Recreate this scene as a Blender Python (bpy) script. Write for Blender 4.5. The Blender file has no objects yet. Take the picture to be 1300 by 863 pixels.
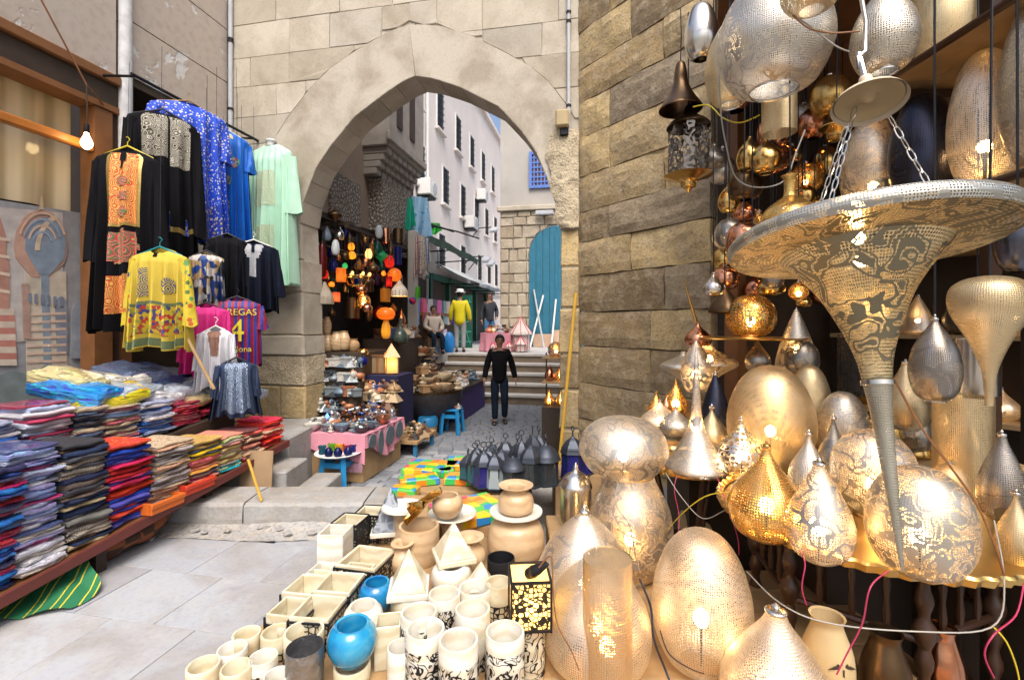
import bpy, bmesh, math, random
from mathutils import Vector, Matrix
R = random.Random(7)
rad = math.radians
sc = bpy.context.scene
COL = sc.collection
# ---------------------------------------------------------------- camera (level, lens shift keeps uprights upright)
F, CX, HY, EYE = 600.0, 650.0, 410.0, 1.7          # focal length / principal column / horizon row in photo pixels, eye height
cam_d = bpy.data.cameras.new('camera'); cam = bpy.data.objects.new('camera', cam_d); COL.objects.link(cam)
cam_d.sensor_width = 36; cam_d.lens = F / 1300 * 36; cam_d.shift_y = -(431.5 - HY) / 1300
cam_d.clip_start = 0.05; cam_d.clip_end = 3000
cam.location = (0, 0, EYE); cam.rotation_euler = (rad(90), 0, 0)
sc.camera = cam
# ---------------------------------------------------------------- sky, sun, exposure
SUN_EL, SUN_AZ = 58, 172        # azimuth: where the sun stands, clockwise from +Y
w = bpy.data.worlds.new('World'); sc.world = w; w.use_nodes = True
nt = w.node_tree; bg = nt.nodes['Background']
sky = nt.nodes.new('ShaderNodeTexSky'); sky.sky_type = 'NISHITA'; sky.sun_disc = False
sky.sun_elevation = rad(SUN_EL); sky.sun_rotation = rad(SUN_AZ); sky.air_density = 1.0; sky.dust_density = 6.0; sky.ozone_density = 1.0
nt.links.new(sky.outputs[0], bg.inputs[0]); bg.inputs[1].default_value = 0.15
sl = bpy.data.lights.new('sun', 'SUN'); sun = bpy.data.objects.new('sun', sl); COL.objects.link(sun)
sl.energy = 1.5; sl.angle = rad(35); sl.color = (1, .97, .93)
az = rad(SUN_AZ); el = rad(SUN_EL)
sun.rotation_euler = Vector((math.sin(az) * math.cos(el), math.cos(az) * math.cos(el), math.sin(el))).to_track_quat('Z', 'Y').to_euler()
vs = sc.view_settings; vs.view_transform = 'Standard'; vs.look = 'None'; vs.exposure = 0.74; vs.gamma = 1; vs.use_curve_mapping = False
sc.render.engine = 'CYCLES'; sc.cycles.use_denoising = True; sc.cycles.max_bounces = 6; sc.cycles.transparent_max_bounces = 8
sc.cycles.diffuse_bounces = 3; sc.cycles.glossy_bounces = 3; sc.cycles.sample_clamp_indirect = 6; sc.cycles.use_light_tree = True
sc.cycles.caustics_reflective = False; sc.cycles.caustics_refractive = False

# ---------------------------------------------------------------- pixels to places
def P(u, v, y): return Vector(((u - CX) / F * y, y, EYE - (v - HY) / F * y))
def onz(u, v, z): return P(u, v, F * (EYE - z) / (v - HY))
def kx(u): return math.sqrt(1 + ((u - CX) / F) ** 2)
# the street's own frame: s across (to the right), t along the passage, origin on the arch front
SX, CXS = -.187, .982
ANG = math.atan2(SX, CXS)
def S(s, t, z=0): return Vector((CXS * s - SX * t, 5.85 + SX * s + CXS * t, z))
def st_of(x, y): return (CXS * x + SX * (y - 5.85), -SX * x + CXS * (y - 5.85))
def pix_t(u, v, t):           # pixel -> (s, z) on the plane t = const
    k = (u - CX) / F
    s = (k * (5.85 + CXS * t) + SX * t) / (CXS - k * SX)
    y = 5.85 + SX * s + CXS * t
    return s, EYE - (v - HY) / F * y
def pix_s(u, v, s):           # pixel -> (t, z) on the plane s = const
    k = (u - CX) / F
    t = (k * (5.85 + SX * s) - CXS * s) / (-SX - k * CXS)
    y = 5.85 + SX * s + CXS * t
    return t, EYE - (v - HY) / F * y

# ---------------------------------------------------------------- materials
MATS = {}
class NB:
    def __init__(s, name):
        s.m = bpy.data.materials.new(name); s.m.use_nodes = True; s.t = s.m.node_tree
        s.b = s.t.nodes['Principled BSDF']; s.o = s.t.nodes['Material Output']
    def n(s, ty, **kw):
        nd = s.t.nodes.new('ShaderNode' + ty)
        for k, v in kw.items():
            if k in nd.inputs.keys() if isinstance(k, str) and k[0].isupper() else False: nd.inputs[k].default_value = v
            else: setattr(nd, k, v)
        return nd
    def l(s, a, b): s.t.links.new(a, b)
    def math(s, op, a, b=None, c=None):
        nd = s.t.nodes.new('ShaderNodeMath'); nd.operation = op
        for i, x in enumerate((a, b, c)):
            if x is None: continue
            if isinstance(x, (int, float)): nd.inputs[i].default_value = x
            else: s.l(x, nd.inputs[i])
        return nd.outputs[0]
    def mix(s, fac, a, b, mode='MIX'):
        nd = s.t.nodes.new('ShaderNodeMix'); nd.data_type = 'RGBA'; nd.blend_type = mode
        for sock, x in ((nd.inputs[0], fac), (nd.inputs[6], a), (nd.inputs[7], b)):
            if isinstance(x, (int, float)): sock.default_value = x
            elif isinstance(x, (tuple, list)): sock.default_value = (*x[:3], 1)
            else: s.l(x, sock)
        return nd.outputs[2]
    def ramp(s, fac, stops, const=False):
        nd = s.t.nodes.new('ShaderNodeValToRGB'); cr = nd.color_ramp
        if const: cr.interpolation = 'CONSTANT'
        while len(cr.elements) < len(stops): cr.elements.new(.5)
        for e, (p, c) in zip(cr.elements, stops):
            e.position = p; e.color = (*c, 1) if isinstance(c, (tuple, list)) else (c, c, c, 1)
        s.l(fac, nd.inputs[0]); return nd.outputs[0]
    def coord(s, kind='Object', scale=(1, 1, 1), loc=(0, 0, 0)):
        tc = s.n('TexCoord'); mp = s.n('Mapping'); mp.inputs['Scale'].default_value = scale; mp.inputs['Location'].default_value = loc
        s.l(tc.outputs[kind], mp.inputs[0]); return mp.outputs[0]
    def noise(s, co, scale, detail=4, rough=.55, dist=0):
        nd = s.n('TexNoise'); nd.inputs['Scale'].default_value = scale; nd.inputs['Detail'].default_value = detail
        nd.inputs['Roughness'].default_value = rough; nd.inputs['Distortion'].default_value = dist
        s.l(co, nd.inputs['Vector']); return nd.outputs['Fac']
    def voro(s, co, scale, feat='F1', rnd=1, dim='3D'):
        nd = s.n('TexVoronoi'); nd.feature = feat; nd.voronoi_dimensions = dim
        nd.inputs['Scale'].default_value = scale; nd.inputs['Randomness'].default_value = rnd
        s.l(co, nd.inputs['Vector']); return nd
    def bump(s, h, strength=.3, dist=.01):
        nd = s.n('Bump'); nd.inputs['Strength'].default_value = strength; nd.inputs['Distance'].default_value = dist
        s.l(h, nd.inputs['Height']); s.l(nd.outputs[0], s.b.inputs['Normal'])
    def rndobj(s): return s.n('ObjectInfo').outputs['Random']
    def shifted(s, co, amt=40):  # texture coordinates moved per object so that no two copies match
        va = s.n('VectorMath'); va.operation = 'ADD'; cb = s.n('CombineXYZ'); r = s.rndobj()
        s.l(s.math('MULTIPLY', r, amt), cb.inputs[0]); s.l(s.math('MULTIPLY', r, amt * 1.7), cb.inputs[1]); s.l(s.math('MULTIPLY', r, -amt), cb.inputs[2])
        s.l(co, va.inputs[0]); s.l(cb.outputs[0], va.inputs[1]); return va.outputs[0]
    def fin(s, rough=.7, metal=0., spec=.4):
        s.b.inputs['Roughness'].default_value = rough; s.b.inputs['Metallic'].default_value = metal
        s.b.inputs['Specular IOR Level'].default_value = spec
        MATS[s.m.name] = s.m; return s.m

def plain(name, col, rough=.7, metal=0., var=.25, vs=6, bump=.15, bs=40, bd=.004, objcol=False, rnd=.0, coat=0, emis=None, es=0, sss=0, spec=.4):
    """a worn one-colour surface: noise in tone, fine relief, optional per-object tone and colour"""
    if name in MATS: return MATS[name]
    b = NB(name); co = b.shifted(b.coord())
    n = b.noise(co, vs, 3)
    base = b.n('ObjectInfo').outputs['Color'] if objcol else b.n('RGB').outputs[0]
    if not objcol: base.default_value = (*col, 1)
    f = b.math('MULTIPLY_ADD', n, 2 * var, 1 - var)
    if rnd: f = b.math('MULTIPLY', f, b.math('MULTIPLY_ADD', b.rndobj(), 2 * rnd, 1 - rnd))
    cb = b.n('CombineXYZ')
    for i in range(3): b.l(f, cb.inputs[i])
    c = b.mix(1.0, base, cb.outputs[0], 'MULTIPLY')
    b.l(c, b.b.inputs['Base Color'])
    if bump: b.bump(b.noise(co, bs, 2, .65), bump, bd)
    if coat: b.b.inputs['Coat Weight'].default_value = coat; b.b.inputs['Coat Roughness'].default_value = .08
    if emis: b.b.inputs['Emission Color'].default_value = (*emis, 1); b.b.inputs['Emission Strength'].default_value = es
    if sss:
        b.b.inputs['Subsurface Weight'].default_value = sss; b.b.inputs['Subsurface Scale'].default_value = .03
        b.b.inputs['Subsurface Radius'].default_value = (1, .7, .4)
    return b.fin(rough, metal, spec)

def stone(name, ramp, stain=.5, bs=14, bump=.5, bd=.02, speck=.6):
    if name in MATS: return MATS[name]
    b = NB(name); co0 = b.coord('Object'); co = b.shifted(co0)
    base = b.ramp(b.rndobj(), ramp)
    n1 = b.noise(co, 1.7, 4, .6, .4); n2 = b.noise(co, 9, 4, .7); n3 = b.noise(co, 38, 2, .7)
    c = b.mix(b.math('MULTIPLY', b.ramp(n1, [(.42, 0.), (.62, 1.)]), stain), base, (.20, .155, .105), 'MIX')
    c = b.mix(b.math('MULTIPLY', b.ramp(n2, [(.45, 0.), (.78, 1.)]), speck), c, (.55, .47, .33))
    c = b.mix(b.math('MULTIPLY', b.ramp(n3, [(.25, 1.), (.52, 0.)]), speck), c, (.12, .095, .07))
    b.l(c, b.b.inputs['Base Color'])
    h = b.math('ADD', b.math('MULTIPLY', n2, .6), b.math('MULTIPLY', n3, .35))
    vo = b.voro(co, bs, 'F1').outputs['Distance']
    b.bump(b.math('ADD', h, b.math('MULTIPLY', vo, .3)), bump, bd)
    return b.fin(.9, 0, .25)

def pierced(name, col, pitch=.0085, hole=.36, band=0, bscale=9, bw=.045, rough=.40, tint=(.25, .21, .17), rnd=.1, eng=.55, metal=.84):
    """punched sheet metal: rows of round holes one can look through, left whole along curling bands"""
    if name in MATS: return MATS[name]
    b = NB(name); tc = b.n('TexCoord'); uv = tc.outputs['UV']
    mp = b.n('Mapping'); mp.inputs['Scale'].default_value = (1 / pitch, 1 / pitch, 1); b.l(uv, mp.inputs[0])
    vo = b.voro(mp.outputs[0], 1, 'F1', .22, '2D')
    hole_f = b.math('LESS_THAN', vo.outputs['Distance'], hole)
    obj = b.shifted(tc.outputs['Object'], 9)
    c = (*col, 1); rgb = b.n('RGB'); rgb.outputs[0].default_value = c
    cl = b.n('TexNoise'); cl.inputs['Scale'].default_value = 7; b.l(obj, cl.inputs['Vector'])
    cc = b.mix(b.ramp(cl.outputs['Fac'], [(.35, .0), (.75, .55)]), rgb.outputs[0], (col[0] * .55, col[1] * .5, col[2] * .42))
    if band:
        nn = b.n('TexNoise'); nn.inputs['Scale'].default_value = bscale; nn.inputs['Detail'].default_value = .6; nn.inputs['Distortion'].default_value = .9
        b.l(obj, nn.inputs['Vector'])
        d = b.math('ABSOLUTE', b.math('SUBTRACT', nn.outputs['Fac'], .5)); solid = b.math('LESS_THAN', d, bw)
        if band == 2:   # broad leaf-shaped patches as well
            solid = b.math('MAXIMUM', solid, b.math('GREATER_THAN', nn.outputs['Fac'], .61))
        hole_f = b.math('MULTIPLY', hole_f, b.math('SUBTRACT', 1, solid))
        cc = b.mix(b.math('MULTIPLY', solid, eng), cc, tint)
    b.l(cc, b.b.inputs['Base Color'])
    b.bump(vo.outputs['Distance'], .35, .002)
    tr = b.n('BsdfTransparent'); ms = b.n('MixShader')
    b.l(hole_f, ms.inputs[0]); b.l(b.b.outputs[0], ms.inputs[1]); b.l(tr.outputs[0], ms.inputs[2]); b.l(ms.outputs[0], b.o.inputs['Surface'])
    b.m.cycles.emission_sampling = 'NONE'
    return b.fin(rough, metal)

def filigree(name, col, scale, width, metal=.3, rough=.5, curl=False):
    """black open-work sheet: only the net of lines is there"""
    if name in MATS: return MATS[name]
    b = NB(name); co = b.shifted(b.coord('Object'), 5)
    if curl:
        nn = b.n('TexNoise'); nn.inputs['Scale'].default_value = scale; nn.inputs['Detail'].default_value = 0; nn.inputs['Distortion'].default_value = 2.2
        b.l(co, nn.inputs['Vector']); d = b.math('ABSOLUTE', b.math('SUBTRACT', nn.outputs['Fac'], .5)); keep = b.math('LESS_THAN', d, width)
    else:
        keep = b.math('LESS_THAN', b.voro(co, scale, 'DISTANCE_TO_EDGE', .55).outputs['Distance'], width)
    b.b.inputs['Base Color'].default_value = (*col, 1)
    tr = b.n('BsdfTransparent'); ms = b.n('MixShader')
    b.l(keep, ms.inputs[0]); b.l(tr.outputs[0], ms.inputs[1]); b.l(b.b.outputs[0], ms.inputs[2]); b.l(ms.outputs[0], b.o.inputs['Surface'])
    return b.fin(rough, metal)

def glow(name, col, strength):
    if name in MATS: return MATS[name]
    b = NB(name); b.b.inputs['Base Color'].default_value = (*col, 1)
    b.b.inputs['Emission Color'].default_value = (*col, 1); b.b.inputs['Emission Strength'].default_value = strength
    return b.fin(.4)

def glass(name, col, rough=.08, emis=0):
    if name in MATS: return MATS[name]
    b = NB(name); b.b.inputs['Base Color'].default_value = (*col, 1)
    tl_ = b.n('BsdfTranslucent'); tl_.inputs[0].default_value = (*[min(1, c * 1.6 + .02) for c in col], 1); ms = b.n('MixShader'); ms.inputs[0].default_value = .6
    b.l(b.b.outputs[0], ms.inputs[1]); b.l(tl_.outputs[0], ms.inputs[2]); b.l(ms.outputs[0], b.o.inputs['Surface'])
    b.b.inputs['Coat Weight'].default_value = .5
    if emis > 2: b.b.inputs['Emission Color'].default_value = (*col, 1); b.b.inputs['Emission Strength'].default_value = emis
    return b.fin(max(rough, .1))

# ---------------------------------------------------------------- mesh helpers
class MB:
    def __init__(s): s.v = []; s.f = []; s.uv = []; s.has_uv = False
    def add(s, vs, fs, uvs=None):
        o = len(s.v); s.v += [tuple(p) for p in vs]; s.f += [tuple(i + o for i in f) for f in fs]
        if uvs: s.has_uv = True; s.uv += uvs
        else: s.uv += [[(0, 0)] * len(f) for f in fs]
        return s
    def box(s, c, d, rot=None, taper=1.0):
        hx, hy, hz = d[0] / 2, d[1] / 2, d[2] / 2; q = []
        for z in (-1, 1):
            k = 1 if z < 0 else taper
            for x, y in ((-1, -1), (1, -1), (1, 1), (-1, 1)):
                p = Vector((x * hx * k, y * hy * k, z * hz))
                if rot is not None: p = rot @ p
                q.append(p + Vector(c))
        return s.add(q, [(3, 2, 1, 0), (4, 5, 6, 7), (0, 1, 5, 4), (1, 2, 6, 5), (2, 3, 7, 6), (3, 0, 4, 7)])
    def bar(s, a, b, wd, dp=None):
        a, b = Vector(a), Vector(b); d = b - a
        return s.box((a + b) / 2, (wd, dp or wd, d.length), d.to_track_quat('Z', 'Y').to_matrix())
    def tube(s, pts, r, n=8, cap=True):
        pts = [Vector(p) for p in pts]; rs = r if isinstance(r, (list, tuple)) else [r] * len(pts)
        vs, fs = [], []; up = None
        for i, p in enumerate(pts):
            d = (pts[min(i + 1, len(pts) - 1)] - pts[max(i - 1, 0)])
            if d.length < 1e-9: d = Vector((0, 0, 1))
            d.normalize()
            if up is None: up = d.orthogonal().normalized()
            up = (up - d * up.dot(d))
            if up.length < 1e-6: up = d.orthogonal()
            up.normalize(); sd = d.cross(up)
            for k in range(n):
                a = 2 * math.pi * k / n; vs.append(p + (up * math.cos(a) + sd * math.sin(a)) * rs[i])
        for i in range(len(pts) - 1):
            for k in range(n):
                k2 = (k + 1) % n; fs.append((i * n + k, i * n + k2, (i + 1) * n + k2, (i + 1) * n + k))
        if cap: fs.append(tuple(range(n - 1, -1, -1))); fs.append(tuple((len(pts) - 1) * n + k for k in range(n)))
        return s.add(vs, fs)
    def lathe(s, prof, seg=32, c=(0, 0, 0), sq=0, rot0=0, sy=1):
        """revolve (r, z) pairs; sq>0 pulls the circle towards a square"""
        vs, fs, uvs = [], [], []; n = len(prof); rm = max(p[0] for p in prof) or 1; L = [0]
        for i in range(1, n): L.append(L[-1] + math.hypot(prof[i][0] - prof[i - 1][0], prof[i][1] - prof[i - 1][1]))
        for r, z in prof:
            for k in range(seg):
                a = 2 * math.pi * k / seg + rot0; q = 1.0
                if sq: q = 1 / max(abs(math.cos(a)), abs(math.sin(a))) ** sq
                vs.append((c[0] + r * q * math.cos(a), c[1] + r * q * math.sin(a) * sy, c[2] + z))
        for i in range(n - 1):
            for k in range(seg):
                k2 = (k + 1) % seg
                fs.append((i * seg + k, i * seg + k2, (i + 1) * seg + k2, (i + 1) * seg + k))
                u0, u1 = rm * 2 * math.pi * k / seg, rm * 2 * math.pi * (k + 1) / seg
                uvs.append([(u0, L[i]), (u1, L[i]), (u1, L[i + 1]), (u0, L[i + 1])])
        return s.add(vs, fs, uvs)
    def prism(s, poly, y0, y1, ch=0.0):
        """polygon in (x, z) pushed from y0 (back) to y1 (front, towards -y); front edge chamfered by ch"""
        n = len(poly); cx = sum(p[0] for p in poly) / n; cz = sum(p[1] for p in poly) / n; vs = []
        for (x, z) in poly: vs.append((x, y0, z))
        sg = 1 if y1 > y0 else -1
        if ch:
            for (x, z) in poly: vs.append((x, y1 - sg * ch, z))
            for (x, z) in poly:
                dx, dz = cx - x, cz - z; d = math.hypot(dx, dz) or 1; m = min(ch * 1.3, d * .3)
                vs.append((x + dx / d * m, y1, z + dz / d * m))
            rings = 3
        else:
            for (x, z) in poly: vs.append((x, y1, z))
            rings = 2
        fs = []
        for r in range(rings - 1):
            for k in range(n):
                k2 = (k + 1) % n; fs.append((r * n + k, (r + 1) * n + k, (r + 1) * n + k2, r * n + k2))
        fs.append(tuple(range(n))); fs.append(tuple((rings - 1) * n + k for k in range(n - 1, -1, -1)))
        return s.add(vs, fs)
    def sphere(s, c, r, seg=16, ring=10, sc=(1, 1, 1)):
        pr = [(max(1e-4, math.sin(math.pi * i / ring)), -math.cos(math.pi * i / ring)) for i in range(ring + 1)]
        vs, fs = [], []
        for q, z in pr:
            for k in range(seg):
                a = 2 * math.pi * k / seg
                vs.append((c[0] + q * r * math.cos(a) * sc[0], c[1] + q * r * math.sin(a) * sc[1], c[2] + z * r * sc[2]))
        for i in range(ring):
            for k in range(seg):
                k2 = (k + 1) % seg; fs.append((i * seg + k, i * seg + k2, (i + 1) * seg + k2, (i + 1) * seg + k))
        return s.add(vs, fs)
    def grid(s, fn, nu, nv, closed=False):
        vs = [fn(i / nu, j / nv) for j in range(nv + 1) for i in range(nu + 1)]
        fs = [(j * (nu + 1) + i, j * (nu + 1) + i + 1, (j + 1) * (nu + 1) + i + 1, (j + 1) * (nu + 1) + i) for j in range(nv) for i in range(nu)]
        uv = [[((i) / nu, j / nv), ((i + 1) / nu, j / nv), ((i + 1) / nu, (j + 1) / nv), (i / nu, (j + 1) / nv)] for j in range(nv) for i in range(nu)]
        return s.add(vs, fs, uv)
    def mesh(s, name, smooth=False, bevel=0, normals=True):
        me = bpy.data.meshes.new(name); me.from_pydata(s.v, [], s.f)
        if s.has_uv:
            ul = me.uv_layers.new(name='UVMap'); flat = [c for f in s.uv for p in f for c in p]
            ul.data.foreach_set('uv', flat)
        if normals or bevel:
            bm = bmesh.new(); bm.from_mesh(me)
            if normals: bmesh.ops.recalc_face_normals(bm, faces=bm.faces)
            if bevel: bmesh.ops.bevel(bm, geom=list(bm.edges), offset=bevel, segments=1, affect='EDGES', clamp_overlap=True)
            bm.to_mesh(me); bm.free()
        if smooth:
            me.polygons.foreach_set('use_smooth', [True] * len(me.polygons))
            me.set_sharp_from_angle(angle=rad(40))
        return me
    def build(s, name, mat, parent=None, loc=(0, 0, 0), rz=0, smooth=False, bevel=0, normals=True):
        return ob(name, s.mesh(name, smooth, bevel, normals), mat, parent, loc, rz)

def ob(name, me, mat=None, parent=None, loc=(0, 0, 0), rz=0, rot=None, scale=None, color=None):
    o = bpy.data.objects.new(name, me); COL.objects.link(o)
    if mat is not None and me is not None and not me.materials: me.materials.append(mat)
    elif mat is not None and me is not None and me.materials[0] != mat:
        o.material_slots[0].link = 'OBJECT'; o.material_slots[0].material = mat
    o.location = loc; o.rotation_euler = rot if rot else (0, 0, rz)
    if scale: o.scale = scale if not isinstance(scale, (int, float)) else (scale,) * 3
    if color: o.color = (*color, 1)
    if parent: o.parent = parent
    return o
def tag(o, label, cat, group=None):
    o['label'] = label; o['category'] = cat
    if group: o['group'] = group
    return o
def thing(name, label, cat, loc=(0, 0, 0), rz=0, group=None, rot=None):
    o = bpy.data.objects.new(name, None); COL.objects.link(o); o.empty_display_size = .1
    o.location = loc; o.rotation_euler = rot if rot else (0, 0, rz); return tag(o, label, cat, group)
def struct(o): o['kind'] = 'structure'; return o
def dup(root, loc=None, rz=None, scale=None, label=None, color=None, group=None, parent=None):
    r = root.copy(); COL.objects.link(r)
    if parent: r.parent = parent
    if loc is not None: r.location = loc
    if rz is not None: r.rotation_euler = (0, 0, rz)
    if scale is not None: r.scale = (scale,) * 3 if isinstance(scale, (int, float)) else scale
    if label: r['label'] = label
    if group: r['group'] = group
    if color: r.color = (*color, 1)
    for ch in list(root.children):
        dup(ch, parent=r)
    return r
def smoothprof(pts, n=6):
    """Catmull-Rom through (r, z) control points"""
    out = []
    for i in range(len(pts) - 1):
        p0 = pts[max(i - 1, 0)]; p1 = pts[i]; p2 = pts[i + 1]; p3 = pts[min(i + 2, len(pts) - 1)]
        for k in range(n):
            t = k / n; q = []
            for a in range(2):
                q.append(.5 * (2 * p1[a] + (p2[a] - p0[a]) * t + (2 * p0[a] - 5 * p1[a] + 4 * p2[a] - p3[a]) * t * t + (3 * p1[a] - p0[a] - 3 * p2[a] + p3[a]) * t ** 3))
            out.append((max(.0008, q[0]), q[1]))
    out.append((max(.0008, pts[-1][0]), pts[-1][1])); return out
# ================================================================ materials of the setting
m_slab = stone('paving_stone', [(0, (.31, .33, .37)), (.5, (.36, .38, .415)), (1, (.40, .415, .44))], stain=.38, bs=30, bump=.15, bd=.006, speck=.18)
m_kerb = stone('kerb_stone', [(0, (.29, .29, .29)), (1, (.36, .36, .355))], stain=.45, bs=20, bump=.4, speck=.25)
m_sett = stone('sett_stone', [(0, (.13, .15, .18)), (.5, (.20, .22, .25)), (1, (.29, .30, .32))], stain=.1, bs=20, bump=.3, bd=.006, speck=.2)
m_arch = stone('arch_limestone', [(0, (.42, .375, .30)), (.35, (.52, .47, .385)), (.7, (.58, .53, .44)), (1, (.45, .42, .36))], stain=.36, bs=10, bump=.25, bd=.01, speck=.22)
m_ring = stone('arch_plaster', [(0, (.50, .46, .385)), (1, (.50, .46, .385))], stain=.5, bs=5, bump=.2, bd=.01, speck=.2)
m_wall = stone('tower_stone', [(0, (.20, .145, .08)), (.25, (.40, .29, .14)), (.5, (.60, .45, .22)), (.75, (.48, .36, .18)), (1, (.25, .20, .14))], stain=.55, bs=12, bump=.6, bd=.03)
m_mort = plain('mortar', (.20, .165, .12), .95, var=.35, vs=5, bump=.4)
m_rough = stone('rough_plaster', [(0, (.56, .48, .34)), (1, (.50, .42, .28))], stain=.25, bs=7, bump=1.0, bd=.05)
m_pink = plain('pale_render', (.72, .665, .63), .9, var=.16, vs=.9, bump=.1)
m_greyr = plain('grey_render', (.42, .40, .37), .9, var=.28, vs=.9, bump=.25)
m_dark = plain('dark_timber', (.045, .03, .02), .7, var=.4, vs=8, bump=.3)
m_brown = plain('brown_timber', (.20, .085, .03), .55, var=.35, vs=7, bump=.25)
m_plast = None
def peeling():
    b = NB('peeling_plaster'); co = b.coord()
    n = b.noise(co, 1.6, 7, .62, .3); n2 = b.noise(co, 12, 5)
    c = b.mix(b.ramp(n, [(.56, 0.), (.58, 1.)]), (.46, .40, .345), (.58, .58, .57))
    c = b.mix(b.math('MULTIPLY', b.ramp(n2, [(.45, 0.), (.75, 1.)]), .3), c, (.22, .17, .12))
    b.l(c, b.b.inputs['Base Color']); b.bump(b.math('ADD', b.ramp(n, [(.55, 1.), (.59, 0.)]), b.math('MULTIPLY', n2, .3)), .5, .012); return b.fin(.9)
m_plast = peeling()
m_blue = plain('blue_door_paint', (.026, .16, .25), .55, var=.3, vs=5, bump=.25)
m_iron = plain('dark_iron', (.03, .03, .035), .5, .7, var=.3, bump=.1)
m_glassd = plain('dark_window_glass', (.05, .06, .07), .12, var=.3, vs=2, bump=0, spec=.6)
m_grey_metal = plain('grey_pipe_paint', (.45, .47, .50), .5, var=.2, bump=.1)
m_white = plain('white_paint', (.72, .72, .70), .6, var=.12, bump=.1)
m_yel = plain('yellow_pole_paint', (.55, .33, .05), .5, var=.25, bump=.1)
m_wood = plain('raw_wood', (.36, .23, .11), .7, var=.35, vs=9, bump=.25)

# ================================================================ ground, plaza, kerb, lane
struct(MB().add([(-900, -900, -.32), (900, -900, -.32), (900, 900, -.32), (-900, 900, -.32)], [(0, 1, 2, 3)]).build('ground', plain('packed_earth', (.22, .20, .17), .95)))
plaza = struct(MB().box((0, 1.24, -.17), (14, 5.4, .3)).build('plaza', plain('joint_sand', (.27, .28, .30), .95, var=.2)))
i = 0
for a in range(-9, 6):
    for b_ in range(-13, -2):
        s0 = a * .56 + (.28 if b_ % 2 else 0); t0 = b_ * .5
        p = [S(s0 + .002, t0 + .002), S(s0 + .558, t0 + .002), S(s0 + .558, t0 + .498), S(s0 + .002, t0 + .498)]
        c = sum(p, Vector()) / 4
        if c.y > 3.86 or c.y < -.9 or abs(c.x) > 4.2: continue
        zz = R.uniform(-.0015, .0015)
        m = MB(); q = [(x, y) for x, y, _ in (pp - c for pp in p)]; ins = .99
        m.add([(x, y, -.04) for x, y in q] + [(x, y, zz - .0025) for x, y in q] + [(x * ins, y * ins, zz) for x, y in q],
              [(0, 1, 5, 4), (1, 2, 6, 5), (2, 3, 7, 6), (3, 0, 4, 7), (4, 5, 9, 8), (5, 6, 10, 9), (6, 7, 11, 10), (7, 4, 8, 11), (8, 9, 10, 11)])
        m.build('paving_slab', m_slab, plaza, (c.x, c.y, 0))
# broken mortar strip below the kerb
m = MB(); rr = random.Random(3)
def strip(u, v):
    x = -3.3 + 4.2 * u; y = 3.70 + .26 * v + .03 * math.sin(x * 4.1) * (1 - v)
    return (x, y, .004 + .028 * v * v + .012 * math.sin(x * 5 + y * 9) * v + rr.uniform(-.004, .006))
m.grid(strip, 90, 10).build('mortar_strip', stone('broken_mortar', [(0, (.34, .34, .34)), (1, (.4, .4, .4))], stain=.25, bs=22, bump=.7), plaza, smooth=True)
for k in range(16):
    x = R.uniform(-2.7, -.9); q = MB(); q.sphere((0, 0, 0), R.uniform(.015, .04), 6, 4, (1.4, 1, .5))
    q.v = [(a + R.uniform(-.008, .008), b_ + R.uniform(-.008, .008), c + R.uniform(-.006, .006)) for a, b_, c in q.v]
    q.build('rubble_lump', m_kerb, plaza, (x, R.uniform(3.76, 3.92), .025))
kerb = thing('kerb', 'low pale grey stone kerb step between plaza and cobbled lane', 'kerb', (0, 0, 0))
xs = [-3.3, -2.25, -1.25, -.2, .9, 1.9]
for a, b_ in zip(xs, xs[1:]):
    def kp(u, v, a=a, b_=b_): return 0
    q = MB(); n = 14
    pr = [(3.955, -.1), (3.95, .06), (3.957, .165), (3.985, .188), (4.2, .194), (4.37, .19), (4.39, .1), (4.39, -.25)]
    vs = []; rr = random.Random(int(a * 10) + 50)
    for i in range(n + 1):
        x = a + .006 + (b_ - a - .012) * i / n
        for (y, z) in pr: vs.append((x, y + rr.uniform(-.007, .007), z + rr.uniform(-.005, .005)))
    L = len(pr); fs = [(i * L + k, i * L + k + 1, (i + 1) * L + k + 1, (i + 1) * L + k) for i in range(n) for k in range(L - 1)]
    fs += [tuple(range(L)), tuple(n * L + k for k in range(L - 1, -1, -1))]
    q.add(vs, fs).build('kerb_stone', m_kerb, kerb)
lane = MB(); lane.box((0, 0, 0), (4.6, 8.0, .1)); lane = struct(lane.build('lane', m_mort, None, S(-1.6, 2.2, -.275), ANG))
cells = []
row = 0; t0 = -1.6
while t0 < 5.1:
    s0 = -3.4 + (row % 2) * .11
    while s0 < .75:
        wd = R.uniform(.19, .25)
        c = S(s0 + wd / 2, t0 + .06); u = CX + F * c.x / c.y
        if c.y > 4.42 and 440 < u < 735: cells.append((c.y, s0 + 1.6 + .005, t0 - 2.2 + .005, wd - .01, .11))
        s0 += wd
    t0 += .12; row += 1
cells.sort()
def sett(m, c, k):
    y_, s0, t0, wd, dp = c; z = .075 + R.uniform(-.005, .004); e = .012
    vs = [(s0, t0, .04), (s0 + wd, t0, .04), (s0 + wd, t0 + dp, .04), (s0, t0 + dp, .04)]
    vs += [(x, y, z - .008) for x, y, _ in vs]
    vs += [(s0 + e, t0 + e, z), (s0 + wd - e, t0 + e, z), (s0 + wd - e, t0 + dp - e, z), (s0 + e, t0 + dp - e, z)]
    m.add(vs, [(0, 1, 5, 4), (1, 2, 6, 5), (2, 3, 7, 6), (3, 0, 4, 7), (4, 5, 9, 8), (5, 6, 10, 9), (6, 7, 11, 10), (7, 4, 8, 11), (8, 9, 10, 11)])
for c in cells[:300]: q = MB(); sett(q, c, 0); q.build('sett', m_sett, lane)
q = MB()
for c in cells[300:]: sett(q, c, 0)
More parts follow.
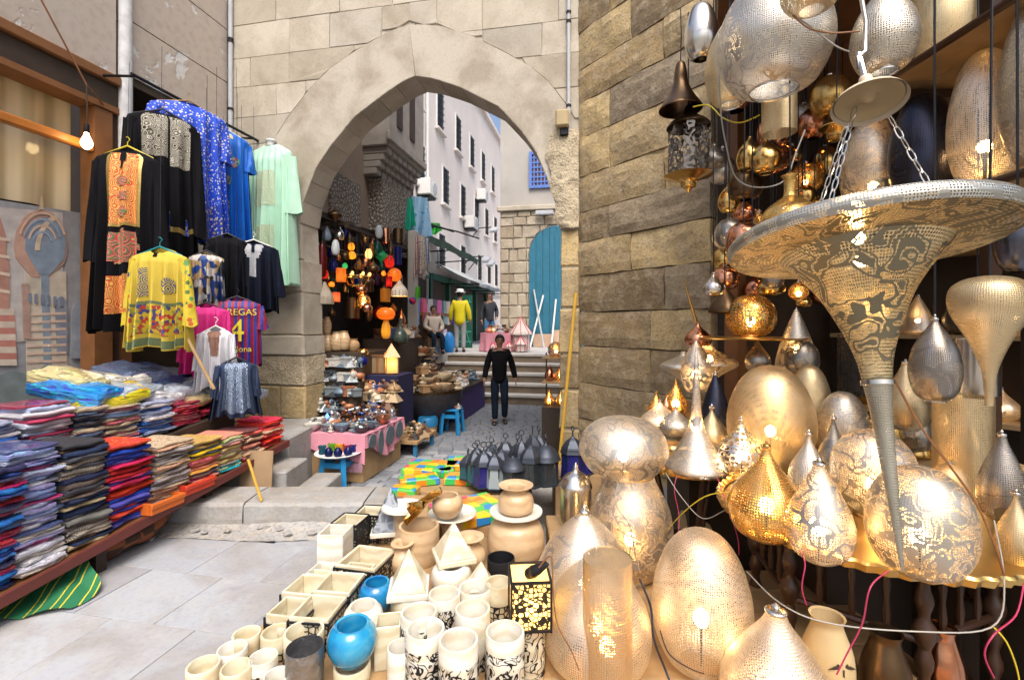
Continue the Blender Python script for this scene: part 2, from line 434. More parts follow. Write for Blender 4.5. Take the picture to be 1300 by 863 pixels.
far = q.build('far_setts', m_sett, lane); far['kind'] = 'stuff'
# side steps in front of the left pier
sd = thing('side_steps', 'worn grey stone steps beside the left pier of the arch', 'steps', (0, 0, 0))
for (x0, x1, y0, y1, z0, z1) in ((-3.4, -2.42, 5.12, 6.2, -.2, .45), (-3.3, -2.2, 4.6, 5.10, -.2, .25), (-2.19, -2.16, 4.9, 5.1, -.2, -.1), (-3.2, -1.95, 4.42, 4.59, -.2, .03)):
    if z1 < 0: continue
    MB().box(((x0 + x1) / 2, (y0 + y1) / 2, (z0 + z1) / 2), (x1 - x0, y1 - y0, z1 - z0)).build('step', m_kerb, sd, bevel=.012)
MB().box((-2.05, 4.95, -.08), (.29, .68, .22)).build('step', m_kerb, sd, bevel=.012)

# stairs to the upper street
stairs = thing('stairs', 'five broad stone steps rising to the upper street behind the walking man', 'stairs', S(0, 0, 0), ANG)
RISE = (.9 + .2) / 5
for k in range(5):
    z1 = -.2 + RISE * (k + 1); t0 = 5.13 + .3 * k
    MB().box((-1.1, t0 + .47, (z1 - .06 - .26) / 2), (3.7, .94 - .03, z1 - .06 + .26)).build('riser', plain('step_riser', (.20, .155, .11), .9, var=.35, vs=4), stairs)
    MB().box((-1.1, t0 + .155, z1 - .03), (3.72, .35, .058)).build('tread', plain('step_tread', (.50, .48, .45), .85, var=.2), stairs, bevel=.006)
up = struct(MB().box((0, 0, 0), (12, 30, 1.2)).build('upper_street', plain('street_paving', (.46, .45, .44), .9, var=.2, vs=2), None, S(-.5, 6.38 + 15, .298), ANG))

# ================================================================ the arch wall
def arch(pts): return [pix_t(u, v, 0) for u, v in pts]
inner_l = arch([(384, 575), (384, 345), (381.5, 283), (386, 255), (402, 212), (421.5, 184), (450, 149), (492, 117), (515, 102), (527.7, 97)])
inner_r = arch([(712, 590), (713, 480), (712, 330), (711, 290), (708, 269), (700, 240), (692, 219), (680, 191), (662, 166), (634, 136), (584, 111), (550, 100), (527.7, 97)])
outer_l = arch([(322, 330), (328, 280), (338, 215), (352.5, 173), (365, 152), (393, 115), (420, 88), (450, 67), (489, 44), (508, 36), (520.6, 32.6)])
outer_r = arch([(738, 165), (719, 134), (697.6, 106), (673, 85), (634, 64), (598, 46), (563, 35), (540, 32.6), (520.6, 32.6)])
def xat(curve, z):
    if z <= curve[0][1]: return curve[0][0]
    for (a, za), (b_, zb) in zip(curve, curve[1:]):
        if za <= z <= zb and zb > za: return a + (b_ - a) * (z - za) / (zb - za)
    return curve[-1][0]
S_L, S_R = -4.03, .83
APEX_I, APEX_O = inner_l[-1], outer_l[-1]
ZRING = outer_l[0][1]
aw = thing('arch_wall', 'pale limestone block wall pierced by the tall pointed archway', 'wall', S(0, 0, 0), ANG)
TH = .42
# solid core behind the facing blocks (left, right, above) so that the opening stays open
def poly_block(parent, name, xa, xb, z0, z1, lim_lo, lim_hi, mat, front, ch=.007, back=.1, n=6, jit=.004):
    zs = [z0 + (z1 - z0) * k / n for k in range(n + 1)]
    left, right = [], []
    for z in zs:
        a = max(xa, lim_lo(z)); b_ = min(xb, lim_hi(z))
        if b_ - a > .015: left.append((a, z)); right.append((b_, z))
    if len(left) < 2: return None
    def thin(p):
        o = [p[0]]
        for i in range(1, len(p) - 1):
            if abs((p[i][0] - p[i - 1][0]) - (p[i + 1][0] - p[i][0])) > 1e-4: o.append(p[i])
        o.append(p[-1]); return o
    poly = thin(left) + thin(right)[::-1]
    if (max(p[0] for p in poly) - min(p[0] for p in poly)) < .04: return None
    cx = sum(p[0] for p in poly) / len(poly); cz = sum(p[1] for p in poly) / len(poly)
    q = MB().prism([(x - cx, z - cz) for x, z in poly], back, -front, ch)
    q.v = [(x + R.uniform(-jit, jit), y + (R.uniform(-jit, jit) if y < 0 else 0), z + R.uniform(-jit, jit)) for x, y, z in q.v]
    return q.build(name, mat, parent, (cx, 0, cz))
BIG = lambda z: 99.
NEG = lambda z: -99.
core_back = TH
# left core
zs = [-.25] + [p[1] for p in inner_l[1:]] + [7.4]
SLX = -6.0
pl = [(SLX, -.25)] + [(p[0] - .012, max(p[1], -.25)) for p in inner_l] + [(APEX_I[0] - .0, 7.4), (SLX, 7.4)]
pl[1] = (pl[1][0], -.25)
pr_ = [(S_R, -.25), (S_R, 7.4), (APEX_I[0], 7.4)] + [(p[0] + .012, p[1]) for p in inner_r[::-1]]
pr_[-1] = (pr_[-1][0], -.25)
def concave_prism(poly, y0, y1):
    me = MB(); n = len(poly)
    from mathutils.geometry import tessellate_polygon
    tri = tessellate_polygon([[Vector((x, z, 0)) for x, z in poly]])
    vs = [(x, y0, z) for x, z in poly] + [(x, y1, z) for x, z in poly]
    fs = [tuple(t) for t in tri] + [tuple(i + n for i in t) for t in tri]
    fs += [(k, (k + 1) % n, (k + 1) % n + n, k + n) for k in range(n)]
    return me.add(vs, fs)
concave_prism(pl, .0, TH).build('wall_core', m_ring, aw)
concave_prism(pr_, .0, TH).build('wall_core', m_ring, aw)
# intrados lining: wedge stones along the inside of the arch
def lining(curve, sgn):
    pts = [p for p in curve if p[1] > 2.6]
    L = [0]
    for a, b_ in zip(pts, pts[1:]): L.append(L[-1] + math.hypot(b_[0] - a[0], b_[1] - a[1]))
    def at(d):
        for i in range(len(pts) - 1):
            if L[i] <= d <= L[i + 1] + 1e-9:
                k = (d - L[i]) / (L[i + 1] - L[i]); return (pts[i][0] + (pts[i + 1][0] - pts[i][0]) * k, pts[i][1] + (pts[i + 1][1] - pts[i][1]) * k)
        return pts[-1]
    n = 9; ln = L[-1]
    for k in range(n):
        poly_i, poly_o = [], []
        for j in range(4):
            d = ln * (k + .012 + (.976) * j / 3) / n; x, z = at(d); x2, z2 = at(min(ln, d + .03)); x1, z1 = at(max(0, d - .03))
            tx, tz = x2 - x1, z2 - z1; l = math.hypot(tx, tz); nx, nz = tz / l * sgn, -tx / l * sgn
            poly_i.append((x + nx * .004, z + nz * .004)); poly_o.append((x - nx * .05, z - nz * .05))
        MB().prism(poly_i + poly_o[::-1], TH + .006, -.012, .0).build('arch_stone', m_arch, aw)
lining(inner_l, 1); lining(inner_r, -1)
# smooth ring of the arch face
ring_l = [(outer_l[0][0], ZRING)] + outer_l[1:] + [(p[0] - .004, p[1]) for p in inner_l[::-1] if p[1] > ZRING]
ring_l += [(xat(inner_l, ZRING), ZRING)]
zr = pix_t(712, 290, 0)[1]
ring_r = [(S_R - .002, outer_r[0][1])] + outer_r[1:] + [(p[0] + .004, p[1]) for p in inner_r[::-1] if p[1] > zr] + [(xat(inner_r, zr), zr), (S_R - .002, zr)]
concave_prism(ring_l, .05, -.016).build('arch_face', m_ring, aw)
concave_prism(ring_r, .05, -.0165).build('arch_face', m_ring, aw)
# block courses
z = ZRING; zl = []
course = [.46, .36, .40, .37, .38, .42, .40, .46, .44, .42, .4]
zz = ZRING; k = 0
while zz < 7.2:
    h = course[k % len(course)]; zl.append((zz, min(zz + h, 7.35))); zz += h; k += 1
for (z0, z1) in zl:
    g = .0025
    # left part
    s0 = S_L + .005
    limL = lambda zq: xat(outer_l, zq) - .006 if zq < APEX_O[1] else 99
    while s0 < S_R - .05:
        wd = R.choice([.45, .6, .75, .95, 1.1, .35]); s1 = min(s0 + wd, S_R - .004)
        if S_R - s1 < .2: s1 = S_R - .004
        fr = .012 + R.uniform(0, .006)
        if z0 < APEX_O[1]:
            poly_block(aw, 'stone_block', s0 + g, s1 - g, z0 + g, z1 - g, NEG, lambda q: xat(outer_l, q) - .006 if q < APEX_O[1] else APEX_O[0], m_arch, fr)
            poly_block(aw, 'stone_block', s0 + g, s1 - g, z0 + g, z1 - g, lambda q: xat(outer_r, q) + .006 if q < APEX_O[1] else APEX_O[0], BIG, m_arch, fr)
        else: poly_block(aw, 'stone_block', s0 + g, s1 - g, z0 + g, z1 - g, NEG, BIG, m_arch, fr, n=1)
        s0 = s1
# left pier: big stones, a moulded impost, rough rendered middle, base blocks
se = inner_l[0][0]
def pz(v): return pix_t(345, v, 0)[1]
def pier(v0, v1, splits, mat, fr, name='stone_block', ch=.02, over=.0, jit=.006):
    xs = [S_L + .01] + splits + [se + over]
    for a, b_ in zip(xs, xs[1:]):
        x0, x1 = a + .004, b_ - .004 if b_ < se else b_; z0, z1 = pz(v0) + .004, pz(v1) - .004
        m = MB(); wide = b_ >= se
        q = MB().prism([(x0, z0), (x0, z1), (x1, z1), (x1, z0)], TH + .02 if wide else .1, -fr, ch)
        q.v = [(x + R.uniform(-jit, jit), y + R.uniform(-jit, jit), z + R.uniform(-jit, jit)) for x, y, z in q.v]
        q.build(name, mat, aw)
pier(425, 372, [-3.5], m_ring, .014, over=.012); pier(371, 332, [-3.3], m_ring, .014, over=.004)
pier(450, 426, [], m_ring, .05, 'impost', .03, .05); pier(488, 451, [], m_rough, .03, 'rough_course', .03, .05, .012)
pier(531, 489, [-3.55, -3.2], m_wall, .035, over=.06); pier(600, 532, [-3.4], m_wall, .045, over=.08)
# corbel remains on the right jamb
jx = inner_r[0][0]
jz = lambda v: pix_t(722, v, 0)[1]
for a, b_ in ((590, 545), (544, 495), (494, 450), (449, 392), (391, 340), (339, 292)):
    q = MB().prism([(jx - .004 + R.uniform(-.02, .01), jz(a) + .004), (jx + R.uniform(-.02, .01), jz(b_) - .004), (S_R - .004, jz(b_) - .004), (S_R - .004, jz(a) + .004)], .3, -.02, .02)
    q.build('stone_block', m_wall, aw)
q = MB(); n = 26
prof = [(700, 168), (692, 200), (701, 222), (697, 236), (706, 262), (704, 280), (712, 291)]
rp = [pix_t(u, v, 0) for u, v in prof]
vs = []
for k in range(n + 1):
    f = k / n * (len(rp) - 1); i0 = min(int(f), len(rp) - 2); f -= i0
    x = rp[i0][0] * (1 - f) + rp[i0 + 1][0] * f; zq = rp[i0][1] * (1 - f) + rp[i0 + 1][1] * f
    for j in range(7):
        xx = x + (S_R - .01 - x) * j / 6
        vs.append((xx + (R.uniform(-.012, .012) if 0 < j < 6 else 0), -.018 - .06 * math.sin(math.pi * (j + .4) / 7) - R.uniform(0, .03), zq + R.uniform(-.01, .01)))
q.add(vs, [(k * 7 + j, k * 7 + j + 1, (k + 1) * 7 + j + 1, (k + 1) * 7 + j) for k in range(n) for j in range(6)])
q.build('broken_corbel', m_rough, aw, smooth=True)

# pipes and a flood lamp on the arch wall
def pipe(label, s, t, r, z0, z1, mat, ang=0):
    p = S(s, t, 0); q = MB(); q.tube([(0, 0, z0), (0, 0, z1)], r, 10)
    o = thing('drain_pipe', label, 'pipe', (p.x, p.y, 0), ANG); q.build('pipe', mat, o, smooth=True)
    for zz in (z0 + .3, (z0 + z1) / 2, z1 - 1.2): MB().lathe([(r + .001, 0), (r + .008, .002), (r + .008, .03), (r + .001, .032)], 12, (0, 0, zz)).build('clamp', m_iron, o)
sp = pix_t(722, 80, -.06)[0]
pipe('thin grey conduit running down beside the flood lamp on the right', sp, -.06, .022, pix_t(722, 168, -.06)[1], 6.6, m_grey_metal)
pipe('pale grey drain pipe in the corner above the mint green dress', S_L + .08, -.06, .03, pix_t(290, 168, -.06)[1], 6.8, m_grey_metal)
fl = thing('flood_lamp', 'small tan wall flood lamp at the foot of the grey conduit', 'lamp', S(*(pix_t(714, 152, -.12)[0], -.12), pix_t(714, 152, -.12)[1]), ANG)
MB().box((0, 0, 0), (.16, .14, .2)).build('housing', plain('tan_plastic', (.42, .33, .18), .6), fl, bevel=.02)
MB().box((.02, .02, -.14), (.10, .06, .09)).build('bracket', m_iron, fl, bevel=.01)
MB().box((0, .06, .02), (.05, .09, .05)).build('mount', m_iron, fl)

# ================================================================ canted tower wall on the right
C0 = S(S_R, 0, 0); TA = math.atan2(-.812, .583)
def T(a, b_=0, z=0): return Vector((C0.x + .583 * a + .812 * b_, C0.y - .812 * a + .583 * b_, z))
tw = thing('tower_wall', 'canted tower wall of rough brown weathered stone blocks right of the arch', 'wall', (C0.x, C0.y, 0), TA)
TL = 1.72
MB().box((TL / 2 + .02, .33, 3.4), (TL + .04, .5, 7.3)).build('wall_core', m_mort, tw)
zz = -.25; row = 0
heights = [.42, .40, .42, .44, .40, .43, .40, .36, .42, .46, .42, .40, .45, .42, .44, .4, .4]
while zz < 7:
    h = heights[row % len(heights)]; x = .0
    while x < TL - .02:
        wd = R.choice([.5, .8, 1.05, 1.22]); x1 = x + wd
        if TL - x1 < .25: x1 = TL
        g = .005; fr = R.uniform(.03, .05)
        q = MB(); nx, nz = 6, 4
        vs = []; rr = R
        X0, X1, Z0, Z1 = x + g, x1 - g, zz + g, zz + h - g
        cxx, czz = (X0 + X1) / 2, (Z0 + Z1) / 2
        ph = R.uniform(0, 9)
        for j in range(nz + 1):
            for i in range(nx + 1):
                a, b_ = i / nx, j / nz; edge = min(a, 1 - a, b_, 1 - b_)
                yy = -fr + (.014 if edge == 0 else 0) + R.uniform(-.006, .006) + .006 * math.sin(ph + a * 5 + b_ * 4)
                if i in (0, nx) and j in (0, nz): yy += .012
                vs.append((X0 + (X1 - X0) * a - cxx + R.uniform(-.006, .006), yy, Z0 + (Z1 - Z0) * b_ - czz + R.uniform(-.006, .006)))
        nn = len(vs); ring = [i for i in range(nx + 1)] + [(j) * (nx + 1) + nx for j in range(1, nz + 1)] + [nz * (nx + 1) + i for i in range(nx - 1, -1, -1)] + [j * (nx + 1) for j in range(nz - 1, 0, -1)]
        vs += [(vs[i][0], .1, vs[i][2]) for i in ring]
        fs = [(j * (nx + 1) + i, j * (nx + 1) + i + 1, (j + 1) * (nx + 1) + i + 1, (j + 1) * (nx + 1) + i) for j in range(nz) for i in range(nx)]
        fs += [(ring[k], nn + k, nn + (k + 1) % len(ring), ring[(k + 1) % len(ring)]) for k in range(len(ring))]
        q.add(vs, fs).build('stone_block', m_wall, tw, (cxx, 0, czz), normals=True)
        x = x1
    zz += h; row += 1
# yellow pole leaning where the arch meets the tower
p0 = onz(707, 621, -.2); p1 = P(731, 372, 5.52)
tag(MB().tube([p0, p1], .022, 10).build('wooden_pole', m_yel, smooth=True), 'thin yellow painted pole leaning against the right arch jamb', 'pole')

# ================================================================ left shop wall
lw = thing('shop_wall', 'peeling pinkish plaster shop front with pilaster and panels above the clothes', 'wall', S(S_L, 0, 0), ANG)
TP = -1.5      # pilaster
ZB = 4.32
def lbox(name, mat, t0, t1, s0, s1, z0, z1, par=lw, bevel=0):
    return MB().box(((s0 + s1) / 2, (t0 + t1) / 2, (z0 + z1) / 2), (s1 - s0, t1 - t0, z1 - z0)).build(name, mat, par, bevel=bevel)
lbox('upper_wall', m_plast, -6, TP - .06, -.3, 0, ZB, 7.5)
lbox('panel', m_plast, TP + .06, -.05, -.3, .02, 4.42, 5.02); lbox('panel', m_plast, TP + .06, -.05, -.3, .02, 5.035, 5.75); lbox('panel', m_plast, TP + .06, -.05, -.3, .02, 5.765, 7.5)
lbox('beam', m_brown, -6, TP - .06, -.1, .08, ZB - .10, ZB + .0, bevel=.01); lbox('beam', m_dark, -6, TP - .06, -.2, .03, ZB - .32, ZB - .104)
lbox('beam', m_brown, -6, TP - .06, -.2, .05, ZB - .39, ZB - .33)
lbox('panel_ledge', m_dark, TP + .06, -.05, -.3, .0, 4.33, 4.41)
q = MB(); q.tube([(.05, TP, z) for z in (3.3, 4, 5, 6, 7.4)], [.06, .065, .06, .065, .06], 10); q.build('pilaster', plain('chipped_white_paint', (.55, .56, .57), .7, var=.45, vs=9, bump=.4), lw, smooth=True)
lbox('post', m_brown, TP - .3, TP - .12, -.15, .03, 0, ZB - .4); lbox('post', m_brown, TP + .02, TP + .13, -.15, -.02, 0, 4.3)
lbox('rail', plain('orange_varnish', (.42, .15, .03), .35, var=.3), -6, TP - .31, -.03, .05, 3.44, 3.53, bevel=.015)
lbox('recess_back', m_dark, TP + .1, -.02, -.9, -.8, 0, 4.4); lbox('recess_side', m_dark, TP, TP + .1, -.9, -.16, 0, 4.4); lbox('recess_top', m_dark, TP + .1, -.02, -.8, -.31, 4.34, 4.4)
cu = NB('striped_curtain'); co = cu.coord(); wv = cu.n('TexWave'); wv.wave_type = 'BANDS'; wv.bands_direction = 'Y'; wv.inputs['Scale'].default_value = 1.6; wv.inputs['Distortion'].default_value = .6
cu.l(co, wv.inputs[0]); cu.l(cu.ramp(wv.outputs['Fac'], [(.2, (.52, .41, .24)), (.8, (.72, .59, .38))]), cu.b.inputs['Base Color']); m_cur = cu.fin(.85)
q = MB(); q.grid(lambda u, v: (-.30 + .03 * math.sin(u * 70), -6 + (6 + TP - .3) * u, 2.85 + 1.2 * v), 160, 2).build('curtain', m_cur, lw, smooth=True)
lbox('backing', m_dark, -6, TP - .3, -.5, -.45, 0, ZB - .3)
# mosque picture behind the window, flat print built from painted shapes
pic = thing('mural_picture', 'faded painted cloth picture of a dome and minarets behind the shop window', 'picture', S(S_L - .22, 0, 0), ANG)
def shp(name, col, pts, d):
    poly = []
    for u, v in pts:
        t, z = pix_s(u, v, S_L - .22 + d); poly.append((t, z))
    n = len(poly); col = tuple(min(.8, c * 1.45) for c in col); m = plain('mural_%02x%02x%02x' % tuple(int(c * 255) for c in col), col, .85, var=.4, vs=9, bump=.1)
    MB().add([(d, t, z) for t, z in poly] + [(d - .004, t, z) for t, z in poly], [tuple(range(n)), tuple(range(2 * n - 1, n - 1, -1))] + [(k, (k + 1) % n, (k + 1) % n + n, k + n) for k in range(n)]).build(name, m, pic)
shp('cloth', (.22, .22, .23), [(-120, 235), (125, 274), (128, 500), (-120, 560)], .0)
shp('painted_sky', (.36, .33, .31), [(-60, 258), (80, 270), (80, 430), (-60, 440)], .006)
def arc(cx, cy, rx, ry, a0, a1, n=14): return [(cx + rx * math.cos(rad(a0 + (a1 - a0) * k / n)), cy - ry * math.sin(rad(a0 + (a1 - a0) * k / n))) for k in range(n + 1)]
shp('painted_dome', (.34, .21, .16), arc(52, 312, 34, 46, -30, 200) + [(40, 352), (62, 352)], .012)
shp('dome_band', (.16, .20, .25), arc(58, 312, 26, 36, -30, 190) + [(50, 348), (64, 348)], .016)
shp('dome_rib', (.42, .33, .24), arc(78, 318, 33, 46, 100, 180) + arc(78, 318, 27, 40, 180, 100), .020)
shp('painted_facade', (.40, .35, .28), [(32, 345), (84, 345), (86, 470), (34, 472)], .009)
shp('painted_arch_window', (.17, .19, .23), [(72, 450)] + arc(78, 392, 8, 16, 180, 0) + [(86, 450)], .013)
shp('painted_frieze', (.16, .20, .24), [(52, 345), (62, 345), (66, 468), (56, 468)], .0135)
for k in range(9): shp('painted_stripe', ((.34, .14, .11) if k % 2 else (.45, .38, .31)), [(-4, 392 + 8 * k), (18 + k * .4, 392 + 8 * k), (19 + k * .4, 400 + 8 * k), (-4, 400 + 8 * k)], .0131 + .0001 * k)
shp('painted_minaret', (.32, .17, .13), [(0, 275), (8, 300), (8, 330), (12, 332), (12, 392), (-4, 392), (-4, 300)], .0128)
shp('painted_minaret', (.30, .20, .16), [(28, 360), (37, 360), (40, 430), (30, 430)], .018)
for k in range(4): shp('dome_stripe', [(.42, .30, .22), (.20, .24, .30)][k % 2], arc(54, 312, 31 - 6 * k, 43 - 8 * k, 20, 160) + arc(54, 312, 29 - 6 * k, 40 - 8 * k, 160, 20), .0205 + .0004 * k)
for k in range(6): shp('painted_window', (.14, .16, .20), [(36 + 8 * k, 372 + k), (40 + 8 * k, 372 + k), (40 + 8 * k, 384 + k), (36 + 8 * k, 384 + k)], .0195 + .0001 * k)
for k in range(7): shp('painted_course', (.44, .33, .26), [(34, 398 + 10 * k), (84, 396 + 10 * k), (84, 399 + 10 * k), (34, 401 + 10 * k)], .0142 + .0001 * k)
for k in range(4): shp('painted_balcony', (.45, .36, .28), [(-4, 300 + 22 * k), (13, 303 + 22 * k), (13, 307 + 22 * k), (-4, 304 + 22 * k)], .0145 + .0001 * k)
shp('painted_arcade', (.20, .22, .26), [(90, 455)] + arc(98, 400, 7, 16, 180, 0) + [(105, 455)], .0215)
shp('painted_finial', (.40, .30, .18), [(50, 266), (53, 248), (56, 266)], .0218)
shp('painted_border', (.30, .32, .34), [(114, 276), (122, 277), (124, 498), (116, 498)], .0219)
shp('painted_shrubs', (.14, .17, .17), [(-4, 478), (15, 470), (40, 476), (60, 462), (90, 470), (126, 458), (127, 500), (-4, 512)], .022)
g = NB('window_glass'); g.b.inputs['Base Color'].default_value = (.8, .8, .8, 1); tr = g.n('BsdfTransparent'); gl = g.n('BsdfGlossy'); gl.inputs['Roughness'].default_value = .05; ms = g.n('MixShader'); ms.inputs[0].default_value = .012
g.l(tr.outputs[0], ms.inputs[1]); g.l(gl.outputs[0], ms.inputs[2]); g.l(ms.outputs[0], g.o.inputs['Surface']); m_pane = g.fin(.1)
lbox('window_pane', m_pane, -6, TP - .31, -.14, -.134, .6, ZB - .4)
# bare bulb on its flex
bt = P(110, 108, 4.6)
bl = thing('hanging_bulb', 'bare lit light bulb hanging on a twisted flex before the shop window', 'light bulb', bt)
def zoff(v): return EYE - (v - HY) / F * 4.6 - bt.z
MB().tube([(0, 0, 0), (.004, 0, zoff(130)), (0, 0, zoff(160))], .006, 6).build('flex', m_dark, bl)
MB().lathe([(.0, zoff(158)), (.02, zoff(158)), (.024, zoff(168)), (.018, zoff(169)), (.001, zoff(169))], 12).build('socket', m_iron, bl, smooth=True)
pb = smoothprof([(.015, zoff(167)), (.022, zoff(172)), (.045, zoff(180)), (.043, zoff(185)), (.02, zoff(189)), (.001, zoff(190))], 4)
MB().lathe(pb, 16).build('glass_bulb', glow('bulb_hot', (1, .72, .36), 16), bl, smooth=True)
w0 = P(48, -8, 4.25); w1 = P(150, 152, 5.2)
fx = thing('overhead_wire', 'brown wire sagging from above to the shop pilaster', 'wire', w0)
MB().tube([Vector((0, 0, 0)), bt - w0, (bt - w0) * .3 + (w1 - w0) * .7 + Vector((0, 0, -.02)), w1 - w0], .008, 6).build('wire', m_brown, fx)

# ================================================================ buildings beyond the arch
SB = -4.6
wb = thing('white_building', 'pale pinkish apartment building with barred windows along the back street', 'building', S(SB, 0, 0), ANG)
tA, tB = 3.2, pix_s(635, 200, SB)[0]
zroof = 11.9
MB().box((-2, (tA + tB) / 2, 6.0), (4, tB - tA, 2 * (zroof - 6.0))).build('wall', m_pink, wb)
MB().box((-1.95, (tA + tB) / 2, zroof + .1), (4.2, tB - tA + .1, .2)).build('cornice', m_pink, wb)
def win(t, z0, z1, wd=.75):
    w_ = MB().box((.004, t, (z0 + z1) / 2), (.02, wd, z1 - z0)).build('window', m_glassd, wb)
    q = MB()
    for a in (-1, 1): q.box((.03, t + a * wd / 2, (z0 + z1) / 2), (.05, .06, z1 - z0 + .06))
    q.box((.031, t, z1), (.05, wd - .062, .06)); q.build('frame', m_white, w_)
    MB().box((.06, t, z0 - .05), (.16, wd + .2, .08)).build('sill', m_pink, w_)
    q = MB()
    for k in range(1, 5): q.box((.05, t - wd / 2 + wd * k / 5, (z0 + z1) / 2), (.02, .018, z1 - z0))
    for k in range(1, 6): q.box((.05, t, z0 + (z1 - z0) * k / 6), (.018, wd, .018))
    q.build('bars', m_iron, w_)
for u in (529, 558, 581, 598.5, 612.6, 625): t, z = pix_s(u, 200, SB); win(t, 8.55, 9.95)
for u in (533, 565, 587, 604, 617, 628): t, z = pix_s(u, 200, SB); win(t, 6.05, 7.4)
for u in (560, 587, 608, 620, 629): t, z = pix_s(u, 200, SB); win(t, 3.7, 4.9)
t, z = pix_s(527, 200, SB); MB().tube([(.06, t + .9, 2), (.06, t + .9, 11.8)], .05, 8).build('drain_pipe', m_white, wb)
for u, v, wd in ((543, 240, .75), (598, 283, .7), (612, 248, .5)):
    t, z = pix_s(u, v, SB + .25); ac = thing('air_conditioner', {543: 'large white air conditioner box beside the nearest barred window', 598: 'white air conditioner box under the middle window row', 612: 'small air conditioner box high between the far windows'}[u], 'air conditioner', S(SB + .02, t, z), ANG)
    MB().box((.24, 0, 0), (.42, wd, .5)).build('casing', m_white, ac, bevel=.02)
    MB().lathe([(.001, 0), (.19, 0), (.19, .012), (.001, .012)], 16).build('fan_grille', m_grey_metal, ac); ac.children[-1].rotation_euler = (0, rad(90), 0); ac.children[-1].location = (.452, .06, 0)
    MB().box((.2, 0, -.29), (.4, wd * .7, .06)).build('bracket', m_iron, ac)
# pink building far down the street
pbk = thing('distant_building', 'far reddish brick building closing the street under the white sky', 'building', S(-3.9, tB + 9, 0), ANG)
MB().box((0, 2, 6.6), (5.5, 4, 12)).build('wall', plain('reddish_brick_far', (.50, .33, .27), .9, var=.2), pbk)
for k in range(3):
    for j in range(3): MB().box((.2 + .9 * k, -.01, 6 + 2 * j), (.5, .06, 1.0)).build('window', m_glassd, pbk)
# end wall with the blue door
TE = 10
ew = thing('end_wall', 'old stone wall with arched blue door and grey plaster above', 'wall', S(0, TE, 0), ANG)
def pe(u, v): return pix_t(u, v, TE)
sE = pe(635, 300)[0]; zM = pe(660, 265)[1]
MB().box(((sE + 5) / 2, .35, 5), (5 - sE, .6, 10.5)).build('wall_core', m_greyr, ew)
MB().box(((sE + 5) / 2 - .05, .0, zM), (5 - sE + .1, .22, .16)).build('moulding', m_arch, ew, bevel=.02)
dl = pe(672, 400)[0]; dtop = pe(703, 287)[1]; dc = dl + .92; dw = .92; dsp = dtop - .95
def dxl(z):
    if z < dsp: return dc - dw
    k = min(1, (z - dsp) / (dtop - dsp)); return dc - dw * math.sqrt(max(0, 1 - k ** 2.0))
zz = .9
m_endst = stone('end_stone', [(0, (.36, .30, .22)), (.5, (.46, .40, .31)), (1, (.52, .46, .37))], stain=.35, bs=9, bump=.6, bd=.03)
while zz < zM - .12:
    h = R.choice([.3, .36, .42]); z1 = min(zz + h, zM - .09); s0 = sE
    while s0 < dc + 1.6:
        wd = R.choice([.3, .45, .6]); s1 = s0 + wd
        poly_block(ew, 'stone_block', s0 + .01, s1 - .01, zz + .008, z1 - .008, NEG, lambda q: dxl(q) - .02 if q < dtop else 99, m_endst, R.uniform(.0, .04), .03, n=4, jit=.012)
        poly_block(ew, 'stone_block', s0 + .01, s1 - .01, zz + .008, z1 - .008, lambda q: (2 * dc - dxl(q)) + .02 if q < dtop else 99, BIG, m_endst, R.uniform(.0, .04), .03, n=4, jit=.012)
        s0 = s1
    zz = z1
dr = thing('blue_door', 'tall arched teal blue wooden double door in the end wall', 'door', S(dc, TE, .9), ANG)
for sg in (-1, 1):
    for k in range(4):
        a, b_ = sg * dw * k / 4, sg * dw * (k + 1) / 4; lo, hi = min(a, b_) + .006, max(a, b_) - .006
        xs = [lo + (hi - lo) * j / 4 for j in range(5)]
        top = [(x, dsp + (dtop - dsp) * math.sqrt(max(0, 1 - (x / dw) ** 2)) - .9) for x in xs]
        MB().prism([(lo, .02)] + top + [(hi, .02)], .04, -.02 - .008 * (k % 2), .006).build('plank', m_blue, dr)
MB().box((0, -.035, (dtop - .9) / 2 - .1), (.09, .03, dtop - 1.2)).build('cover_strip', m_blue, dr)
bw = thing('lattice_window', 'blue painted lattice window high in the grey plaster end wall', 'window', S(pe(687, 215)[0], TE + .03, pe(687, 237)[1]), ANG)
hw = (pe(700, 215)[0] - pe(673, 215)[0]) / 2; hh = pe(687, 194)[1] - pe(687, 237)[1]
MB().box((0, .0, hh / 2), (2 * hw, .03, hh)).build('pane', plain('rusty_pane', (.12, .06, .05), .6), bw)
m_bluew = plain('bright_blue_paint', (.10, .20, .55), .6)
q = MB()
for a in (-1, 1): q.box((a * hw, -.03, hh / 2), (.09, .08, hh + .1)); 
q.box((0, -.031, hh), (2 * hw - .1, .08, .09)); q.box((0, -.031, 0), (2 * hw - .1, .08, .09)); q.build('frame', m_bluew, bw)
for k in range(1, 6): MB().box((-hw + 2 * hw * k / 6, -.03, hh / 2), (.04, .03, hh - .1)).build('bar', m_bluew, bw)
for k in range(1, 7): MB().box((0, -.034, hh * k / 7), (2 * hw - .1, .03, .04)).build('bar', m_bluew, bw)
pt = S(pe(692, 270)[0], TE - .2, pe(692, 272)[1]); lt = thing('strip_light', 'grey strip light fitting under the moulding above the blue door', 'lamp', pt, ANG)
MB().box((0, 0, 0), (.6, .16, .14)).build('housing', m_grey_metal, lt, bevel=.02); MB().box((0, .1, .03), (.08, .12, .05)).build('bracket', m_iron, lt)
